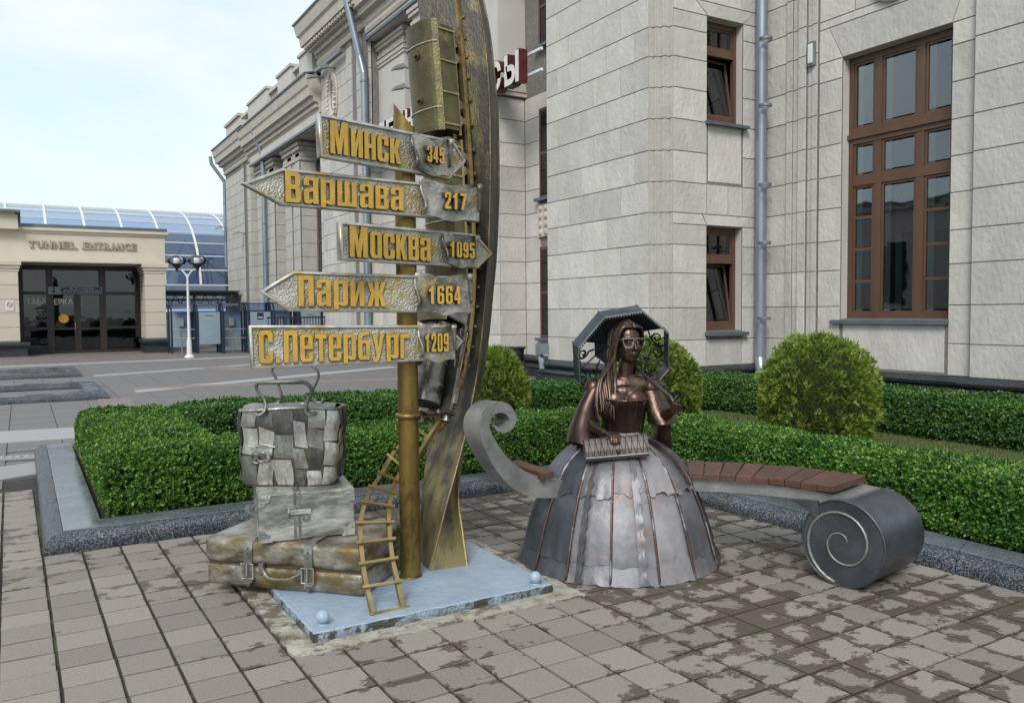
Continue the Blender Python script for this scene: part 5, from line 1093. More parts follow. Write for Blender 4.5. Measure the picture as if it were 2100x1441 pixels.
# cowcatcher
cw=MB()
for k in range(7): y=-.10+.2*k/6; cw.tube([fm@Vector((.33,y,.05)),fm@Vector((.40-.05*abs(y)/.1,y*.55,-.0))],.007,6)
cw.rect([fm@Vector((.335,-.105,.05)),fm@Vector((.335,.105,.05))],.016,.016,(0,0,1)); cw.rect([fm@Vector((.345,-.06,.0)),fm@Vector((.40,0,.0)),fm@Vector((.345,.06,.0))],.014,.014,(0,0,1)); cw.obj('cowcatcher','rail',LO)
def wagon(ypx, L_, label, ht=.27, wd_=.27, bolts=True):
    f2=frame_at(ypx); t=thing('railway_wagon',f2.translation,label,'wagon','wagons behind the locomotive'); h=L_/2
    MB().bbox(-h,h,-wd_/2+.01,wd_/2-.01,.06,ht-.05,.004,f2).obj('body','wagon',t)
    rf=MB(); rf.grid(lambda u,v: f2@Vector((-h-.015+(L_+.03)*v,-wd_/2-.008+(wd_+.016)*u,ht-.05+.05*(1-(2*u-1)**2)**.6)),14,2); rf.grid(lambda u,v: f2@Vector((-h-.015+(L_+.03)*v,-wd_/2-.008+(wd_+.016)*u,ht-.062+.05*(1-(2*u-1)**2)**.6)),14,2); ro=rf.obj('roof','wagon',t,fix=False)
    for x in (-h*.62,h*.62): MB().tube([f2@Vector((x,-wd_/2-.009+(wd_+.018)*u/14,ht-.048+.05*(1-(2*u/14-1)**2)**.6)) for u in range(15)],.005,5).obj('roof_seam','rim',ro)
    if bolts:
        for x in (-h*.42,h*.42): MB().lathe([(.026,0),(.026,.008),(.013,.010),(.013,.028),(0,.030)],12,mtx=f2 @ Matrix.Translation((x,.0,ht-.002))).obj('roof_vent','wagon',ro,smooth=True,angle=40)
    for s_ in (-1,1):
        MB().rect([f2@Vector((-h-.02,s_*.10,.05)),f2@Vector((h+.02,s_*.10,.05))],.02,.02,f2.to_3x3()@Vector((0,0,1))).obj('sole_bar','rail',t)
        for x in (-h*.75,-h*.45,h*.45,h*.75): MB().lathe([(0,-.008),(.030,-.008),(.030,.008),(0,.008)],14,mtx=f2 @ Matrix.Translation((x,s_*.09,.03)) @ Matrix.Rotation(R(90),4,'X')).obj('wheel','loco',t)
        for x in (-h*.9,-h*.3,h*.3,h*.9): MB().rect([f2@Vector((x,s_*(wd_/2-.006),.06)),f2@Vector((x,s_*(wd_/2-.006),ht-.06))],.012,.012,f2.to_3x3()@Vector((1,0,0))).obj('body_rib','rail',t)
        for x in (-h,h): MB().rect([f2@Vector((x,s_*.05,.05)),f2@Vector((x+math.copysign(.03,x),s_*.05,.05))],.03,.012,f2.to_3x3()@Vector((0,1,0))).obj('buffer','rail',t)
wagon(3.09,.66,'olive bronze wagon with two roof bolts at the top of the arch')
wagon(2.38,.62,'bronze wagon mostly hidden behind the upper four signs',ht=.22,wd_=.24,bolts=False)
wagon(1.86,.30,'short tender just above the locomotive behind the Paris sign',ht=.22,bolts=False)
# ---------------------------------------------------------------- signpost
PX,PY=1.925,4.457; CX,CY=1.857,4.341
SP = thing('signpost',(PX,PY,.05),'gold signpost with five arrow boards naming Minsk, Warsaw, Moscow, Paris and St Petersburg','signpost')
a=MB(); n_=20; rp_=.060
a.lathe([(rp_,.05),(rp_,2.66)],n_,(PX,PY,0)); top=[]
for k in range(n_): an=2*math.pi*k/n_; lat=(math.cos(an)*rt2.x+math.sin(an)*rt2.y)*rp_; top.append((PX+rp_*math.cos(an),PY+rp_*math.sin(an),2.72-lat*1.25))
o_=len(a.v); a.v+=top; a.f+=[(n_+k,n_+(k+1)%n_,o_+(k+1)%n_,o_+k) for k in range(n_)]
a.add([(x*.0+PX+(x-PX)*.9,PY+(y-PY)*.9,z-.004) for x,y,z in top]+[(PX+(x-PX)*.9,PY+(y-PY)*.9,2.4) for x,y,z in top],[(k,(k+1)%n_,n_+(k+1)%n_,n_+k) for k in range(n_)]+[tuple(range(n_,2*n_))]); a.f+=[(o_+k,o_+(k+1)%n_,o_+n_+(k+1)%n_,o_+n_+k) for k in range(n_)]
a.obj('pole','polegold',SP,smooth=True,angle=40)
MB().lathe([(rp_,.985),(rp_+.012,.99),(rp_+.017,1.003),(rp_+.012,1.016),(rp_,1.02)],n_,(PX,PY,0)).obj('collar','polegold',SP,smooth=True)
MB().lathe([(rp_,.05),(rp_+.012,.05),(rp_+.006,.062),(rp_,.066)],n_,(PX,PY,0)).obj('foot_weld','polegold',SP,smooth=True)

_s,_b=.35,.15
_C=[(1,.64),(1-_s,.64),(1-_s,.85),(.5,.875),(_s,.85),(_s,.15),(.5,.125),(1-_s,.15),(1-_s,.36),(1,.36),(1,.13),(.94,.05),(.82,0),(.18,0),(.06,.05),(0,.13),(0,.87),(.06,.95),(.18,1),(.82,1),(.94,.95),(1,.87)]
_O=[(0,.13),(.06,.05),(.18,0),(.82,0),(.94,.05),(1,.13),(1,.87),(.94,.95),(.82,1),(.18,1),(.06,.95),(0,.87)]
_6=[[(0,.12),(.14,0),(.86,0),(1,.12),(1,.5),(.88,.60),(.7,.62),(_s,.58),(_s,.86),(1-_s,.86),(1-_s,.72),(1,.72),(1,.88),(.86,1),(.14,1),(0,.88)],[(_s,.14),(1-_s,.14),(1-_s,.47),(_s,.47)]]
_B=[[(0,0),(.82,0),(.96,.06),(1,.15),(1,.40),(.95,.48),(.84,.525),(.94,.58),(.97,.65),(.97,.86),(.92,.95),(.80,1),(0,1)],[(_s,.14),(1-_s,.14),(1-_s,.44),(_s,.44)],[(_s,.59),(.63,.59),(.63,.86),(_s,.86)]]
HEAVY={'П':[[(0,0),(_s,0),(_s,.85),(1-_s,.85),(1-_s,0),(1,0),(1,1),(0,1)]],
'н':[[(0,0),(_s,0),(_s,.42),(1-_s,.42),(1-_s,0),(1,0),(1,1),(1-_s,1),(1-_s,.58),(_s,.58),(_s,1),(0,1)]],
'и':[[(0,0),(_s,0),(1-_s,.58),(1-_s,0),(1,0),(1,1),(1-_s,1),(_s,.42),(_s,1),(0,1)]],
'М':[[(0,0),(.24,0),(.24,.60),(.41,0),(.59,0),(.76,.60),(.76,0),(1,0),(1,1),(.67,1),(.5,.42),(.33,1),(0,1)]],
'с':[_C],'С':[_C],'В':_B,'в':_B,'о':[_O,[(_s,.15),(.5,.12),(1-_s,.15),(1-_s,.85),(.5,.88),(_s,.85)]],'0':[_O,[(_s,.15),(.5,.12),(1-_s,.15),(1-_s,.85),(.5,.88),(_s,.85)]],
'к':[[(0,0),(_s,0),(_s,.36),(.42,.44),(.63,0),(1,0),(.68,.53),(.97,1),(.62,1),(_s,.60),(_s,1),(0,1)]],
'а':[[(0,.11),(.05,.04),(.15,0),(.44,0),(1-_s,.09),(1-_s,0),(1,0),(1,.87),(.94,.95),(.82,1),(.18,1),(.06,.95),(0,.87),(0,.68),(_s,.68),(_s,.86),(.5,.885),(1-_s,.86),(1-_s,.62),(.16,.56),(.03,.50),(0,.42)],[(_s,.14),(1-_s,.16),(1-_s,.48),(_s,.43)]],
'р':[[(0,0),(_s,0),(_s,.17),(.55,.11),(.82,.11),(.95,.15),(1,.23),(1,.87),(.94,.95),(.82,1),(.55,1),(_s,.95),(_s,1),(0,1)],[(_s,.25),(1-_s,.25),(1-_s,.87),(_s,.87)]],
'ш':[[(0,0),(1,0),(1,1),(.76,1),(.76,.15),(.62,.15),(.62,1),(.38,1),(.38,.15),(.24,.15),(.24,1),(0,1)]],
'ж':[[(0,0),(.24,0),(.39,.42),(.39,0),(.61,0),(.61,.42),(.76,0),(1,0),(.79,.51),(.99,1),(.76,1),(.61,.60),(.61,1),(.39,1),(.39,.60),(.24,1),(.01,1),(.21,.51)]],
'е':[[(0,.13),(.06,.05),(.18,0),(.82,0),(.94,.05),(1,.13),(1,.33),(1-_s,.33),(1-_s,.14),(.5,.12),(_s,.14),(_s,.45),(1,.45),(1,.87),(.94,.95),(.82,1),(.18,1),(.06,.95),(0,.87)],[(_s,.58),(1-_s,.58),(1-_s,.86),(.5,.88),(_s,.86)]],
'т':[[(.32,0),(.68,0),(.68,.83),(1,.83),(1,1),(0,1),(0,.83),(.32,.83)]],
'б':[[(0,.12),(.14,0),(.86,0),(1,.12),(1,.57),(.94,.65),(.82,.70),(_s,.68),(_s,.80),(.55,.85),(.93,.87),(.95,1),(.40,.985),(.12,.94),(0,.82)],[(_s,.14),(1-_s,.14),(1-_s,.57),(_s,.57)]],
'у':[[(.04,0),(.30,0),(.46,.03),(.60,.16),(1,1),(.66,1),(.52,.52),(.36,1),(0,1),(.34,.26),(.28,.15),(.04,.15)]],
'г':[[(0,0),(_s,0),(_s,.83),(1,.83),(1,1),(0,1)]],'.':[[(0,0),(1,0),(1,1),(0,1)]],
'1':[[(.40,0),(.95,0),(.95,1),(.60,1),(.38,.88),(.05,.80),(.05,.66),(.40,.70)]],
'2':[[(0,0),(1,0),(1,.16),(.46,.16),(.92,.50),(1,.62),(1,.87),(.94,.95),(.82,1),(.18,1),(.06,.95),(0,.87),(0,.66),(_s,.66),(_s,.86),(1-_s,.86),(1-_s,.64),(0,.17)]],
'3':[[(0,.13),(.06,.05),(.18,0),(.82,0),(.94,.05),(1,.13),(1,.42),(.86,.515),(1,.60),(1,.87),(.94,.95),(.82,1),(.18,1),(.06,.95),(0,.87),(0,.68),(_s,.68),(_s,.86),(1-_s,.86),(1-_s,.58),(.42,.58),(.42,.44),(1-_s,.44),(1-_s,.14),(_s,.14),(_s,.34),(0,.34)]],
'4':[[(.48,0),(.84,0),(.84,.2),(1,.2),(1,.34),(.84,.34),(.84,1),(.42,1),(0,.36),(0,.2),(.48,.2)],[(.27,.34),(.48,.34),(.48,.72)]],
'5':[[(0,.13),(.06,.05),(.18,0),(.82,0),(.94,.05),(1,.13),(1,.54),(.94,.62),(.80,.66),(_s,.63),(_s,.84),(.95,.84),(.95,1),(0,1),(0,.47),(_s,.47),(_s,.51),(1-_s,.51),(1-_s,.14),(_s,.14),(_s,.32),(0,.32)]],
'6':_6,'9':[[(1-x,1-y) for x,y in q] for q in _6],'7':[[(.12,0),(.52,0),(.98,.82),(1,1),(0,1),(0,.84),(.58,.84)]]}
from mathutils.geometry import tessellate_polygon
_HC={}
def heavy(ch,x0,x1,y0,y1,depth,mtx):
    """bold condensed capital or numeral cut from plate"""
    if ch not in _HC:
        loops=[[Vector((x,y,0)) for x,y in q] for q in HEAVY[ch]]; tri=[tuple(t) for t in tessellate_polygon(loops)]; flat=[(v.x,v.y) for q in loops for v in q]
        n=len(flat); F=[t for t in tri]+[tuple(i+n for i in t) for t in tri]; k=0
        for q in loops:
            m=len(q); F+=[(k+i,k+(i+1)%m,n+k+(i+1)%m,n+k+i) for i in range(m)]; k+=m
        _HC[ch]=(flat,F)
    flat,F=_HC[ch]; a=MB(); a.add([mtx@Vector((x0+(x1-x0)*x,y0+(y1-y0)*y,z)) for z in (0,depth) for x,y in flat],F); return a
def inset(poly,d):
    n=len(poly); out_=[]
    for i in range(n):
        p0,p1,p2=Vector(poly[i-1]),Vector(poly[i]),Vector(poly[(i+1)%n]); a_=(p1-p0).normalized(); b_=(p2-p1).normalized(); na=Vector((-a_.y,a_.x)); nb=Vector((-b_.y,b_.x)); m_=(na+nb)/max(.25,1+na.dot(nb)); q_=p1+m_*d; out_.append((q_.x,q_.y))
    return out_
def sign(ang, poly, word, wx, wz, num, nx, nz, px0, label, curl=1):
    """poly: outline (s,z) anticlockwise; word box wx=(s0,s1), wz=(left bottom, left top, right bottom, right top); num box; px0=(s0,s1,z0,z1) parchment"""
    A_=R(ang); X=Vector((math.cos(A_),math.sin(A_),0)); Z=Vector((math.sin(A_),-math.cos(A_),0))
    mtx=Matrix((X,Vector((0,0,1)),Z)).transposed().to_4x4(); mtx.translation=(CX,CY,0)
    b=MB().prism(inset(poly,.004),.022,mtx @ Matrix.Translation((0,0,-.012))).obj('sign_board','board',SP); b['label']=label
    i1=inset(poly,.017); n=len(poly); r_=MB()
    vs=[mtx@Vector((x,y,z)) for z,pp in ((-.016,poly),(.017,poly),(.020,inset(poly,.004)),(.020,inset(poly,.013)),(.009,i1)) for x,y in pp]
    r_.add(vs,[(l*n+i,l*n+(i+1)%n,(l+1)*n+(i+1)%n,(l+1)*n+i) for l in range(4) for i in range(n)]); r_.obj('rim','rim',b,smooth=True,angle=60)
    # letters
    ws=[{'М':1.5,'ш':1.4,'ж':1.4,'.':.34,' ':.2,'т':.9,'г':.8}.get(c,1.05 if c.isupper() else 1.0) for c in word]; tot=sum(ws); x=wx[0]; k_=(wx[1]-wx[0])/tot
    for c,w_ in zip(word,ws):
        if c!=' ':
            f=(x-wx[0])/(wx[1]-wx[0]); zb=wz[0]+(wz[2]-wz[0])*f; zt=wz[1]+(wz[3]-wz[1])*f; Hh=zt-zb
            y0,y1=zb,zt
            if c.islower() and c not in 'б': y1=zb+Hh*.90
            if c in 'ру': y0=zb-Hh*.10
            if c=='.': y1=zb+Hh*.14
            heavy(c,x+.002,x+w_*k_*.84+.004,y0-.002,y1+.002,.013,mtx @ Matrix.Translation((0,0,.009))).obj('letter_edge','lettere',b)
            heavy(c,x+.003,x+w_*k_*.84+.003,y0,y1,.006,mtx @ Matrix.Translation((0,0,.0205))).obj('letter','letter',b)
        x+=w_*k_
    # curled sheet with the distance
    s0,s1,z0,z1=px0; H_=z1-z0; W_=s1-s0
    def ps(u,v):
        x=s0+W_*u+.012*math.sin(6*v+u*2)*(1-abs(2*u-1)); y=z0+H_*v+.010*math.sin(5*u+2)+.006*math.sin(11*u); z=.022+.016*math.sin(math.pi*u)+.006*math.sin(4*u+5*v)
        e=abs(2*u-1)
        if u>.88 and v>.35: w_=(u-.88)/.12; z+=.035*w_*(v-.35); x-=.03*w_*w_*(v-.35)/.65
        if u<.12: w_=(.12-u)/.12; z+=.022*w_*math.sin(3*v+.6); x+=.012*w_*math.sin(7*v)
        if v>.9 and u>.6: z+=.02*(v-.9)/.1*(u-.6)/.4
        return mtx@Vector((x,y,z))
    sh=MB(); sh.grid(ps,26,14); nn_=len(sh.v); sh.v+=[tuple(Vector(p)-Z*.004) for p in sh.v]; sh.f+=[tuple(i+nn_ for i in reversed(f)) for f in sh.f[:]]
    K_=27; edge=[i for i in range(K_)]+[K_*j+K_-1 for j in range(1,15)]+[K_*14+i for i in range(K_-2,-1,-1)]+[K_*j for j in range(13,0,-1)]; sh.f+=[(edge[i],edge[(i+1)%len(edge)],edge[(i+1)%len(edge)]+nn_,edge[i]+nn_) for i in range(len(edge))]
    pa=sh.obj('number_sheet','parch',b,smooth=True,angle=60,fix=False)
    # rolled right edge
    MB().tube([ps(.985,v/8)+Z*.006 for v in range(2,9)],[.006+.0018*v for v in range(7)],8).obj('rolled_edge','parch',b,smooth=True)
    MB().tube([ps(.02,v/8)+Z*.004 for v in range(1,8)],[.009,.008,.006,.005,.006,.008,.010],8).obj('rolled_edge','parch',b,smooth=True)
    w_=(nx[1]-nx[0])/len(num)
    for k,c in enumerate(num): 
        cw_=w_*.62 if c=='1' else w_*.80
        heavy(c,nx[0]+k*w_,nx[0]+k*w_+cw_,nz[0],nz[1],.030,mtx @ Matrix.Translation((0,0,.032))).obj('numeral','lettere',b)
        heavy(c,nx[0]+k*w_+.0006,nx[0]+k*w_+cw_-.0006,nz[0]+.0006,nz[1]-.0006,.004,mtx @ Matrix.Translation((0,0,.0595))).obj('numeral_face','letter',b)
sign(15.4,[(-.540,2.398),(.340,2.378),(.475,2.500),(.372,2.610),(-.545,2.617)],'Минск',(-.485,-.015),(2.424,2.592,2.420,2.565),'345',(.135,.272),(2.452,2.545),(.055,.345,2.395,2.600),'top board pointing right, lettered Минск 345')
sign(6.0,[(-.702,2.150),(.508,2.134),(.515,2.332),(-.700,2.338),(-.905,2.243)],'Варшава',(-.690,.005),(2.168,2.322,2.168,2.305),'217',(.242,.400),(2.192,2.288),(.105,.510,2.140,2.345),'second board from the top pointing left, lettered Варшава 217')
sign(20.2,[(-.455,1.874),(.612,1.868),(.755,1.968),(.596,2.080),(-.456,2.074)],'Москва',(-.402,.205),(1.894,2.056,1.896,2.040),'1095',(.320,.545),(1.925,2.018),(.295,.585,1.878,2.060),'third board from the top pointing right, lettered Москва 1095')
sign(-7.3,[(-.637,1.612),(.392,1.592),(.396,1.803),(-.607,1.826),(-.781,1.718)],'Париж',(-.588,-.090),(1.640,1.804,1.634,1.782),'1664',(.128,.330),(1.648,1.750),(.060,.402,1.600,1.815),'fourth board from the top pointing left, lettered Париж 1664')
sign(-5.7,[(-.838,1.313),(.258,1.326),(.353,1.432),(.245,1.528),(-.842,1.541)],'С. Петербург',(-.800,.030),(1.342,1.514,1.345,1.495),'1209',(.102,.250),(1.378,1.482),(.080,.300,1.330,1.525),'lowest board pointing right, lettered С. Петербург 1209')
# ---------------------------------------------------------------- luggage
def boxframe(o, ang): m_=Matrix.Translation(o) @ Matrix.Rotation(ang,4,'Z'); return m_
def slab(q,f,x0,x1,y0,y1,z0,z1,b=.008): q.bbox(x0,x1,y0,y1,z0,z1,b,f); return q
# big strapped suitcase: local x along the front, y back, z up
f1=boxframe((.865,4.945,.055),R(-45.5)); L1,W1,H1=.985,.60,.272
C1_=thing('suitcase',f1.translation,'big flat ochre metal suitcase with two buckled straps at the bottom of the pile','suitcase')
def puff(f,x0,x1,y0,y1,z0,z1,amp,seed,b=.035,n=10):
    """soft-edged case half, dented like beaten sheet"""
    bm=bmesh.new(); bmesh.ops.create_cube(bm,size=1)
    for w in bm.verts: w.co=Vector(((x0+x1)/2+w.co.x*(x1-x0),(y0+y1)/2+w.co.y*(y1-y0),(z0+z1)/2+w.co.z*(z1-z0)))
    bmesh.ops.bevel(bm,geom=bm.edges[:],offset=b,segments=3,profile=.6,affect='EDGES')
    bmesh.ops.subdivide_edges(bm,edges=[e for e in bm.edges if e.calc_length()>.12],cuts=n,use_grid_fill=True)
    rg=random.Random(seed); ph=[rg.uniform(0,6) for _ in range(6)]
    for w in bm.verts:
        c=w.co; d=math.sin(9*c.x+ph[0])*math.sin(8*c.z*1.6+ph[1])+.6*math.sin(17*c.x+11*c.y+ph[2])+.5*math.sin(23*c.z+13*c.x+ph[3])
        c2=Vector(((x0+x1)/2,(y0+y1)/2,(z0+z1)/2)); w.co=c+(c-c2).normalized()*d*amp
    return MB().bm(bm,f)
puff(f1,0,L1,0,W1,0,.128,.0035,1).obj('lower_shell','case1',C1_,smooth=True,angle=50); puff(f1,-.006,L1+.004,-.004,W1,.134,H1,.0035,2).obj('lid','case1',C1_,smooth=True,angle=50)
MB().box(.02,L1-.02,.012,W1-.02,.120,.142,f1).obj('lid_joint','lettere',C1_)
for x in (.285,.66):
    MB().rect([f1@Vector(p) for p in ((x,.42,H1+.004),(x,.05,H1+.006),(x,.0,H1-.01),(x,-.012,H1-.05),(x,-.012,.16),(x,-.014,.06),(x+.004,-.02,.035))],.052,.006,[(f1.to_3x3()@Vector(v)) for v in ((0,0,1),(0,0,1),(0,-1,1),(0,-1,0),(0,-1,0),(0,-1,0),(0,-1,0))]).obj('strap','strap',C1_)
    bk=MB(); bk.tube([f1@Vector(p) for p in ((x-.036,-.024,.145),(x+.036,-.024,.145),(x+.036,-.024,.062),(x-.036,-.024,.062))],.0055,6,closed=True); bk.tube([f1@Vector((x,-.027,.145)),f1@Vector((x,-.03,.075))],.004,6); bk.obj('buckle','rim',C1_)
    for z in (.20,.23): MB().lathe([(.004,0),(.006,.002),(.004,.003),(0,.003)],8,mtx=f1 @ Matrix.Translation((x,-.0155,z)) @ Matrix.Rotation(R(90),4,'X')).obj('strap_hole','lettere',C1_)
    MB().prism([(-.022,0),(.022,0),(0,-.03)],.006,f1 @ Matrix.Translation((x+.004,-.02,.045)) @ Matrix.Rotation(R(90),4,'X')).obj('strap_tip','strap',C1_)
hp=bez([f1@Vector(p) for p in ((.375,-.012,.128),(.40,-.045,.118),(.44,-.058,.085),(.50,-.058,.078),(.57,-.055,.085),(.605,-.04,.105),(.615,-.012,.108))],5)
MB().tube(hp,[.010]*6+[.016]*18+[.010]*(len(hp)-24),8,flat=.7).obj('handle','case1',C1_,smooth=True)
MB().bbox(.355,.385,-.022,.0,.095,.15,.004,f1).obj('handle_mount','strap',C1_); MB().bbox(.60,.63,-.022,.0,.08,.13,.004,f1).obj('handle_mount','strap',C1_)
# middle case with metal corners
f2=boxframe((1.095,4.635,.331),R(-11)); L2,W2,H2=.53,.60,.268
C2_=thing('suitcase',f2.translation,'square silver metal suitcase with corner guards and a clasp in the middle of the pile','suitcase')
puff(f2,0,L2,0,W2,0,H2,.0018,5,b=.010).obj('body','case2',C2_,smooth=True,angle=40)
for x in (.198,.222): MB().rect([f2@Vector(p) for p in ((x,W2*.95,H2+.003),(x,-.001,H2+.003),(x,-.003,H2),(x,-.003,.0))],.014,.007,[(f2.to_3x3()@Vector(v)) for v in ((0,0,1),(0,-1,1),(0,-1,0),(0,-1,0))]).obj('band','strap',C2_)
MB().bbox(.155,.285,-.016,-.003,.145,.172,.003,f2).obj('clasp','case2',C2_); MB().bbox(.238,.278,-.014,-.002,.108,.142,.003,f2).obj('lock','strap',C2_); MB().lathe([(.006,0),(.007,.004),(0,.005)],8,mtx=f2 @ Matrix.Translation((.258,-.014,.122)) @ Matrix.Rotation(R(90),4,'X')).obj('rivet','rim',C2_)
MB().tube([f2@Vector(p) for p in ((.165,-.01,.135),(.165,-.02,.16),(.165,-.01,.185))],.005,6).obj('clasp_loop','strap',C2_)
for (x,z,sx,sz) in ((0,0,1,1),(L2,0,-1,1),(0,H2,1,-1),(L2,H2,-1,-1)):
    q=MB(); pts=[(0,0),(.075,0),(.062,.022),(.060,.040),(.038,.050),(.030,.066),(0,.072)]
    if sx*sz<0: pts=pts[::-1]
    q.prism([(x+sx*a_,z+sz*b_) for a_,b_ in pts],.006,f2 @ Matrix.Translation((0,-.0025,0)) @ Matrix.Rotation(R(90),4,'X')); q.obj('corner_guard','case2',C2_)
q=MB(); 
for x,z,sx,sz in ((.0,.0,1,1),(L2,0,-1,1),(0,H2,1,-1),(L2,H2,-1,-1)):
    for dx_,dz_ in ((.05,.012),(.015,.05)): q.lathe([(.004,0),(.004,.003),(0,.004)],7,mtx=f2 @ Matrix.Translation((x+sx*dx_,-.009,z+sz*dz_)) @ Matrix.Rotation(R(90),4,'X'))
q.obj('rivets','strap',C2_,kind='stuff')
q=MB(); q.rect([f2@Vector(p) for p in ((-.002,.28,.15),(-.045,.28,.15),(-.055,.22,.145),(-.045,.14,.14),(-.002,.14,.14))],.026,.008,(0,0,1)); q.obj('side_handle','strap',C2_)
# handbag on top, patched from beaten plates
f3=boxframe((1.375,4.905,.603),R(-32)); C3_=thing('handbag',f3.translation,'patchwork silver metal handbag with scrolled handles on top of the luggage pile','handbag')
_pc=[(.278*math.copysign(abs(math.cos(t_))**.34,math.cos(t_)),.15*math.copysign(abs(math.sin(t_))**.34,math.sin(t_))) for t_ in [2*math.pi*k/720 for k in range(721)]]
_pl=[0.0]
for k in range(720): _pl.append(_pl[-1]+math.hypot(_pc[k+1][0]-_pc[k][0],_pc[k+1][1]-_pc[k][1]))
def bagu(u):
    # even spacing along the bag's outline
    s_=(u%1)*_pl[-1]; import bisect; k=min(719,max(0,bisect.bisect_right(_pl,s_)-1)); return (k+(s_-_pl[k])/max(1e-9,_pl[k+1]-_pl[k]))/720
def bagp(u,v,off=0):
    """u around (0..1), v up"""
    a_=2*math.pi*bagu(u); cx_=math.cos(a_); sx_=math.sin(a_); e=.34
    hw=.278+.020*v; hd=.15-.025*v; x=hw*math.copysign(abs(cx_)**e,cx_); y=hd*math.copysign(abs(sx_)**e,sx_)
    z=.44*v+.010*math.sin(7*x+1)*v; dent=.006*math.sin(21*x+9*z)+.005*math.sin(33*z+14*x*y+2)+.004*math.sin(40*y+12*z)
    k_=1+(dent+off)/.28; low=1-.10*max(0,(.12-v)/.12)**2
    return f3@Vector((x*k_*low,y*k_*low,z))
q=MB().grid(lambda u,v:bagp(u,v,-.004),72,10,closeu=True); q.add([bagp(k/72,0) for k in range(72)],[tuple(range(72))]); q.obj('inner_shell','lettere',C3_,fix=False)
rg=random.Random(12); nu=17
cutsv=[]
for i in range(nu):
    vs_=[0]; 
    while vs_[-1]<1: vs_.append(min(1,vs_[-1]+rg.uniform(.20,.42)))
    if len(vs_)>2 and vs_[-1]-vs_[-2]<.14: vs_.pop(-2)
    for j in range(len(vs_)-1):
        u0,u1=i/nu,(i+1)/nu; v0,v1=vs_[j],vs_[j+1]; sk=rg.uniform(-.022,.022); offs=rg.uniform(.0,.009); sk2=rg.uniform(-.12,.12)
        def pf(s_,t_,u0=u0,u1=u1,v0=v0,v1=v1,sk=sk,sk2=sk2,offs=offs): return bagp(u0+(u1-u0)*s_+sk*(t_-.5)-.002, max(0,min(1,v0+(v1-v0)*t_+sk2*(s_-.5)*(0<v0 or 0)*(v1<1))), offs+.004*math.sin(math.pi*s_)*math.sin(math.pi*t_))
        MB().grid(lambda a_,b_: pf(.035+.93*a_,.03+.94*b_),7,5).obj('plate_patch','bagm',C3_,smooth=True)
rim=[bagp(k/72,1.0,.002) for k in range(72)]; MB().tube(rim,.010,6,closed=True).obj('rim','bagm',C3_,smooth=True)
MB().grid(lambda u,v: f3@Vector((-.27+.54*u,-.105+.21*v,.435+.03*(1-(2*v-1)**2)+.004*math.sin(30*u+9*v))),20,8).obj('top_flap','bagm',C3_,smooth=True)
for (yy,dz,nm) in ((-.135,0,0),(.11,.015,1)):
    hp=bez([f3@Vector(p) for p in ((-.175,yy-.012,.425),(-.150,yy-.035,.415),(-.118,yy-.02,.44),(-.125,yy,.50),(-.165,yy-.005,.56),(-.150,yy-.03,.60),(-.06,yy-.05,.605),(.05,yy-.05,.605),(.125,yy-.03,.60),(.155,yy-.005,.55),(.125,yy,.49),(.120,yy-.02,.44),(.15,yy-.035,.415),(.175,yy-.012,.43))] if nm==0 else [f3@Vector(p) for p in ((-.15,yy,.44),(-.12,yy+.02,.46),(-.10,yy,.50),(-.13,yy,.60),(-.155,yy,.66),(-.10,yy+.01,.70),(.02,yy+.01,.70),(.10,yy,.675),(.13,yy,.62),(.09,yy,.52),(.10,yy,.47),(.14,yy,.455),(.16,yy,.48))],5)
    MB().tube(hp,.0085,8,flat=1.5).obj('handle','strap',C3_,smooth=True)
q=MB()
for k in range(3): q.tube([f3@Vector((-.17+.03*k+(.035-.007*k)*math.cos(t_*.5+k),-.158,.17+(.035-.007*k)*math.sin(t_*.5+k))) for t_ in range(11)],.005,6)
q.tube([f3@Vector((-.22+.02*t_,-.158,.235-.006*math.sin(t_))) for t_ in range(9)],.005,6); q.obj('scroll_ornament','strap',C3_)
MB().tube([f3@Vector((.285,.02+.022*math.cos(t_*.6),.16+.03*math.sin(t_*.6))) for t_ in range(11)],.006,6,closed=True).obj('side_ring','rail',C3_)
MB().tube(bez([f3@Vector(p) for p in ((.27,-.09,.42),(.285,-.06,.3),(.29,-.02,.2),(.287,-.02,.05))],4),.008,6,flat=2).obj('side_strap','strap',C3_)
# ---------------------------------------------------------------- curved bench
BC=Vector((2.68,2.85)); RI,RO=1.40,1.88
def bp(ph,r,z): a_=R(ph); return Vector((BC.x+r*math.cos(a_),BC.y+r*math.sin(a_),z))
BN=thing('scroll_bench',(4.1,3.4,0),'curved steel bench with scrolled ends and red-brown slats behind the statue','bench')
cl=[(10.4,.484,.030),(20,.496,.032),(40,.500,.035),(60,.495,.040),(78,.495,.050),(86,.512,.060),(92,.548,.066),(96.5,.610,.063),(101,.710,.054),(104.3,.82,.047),(106.2,.91,.042),(106.2,.975,.039),(104.4,1.024,.036),(101.6,1.042,.033),(98.8,1.022,.030),(97.2,.970,.026),(97.7,.925,.022),(99.8,.902,.017),(102.0,.914,.011),(103.0,.934,.006)]
S2=1.4*math.pi/180
cc=bez([(p*S2,z,h) for p,z,h in cl],6); up_=[];lo_=[]
for i,c in enumerate(cc):
    t=(cc[min(i+1,len(cc)-1)]-cc[max(i-1,0)]); t=Vector((t.x,t.y)).normalized(); n_=Vector((-t.y,t.x)); up_.append((c.x+n_.x*c.z,c.y+n_.y*c.z)); lo_.append((c.x-n_.x*c.z,c.y-n_.y*c.z))
def bt(s_,r_,z): a_=R(10.6); c_,q_=math.cos(a_),math.sin(a_); return Vector((BC.x+r_*c_-q_*s_,BC.y+r_*q_+c_*s_,z))
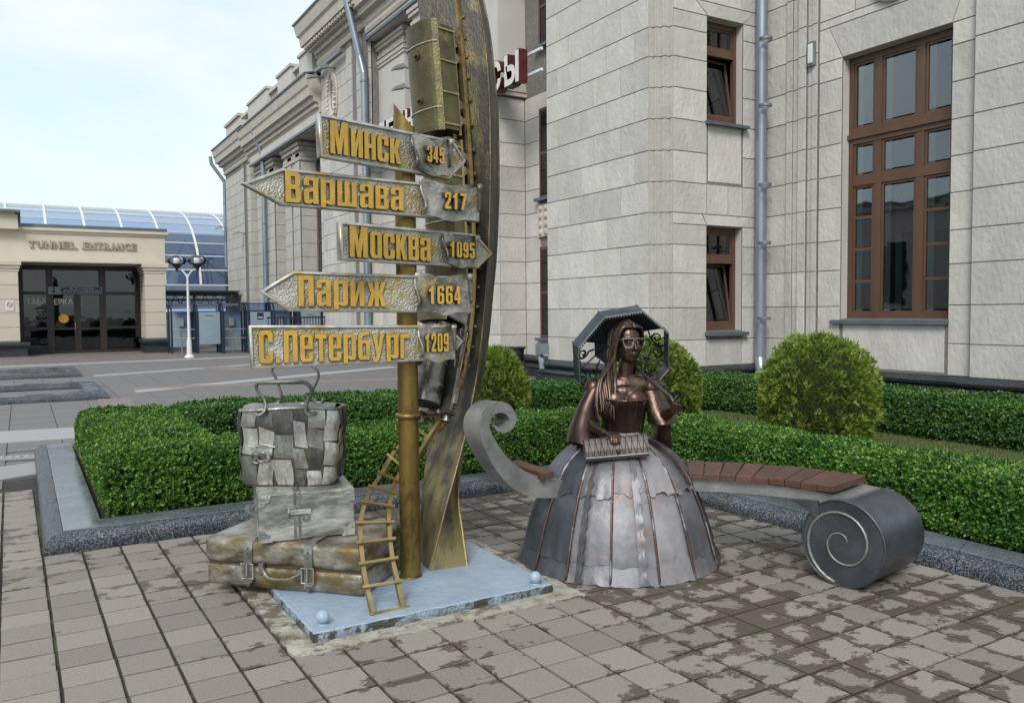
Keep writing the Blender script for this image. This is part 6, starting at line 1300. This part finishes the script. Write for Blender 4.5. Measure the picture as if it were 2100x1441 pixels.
def ribbon(r0,r1):
    a=MB(); K=len(cc); vs=[]
    def wide(i,r_):
        if r_<r1: return r_
        t_=min(1,max(0,(cc[i].x/S2-76)/20)) if i<len(cc)*.62 else 1.0; t_=t_*t_*(3-2*t_); return r1+(r0+.13-r1)*t_
    for r_ in (r0,r1):
        for i,(s_,z) in enumerate(up_): vs.append(bp(s_/S2,wide(i,r_),z))
        for i,(s_,z) in enumerate(lo_): vs.append(bp(s_/S2,wide(i,r_),z))
    f=[]
    for i in range(K-1): f+=[(i,i+1,2*K+i+1,2*K+i),(K+i,3*K+i,3*K+i+1,K+i+1),(i,K+i,K+i+1,i+1),(2*K+i,2*K+i+1,3*K+i+1,3*K+i)]
    f+=[(0,2*K,3*K,K),(K-1,2*K-1,4*K-1,3*K-1)]; return a.add(vs,f)
ribbon(RI,RO-.06).obj('seat_ribbon','benchl',BN,smooth=True,angle=40)
# rolled drum at the right end
pc,zc,rd=10.6,.252,.249
a=MB(); K=48; vs=[]
for r_ in (RI-.03,RO): vs+=[bt(rd*math.cos(2*math.pi*k/K),r_,zc+rd*math.sin(2*math.pi*k/K)) for k in range(K)]
a.add(vs,[(k,(k+1)%K,K+(k+1)%K,K+k) for k in range(K)]); a.obj('drum_skin','bench',BN,smooth=True)
MB().add(vs[:K],[tuple(range(K))]).obj('drum_end','bench',BN); MB().add(vs[K:],[tuple(range(K))]).obj('drum_end','bench',BN)
sp=[]
for k in range(46):
    th=R(100+k*13.5)+math.pi; r_=.236-.0046*k; sp.append(bt(r_*math.cos(th),RI-.034,zc+r_*math.sin(th)))
MB().tube(sp,[.010-.00012*k for k in range(46)],6).obj('spiral_ridge','benchl',BN,smooth=True)
MB().tube([bt(rd*math.cos(2*math.pi*k/K),RI-.03,zc+rd*math.sin(2*math.pi*k/K)) for k in range(K)],.006,6,closed=True).obj('drum_edge','bench',BN,smooth=True)
wd_=MB(); k_=[(14,.545),(30,.538),(30,.47),(24,.46),(18,.42),(15,.36)]
ph=15.0
while ph<97:
    if ph<60 or 84<ph<91:
        m_=Matrix.Translation(bp(ph,0,0)) @ Matrix.Rotation(R(ph),4,'Z'); zt=.540+(.0 if ph<84 else .045); dz=random.uniform(-.003,.003)
        a=MB(); i0,o0,e_=.0470+random.uniform(-.0015,.0008),.0590,.005; x0_,x1_=RI-.035+random.uniform(-.004,.004),RO-.07; lay=[(i0,x0_,zt+dz,0),(i0,x0_,zt+.036+dz,0),(i0-e_,x0_+e_,zt+.041+dz,e_)]; vv=[]
        for hw,xa,zz,ee in lay: vv+=[m_@Vector(p) for p in ((xa,-hw,zz),(x1_-ee,-(o0-ee),zz),(x1_-ee,o0-ee,zz),(xa,hw,zz))]
        a.add(vv,[(0,3,2,1),(8,9,10,11)]+[(l_*4+k2,l_*4+(k2+1)%4,l_*4+4+(k2+1)%4,l_*4+4+k2) for l_ in (0,1) for k2 in range(4)]); a.obj('seat_slat','slat',BN)
    ph+=4.05
MB().add([bp(p,r_,z) for r_ in (RI-.028,RO-.06) for p,z in ((17,.475),(24,.465),(20,.42),(17,.36),(16,.33))],[(0,1,2,3,4),(9,8,7,6,5)]+[(i,(i+1)%5,5+(i+1)%5,5+i) for i in range(5)]).obj('gusset','bench',BN)
# ---------------------------------------------------------------- statue of a seated lady
SX0,SY0=3.315,4.275; U=Vector((.861,-.508,0)); VV_=Vector((-.508,-.861,0))
def sp_(u,v,w): return Vector((SX0,SY0,0))+U*u+VV_*v+Vector((0,0,w))
SM=Matrix((U,-VV_,Vector((0,0,1)))).transposed().to_4x4(); SM.translation=(SX0,SY0,0)
LD=thing('lady_statue',(SX0,SY0,0),'bronze statue of a seated lady in glasses and a wide panelled skirt under a parasol','statue')
def remesh(mb, vox, it, name, material, parent, ratio=None):
    o=ORG[parent]; me=bpy.data.meshes.new(name); me.from_pydata([(v[0]-o[0],v[1]-o[1],v[2]-o[2]) for v in mb.v],[],mb.f)
    b=bmesh.new(); b.from_mesh(me); bmesh.ops.recalc_face_normals(b,faces=b.faces); b.to_mesh(me); b.free()
    ob=bpy.data.objects.new(name,me); COL.objects.link(ob); md=ob.modifiers.new('r','REMESH'); md.mode='VOXEL'; md.voxel_size=vox; md.use_smooth_shade=True
    s_=ob.modifiers.new('s','SMOOTH'); s_.iterations=it; s_.factor=.5
    dg=bpy.context.evaluated_depsgraph_get(); nm=bpy.data.meshes.new_from_object(ob.evaluated_get(dg)); ob.modifiers.clear(); ob.data=nm; bpy.data.meshes.remove(me); nm.name=name
    nm.materials.clear(); nm.materials.append(MT[material]); nm.polygons.foreach_set('use_smooth',[True]*len(nm.polygons)); ob.parent=parent; ORG[ob]=o; return ob
def ell(mb,c,r,mtx=None,seg=20):
    bm=bmesh.new(); bmesh.ops.create_uvsphere(bm,u_segments=seg,v_segments=seg//2+2,radius=1)
    for w in bm.verts: w.co=Vector((c[0]+w.co.x*r[0],c[1]+w.co.y*r[1],c[2]+w.co.z*r[2]))
    mb.bm(bm,mtx)
def cap(mb,pts,rs,mtx=None,n=14):
    P=[(mtx@Vector(p)) if mtx is not None else Vector(p) for p in pts]; mb.tube(P,rs,n)
    for p,r_ in ((P[0],rs[0]),(P[-1],rs[-1])):
        bm=bmesh.new(); bmesh.ops.create_uvsphere(bm,u_segments=12,v_segments=8,radius=r_); mb.bm(bm,Matrix.Translation(p))
b=MB(); B=SM @ Matrix.Diagonal((1,-1,1,1))     # local (u right, v toward the viewer, w up)
ell(b,(.035,0,.80),(.118,.092,.13),B); ell(b,(.038,.0,.99),(.145,.103,.16),B); ell(b,(.04,-.015,1.118),(.205,.082,.075),B)
ell(b,(-.026,.066,1.025),(.078,.066,.076),B); ell(b,(.104,.062,1.025),(.078,.066,.076),B); ell(b,(.039,.040,1.075),(.115,.060,.060),B)
ell(b,(-.155,-.01,1.10),(.062,.062,.068),B); ell(b,(.235,-.01,1.10),(.062,.062,.068),B)
cap(b,[(.045,-.012,1.12),(.052,.0,1.20),(.06,.006,1.27)],[.062,.050,.050],B)
HD=B @ Matrix.Translation((.062,.012,1.385)) @ Matrix.Rotation(R(-18),4,'Z') @ Matrix.Rotation(R(3),4,'X') @ Matrix.Scale(1.12,4)   # head turned to her left
ell(b,(0,-.015,.035),(.077,.098,.10),HD); ell(b,(0,.035,-.02),(.061,.062,.085),HD); ell(b,(0,.050,-.078),(.036,.036,.030),HD); ell(b,(0,.022,-.065),(.050,.050,.040),HD)
ell(b,(-.036,.062,-.028),(.023,.022,.024),HD); ell(b,(.036,.062,-.028),(.023,.022,.024),HD)
cap(b,[(0,.092,.010),(0,.106,-.015),(0,.113,-.030)],[.008,.010,.011],HD,10); ell(b,(-.010,.101,-.033),(.008,.009,.007),HD,10); ell(b,(.010,.101,-.033),(.008,.009,.007),HD,10)
cap(b,[(-.048,.075,.026),(-.028,.090,.031),(-.010,.093,.024)],[.006,.008,.006],HD,8); cap(b,[(.048,.075,.026),(.028,.090,.031),(.010,.093,.024)],[.006,.008,.006],HD,8)
ell(b,(-.028,.083,.008),(.015,.010,.008),HD,10); ell(b,(.028,.083,.008),(.015,.010,.008),HD,10)
cap(b,[(-.022,.084,-.056),(0,.096,-.052),(.022,.084,-.056)],[.0045,.007,.0045],HD,8); cap(b,[(-.018,.082,-.064),(0,.094,-.065),(.018,.082,-.064)],[.0045,.0075,.0045],HD,8)
ell(b,(-.078,-.005,0),(.010,.018,.028),HD,10); ell(b,(.078,-.005,0),(.010,.018,.028),HD,10)
# her left arm (right in the picture): elbow out, forearm raised to the parasol handle
cap(b,[(.235,-.01,1.09),(.268,.02,1.0),(.280,.05,.915)],[.056,.050,.043],B); cap(b,[(.275,.05,.915),(.300,.13,.945),(.318,.205,.978)],[.043,.036,.025],B)
ell(b,(.326,.238,1.000),(.030,.036,.030),B,12)
for k in range(4):
    w0=1.024-.018*k; cap(b,[(.305,.262-.004*k,w0),(.330,.285-.004*k,w0-.004),(.356,.268-.004*k,w0-.010),(.352,.240,w0-.014)],[.0095,.0095,.009,.008],B,8)
cap(b,[(.312,.235,1.02),(.318,.262,1.040),(.336,.276,1.045)],[.011,.010,.009],B,8)
# her right arm (left in the picture): hand resting on the clutch
cap(b,[(-.155,-.01,1.09),(-.185,.02,1.0),(-.210,.06,.905)],[.056,.048,.042],B); cap(b,[(-.205,.06,.905),(-.165,.17,.865),(-.118,.262,.850)],[.042,.034,.024],B)
ell(b,(-.090,.300,.848),(.036,.034,.018),B,12)
for k,(du,ln) in enumerate(((-.006,.072),(.012,.082),(.030,.080),(.046,.066))):
    u0=-.098+du; cap(b,[(u0,.318,.848),(u0+.010,.318+ln*.45,.846),(u0+.016,.318+ln*.75,.826),(u0+.017,.318+ln*.85,.802)],[.0100,.0095,.0090,.0075],B,8)
cap(b,[(-.072,.285,.850),(-.040,.305,.848),(-.022,.325,.840)],[.011,.010,.008],B,8)
body=remesh(b,.0046,6,'body','bronze',LD)
# hair: smooth cap plus long locks, most of them over her right shoulder
hc=MB()
def hp_(th,ph,k=1.0): return HD@Vector((.088*k*math.sin(ph)*math.cos(th),-.022+.112*k*math.sin(ph)*math.sin(th),.036+.112*k*math.cos(ph)))
hc.grid(lambda u,v: hp_(R(165)+R(210)*u, R(4)+R(105)*v),24,12); hc.obj('hair_cap','hair',LD,smooth=True,fix=False)
rg=random.Random(5)
for k in range(46):
    f=k/45; y0=.075-.15*f
    st=HD@Vector((-.004+rg.uniform(-.004,.004),y0,.036+.108*math.sqrt(max(.05,1-((y0+.02)/.115)**2))))
    hd=HD@Vector((-.060-.018*f,y0*.78+.012,.092-.015*f)); sd_=HD@Vector((-.088+rg.uniform(-.006,.004),.045-.10*f,.01)); nk=HD@Vector((-.090+rg.uniform(-.014,.010),.028-.08*f,-.085))
    e=rg.uniform(0,1); sh_=B@Vector((-.085+.10*(e-.5)+.01,.055-.07*f+.02,1.165)); bu=B@Vector((-.085+.11*(e-.5),.125-.05*f,1.03)); en=B@Vector((-.090+.12*(e-.5)+rg.uniform(-.02,.02),.135-.05*f+rg.uniform(-.01,.02),.915+rg.uniform(-.03,.06)))
    pts=bez([st,hd,sd_,nk,sh_,bu,en],4); pts=[p+U*(.010*math.sin(j*.55+e*5)*min(1,j/14)) for j,p in enumerate(pts)]; MB().tube(pts,[.012]*3+[.0125]*(len(pts)-9)+[.011,.010,.009,.007,.005,.002],6,flat=.65).obj('hair_lock','hair',LD,smooth=True)
for k in range(30):
    f=k/29; y0=.075-.15*f
    st=HD@Vector((.004,y0,.036+.108*math.sqrt(max(.05,1-((y0+.02)/.115)**2)))); hd=HD@Vector((.060+.018*f,y0*.78+.008,.090-.015*f)); sd_=HD@Vector((.090,.020-.09*f,.015)); nk=HD@Vector((.078,-.035-.05*f,-.07)); en=B@Vector((.10+rg.uniform(-.05,.03),-.10,1.10+rg.uniform(-.06,.02)))
    pts=bez([st,hd,sd_,nk,en],4); MB().tube(pts,[.010]*(len(pts)-3)+[.007,.005,.003],6,flat=.6).obj('hair_lock','hair',LD,smooth=True)
# glasses
GL=MB().tube([HD@Vector((x,.108-.35*x*x/.075,.030)) for x in (-.070,-.05,-.025,0,.025,.05,.070)],.0030,6).obj('glasses','strap',LD)
for s_ in (-1,1):
    pts=[HD@Vector((s_*x,.107-.33*x*x/.075,z)) for x,z in ((.066,.028),(.066,.010),(.056,-.014),(.038,-.022),(.020,-.014),(.012,.006),(.010,.026))]
    MB().tube(bez(pts,3),.0028,6).obj('lens_frame','strap',GL); MB().tube([HD@Vector((s_*.070,.085,.028)),HD@Vector((s_*.082,.0,.020))],.003,6).obj('temple','rim',GL)
# bodice
def bod(u,v):
    th=2*math.pi*u; w=.80+.235*v; rx=.122+.034*v; ry=.096+.020*v
    fr=max(0,-math.sin(th)); bust=.052*fr**1.5*math.exp(-((v-1.02)/.38)**2)
    x=.037+(rx+.004)*math.cos(th); y=(ry+.008)*math.sin(th)-bust; return SM@Vector((x,y,w))
MB().grid(bod,48,12,closeu=True).obj('bodice','bronzed',LD,smooth=True)
for a_ in (-135,-112,-90,-66,-42): MB().tube([bod((a_%360)/360,v/8)+VV_*.002 for v in range(9)],.0045,6).obj('corset_bone','bronze',LD)
MB().tube([bod(.5+.5*k/20,1.0) for k in range(21)],.005,6).obj('neckline','bronze',LD)
# wide sleeves
def slv(u,v):
    th=2*math.pi*u; p=bez_pt=((-.145,.0,1.09),(-.195,.03,.97),(-.225,.08,.87),(-.215,.15,.80)); i=min(2,int(v*3)); f=v*3-i; c=Vector(p[i]).lerp(Vector(p[i+1]),f)
    r_=.062+.052*v+.012*math.sin(3*th+4*v)*v; return B@Vector((c.x+r_*.95*math.cos(th)-.015*v,c.y+r_*.8*math.sin(th),c.z-.05*v*v*(1+.5*math.cos(th))+.02*math.sin(th)))
MB().grid(slv,30,14,closeu=True).obj('sleeve','bronzed',LD,smooth=True)
MB().grid(lambda u,v: B@Vector((-.17-.13*v+.05*u*(1-v),-.06+.10*u,1.09-.36*v+.02*math.sin(6*u))),10,10).obj('cape','bronzed',LD,smooth=True)
def slv2(u,v):
    th=2*math.pi*u; c=Vector((.22,-.005,1.085)).lerp(Vector((.285,.06,.90)),v); r_=.064+.030*v+.008*math.sin(3*th+3*v)*v
    return B@Vector((c.x+r_*math.cos(th),c.y+r_*.85*math.sin(th),c.z-.02*v))
MB().grid(slv2,30,10,closeu=True).obj('sleeve','bronze',LD,smooth=True)
MB().grid(lambda u,v: B@Vector((.22+.13*u+.015*v*math.sin(7*u),-.02+.05*math.sin(5*u+2*v)*v-.02*v,.92-.27*v*(.65+.35*u))),14,10).obj('hanging_sleeve','bronzed',LD,smooth=True)
# clutch bag on her lap
CM=B @ Matrix.Translation((-.055,.315,.765)) @ Matrix.Rotation(R(-4.5),4,'Y')
pr=[(-.055,-.060),(.055,-.060),(.066,-.045),(.064,.0),(.052,.035),(.028,.058),(0,.066),(-.028,.060),(-.052,.040),(-.062,.0)]
a=MB(); n_=len(pr); a.add([CM@Vector((x,y,z)) for x in (-.185,.19) for y,z in pr],[(i,(i+1)%n_,n_+(i+1)%n_,n_+i) for i in range(n_)]+[tuple(range(n_)),tuple(range(n_,2*n_))]); CB=a.obj('clutch_bag','clutchm',LD)
q=MB()
for k in range(10):
    x0=-.175+k*.037
    for d in (1,-1): q.tube([CM@Vector((x0+(.030*t_/5 if d>0 else .030-.030*t_/5),*(lambda p:(p[0]*1.02,p[1]*1.02))(((.066,-.03),(.064,.0),(.052,.035),(.028,.058),(0,.066),(-.028,.06))[t_]))) for t_ in range(6)],.0018,4)
q.obj('quilting','bronzed',CB,kind='stuff'); MB().tube([CM@Vector((x,.067,-.040)) for x in (-.187,.0,.192)],.0055,6).obj('clutch_edge','skirt',CB)
for x in (-.187,.192): MB().tube([CM@Vector((x,y*1.02,z*1.02)) for y,z in pr],.004,5,closed=True).obj('clutch_trim','skirt',CB)
bm=bmesh.new(); bmesh.ops.create_uvsphere(bm,u_segments=14,v_segments=8,radius=.013); MB().bm(bm,CM @ Matrix.Translation((.01,.076,-.01))).obj('clasp','bronzed',CB,smooth=True)
# skirt: tiers of beaten panels round a hoop
SK=[(.0,.648),(.05,.634),(.11,.616),(.16,.603),(.25,.578),(.35,.545),(.43,.513),(.50,.482),(.57,.446),(.63,.405),(.69,.345),(.74,.275),(.775,.205),(.80,.150),(.83,.128)]
def skr(w):
    for i in range(len(SK)-1):
        if SK[i][0]<=w<=SK[i+1][0]: f=(w-SK[i][0])/(SK[i+1][0]-SK[i][0]); return SK[i][1]+(SK[i+1][1]-SK[i][1])*f
    return SK[-1][1]
NP=15; angs=[2*math.pi*(k+.5*(k%2)*.12)/NP-R(101) for k in range(NP+1)]; angs[-1]=angs[0]+2*math.pi; rg=random.Random(21)
def skp(th,w,o=0.0): r_=skr(max(0,w))+o; return SM@Vector((.0+r_*math.cos(th),r_*math.sin(th)*.98,w))
SKT=MB().grid(lambda u,v: skp(2*math.pi*u,.02+.81*v,-.030),60,20,closeu=True).obj('skirt','seam',LD,fix=False)
for k in range(NP):
    t0,t1=angs[k],angs[k+1]
    for (w0,w1,o,ns,rag) in ((.0,.135,-.002,6,.010),(.112+rg.uniform(-.008,.008),.545,.0,12,.006),(.50+rg.uniform(-.02,.02),.825,.010,10,.012)):
        bul=rg.uniform(.004,.012); o2=o+rg.uniform(-.004,.004); ph_=rg.uniform(0,6); fl=.018 if w0==0 else .0
        def pf(s_,t_):
            th=t0+(t1-t0)*s_; w=w0+(w1-w0)*t_; r_=skr(max(0,w)); ch=r_*(1-math.cos((t1-t0)/2)/max(.5,math.cos(th-(t0+t1)/2)))*-.75   # near-flat plates
            ww=w+(rag*math.sin(9*s_+ph_)+rag*.6*math.sin(23*s_+2*ph_))*(1-t_)**2
            return skp(th,max(.004,ww),o2+ch+bul*math.sin(math.pi*s_)*math.sin(math.pi*min(1,t_+.15))+fl*(1-t_)**2+.004*math.sin(17*s_+ph_)*(1-t_)**3)
        MB().grid(pf,10,ns).obj('skirt_panel',{0:'skirtl',1:'skirtp',2:'skirtl',3:'skirtd',12:'skirtd',13:'skirtd',14:'skirt'}.get(k,'skirt'),SKT,smooth=True)  # panel tones paint in the skirt's lit and shaded sides, besides patina
    if k in (0,1,2,3,13,14): 
        MB().tube([skp(t0+.004,w/26*.80+.01,.012)+Vector((0,0,0)) for w in range(27)],.0085,6,flat=.6).obj('skirt_seam','seam',SKT,smooth=True)
for th,ww in ((R(-118),.046),(R(-84),.050)):
    def rf(s_,t_):
        w=.012+.79*t_; wv=(.010*math.sin(46*t_+1)+.007*math.sin(83*t_))*(1 if s_>.5 else -.2); r_=skr(w); d=(ww*(s_-.5)*(.45+.75*r_)+wv*.5)/max(.18,r_)
        return skp(th+d,w,.012+.010*s_+.004*math.sin(46*t_)*s_)
    MB().grid(rf,6,60).obj('skirt_ruffle','skirt',SKT,smooth=True)
MB().rect(bez([SM@Vector(p) for p in ((.13,-.10,.80),(.21,-.17,.765),(.30,-.27,.69),(.36,-.33,.60),(.395,-.36,.535))],5),.045,.004,(0.2,-.5,.8)).obj('sash','bronze',LD)
# parasol behind the head
PA=B @ Matrix.Translation((.055,-.06,1.285)) @ Matrix.Rotation(R(-14),4,'Z') @ Matrix.Rotation(R(-108),4,'X')   # local z: from canopy towards the viewer side rim
# local axes: canopy apex at -z, rim at z=0
PR=.335; NPn=8
def prim(k,r_,z): a_=2*math.pi*(k)/NPn+R(14); return Vector((r_*math.cos(a_),r_*math.sin(a_),z))
def pxf(p): return PA @ p
rings=[(PR,.0),(PR*1.03,-.105),(PR*.78,-.19),(PR*.40,-.245),(.02,-.275)]
PSL=MB().tube([B@Vector((.338,.245,.985)),B@Vector((.310,.19,1.06)),B@Vector((.20,.04,1.16)),pxf(Vector((0,0,-.20)))],.0105,8).obj('parasol_handle','parasol',LD,smooth=True)
bm=bmesh.new(); bmesh.ops.create_uvsphere(bm,u_segments=10,v_segments=8,radius=.016); MB().bm(bm,Matrix.Translation(B@Vector((.345,.258,.968)))).obj('handle_knob','parasol',PSL,smooth=True)
for k in range(NPn):
    MB().tube([pxf(prim(k,r_,z)) for r_,z in rings],.006,6).obj('parasol_rib','parasol',PSL)
    # rim band: solid plate; its front edge cut into lace points
    c=[pxf(prim(k,*rings[0])),pxf(prim(k+1,*rings[0])),pxf(prim(k+1,*rings[1])),pxf(prim(k,*rings[1]))]
    MB().add(c,[(0,1,2,3)]).obj('rim_plate','parasol',PSL,fix=False)
    q=MB(); nT=13; nor=(pxf(Vector((0,0,1)))-pxf(Vector((0,0,0))))
    for j in range(nT):
        a0,a1=c[0].lerp(c[1],j/nT),c[0].lerp(c[1],(j+1)/nT); mid_=(a0+a1)/2+nor*.024-((a0+a1)/2-pxf(Vector((0,0,0))))*.03; q.add([a0,a1,mid_],[(0,1,2)])
    q.obj('lace_edge','parasol',PSL,fix=False,kind='stuff')
    MB().tube([c[0],c[1]],.0035,5).obj('rim_wire','benchl',PSL)
    mid=prim(k+.5,1,0); cen=pxf(prim(k+.5,PR*.9,-.1))
    if cen.z>1.36:   # upper panels are plain sheet
        for i in (1,2,3): MB().add([pxf(prim(k,*rings[i])),pxf(prim(k+1,*rings[i])),pxf(prim(k+1,*rings[i+1])),pxf(prim(k,*rings[i+1]))],[(0,1,2,3)]).obj('canopy_panel','parasol',PSL,fix=False)
    else:            # lower panels are openwork scrolls
        MB().add([pxf(prim(k,*rings[3])),pxf(prim(k+1,*rings[3])),pxf(prim(k+1,*rings[4])),pxf(prim(k,*rings[4]))],[(0,1,2,3)]).obj('canopy_panel','parasol',PSL,fix=False)
        q=MB()
        def pp(s_,t_):   # s across the panel, t from band to apex
            i=1 if t_<.5 else 2; f=(t_*2)%1 if t_<1 else 1; p0=prim(k,*rings[i]).lerp(prim(k+1,*rings[i]),s_); p1=prim(k,*rings[i+1]).lerp(prim(k+1,*rings[i+1]),s_); return pxf(p0.lerp(p1,f))
        for (cs,ct,rs_,rt_,d0) in ((.28,.22,.17,.19,0),(.72,.22,.17,.19,3.1),(.5,.58,.20,.20,1.5),(.5,.10,.10,.10,.5)):
            pts=[pp(min(.98,max(.02,cs+rs_*(1-j*.035)*math.cos(d0+j*.42))),min(.97,max(.01,ct+rt_*(1-j*.035)*math.sin(d0+j*.42)))) for j in range(20)]
            q.tube(pts,[.0075]*18+[.010,.011],5,flat=.5)
        for a0,a1 in (((.0,.5),(.3,.42)),((1,.5),(.7,.42)),((.5,.36),(.5,0)),((.28,.03),(.28,0)),((.5,.8),(.5,.98))): q.tube([pp(*a0),pp(*a1)],.007,5,flat=.5)
        q.obj('scrollwork','lace',PSL)
bm=bmesh.new(); bmesh.ops.create_uvsphere(bm,u_segments=10,v_segments=8,radius=.02); MB().bm(bm,Matrix.Translation(pxf(Vector((0,0,-.28))))).obj('finial','parasol',PSL,smooth=True)
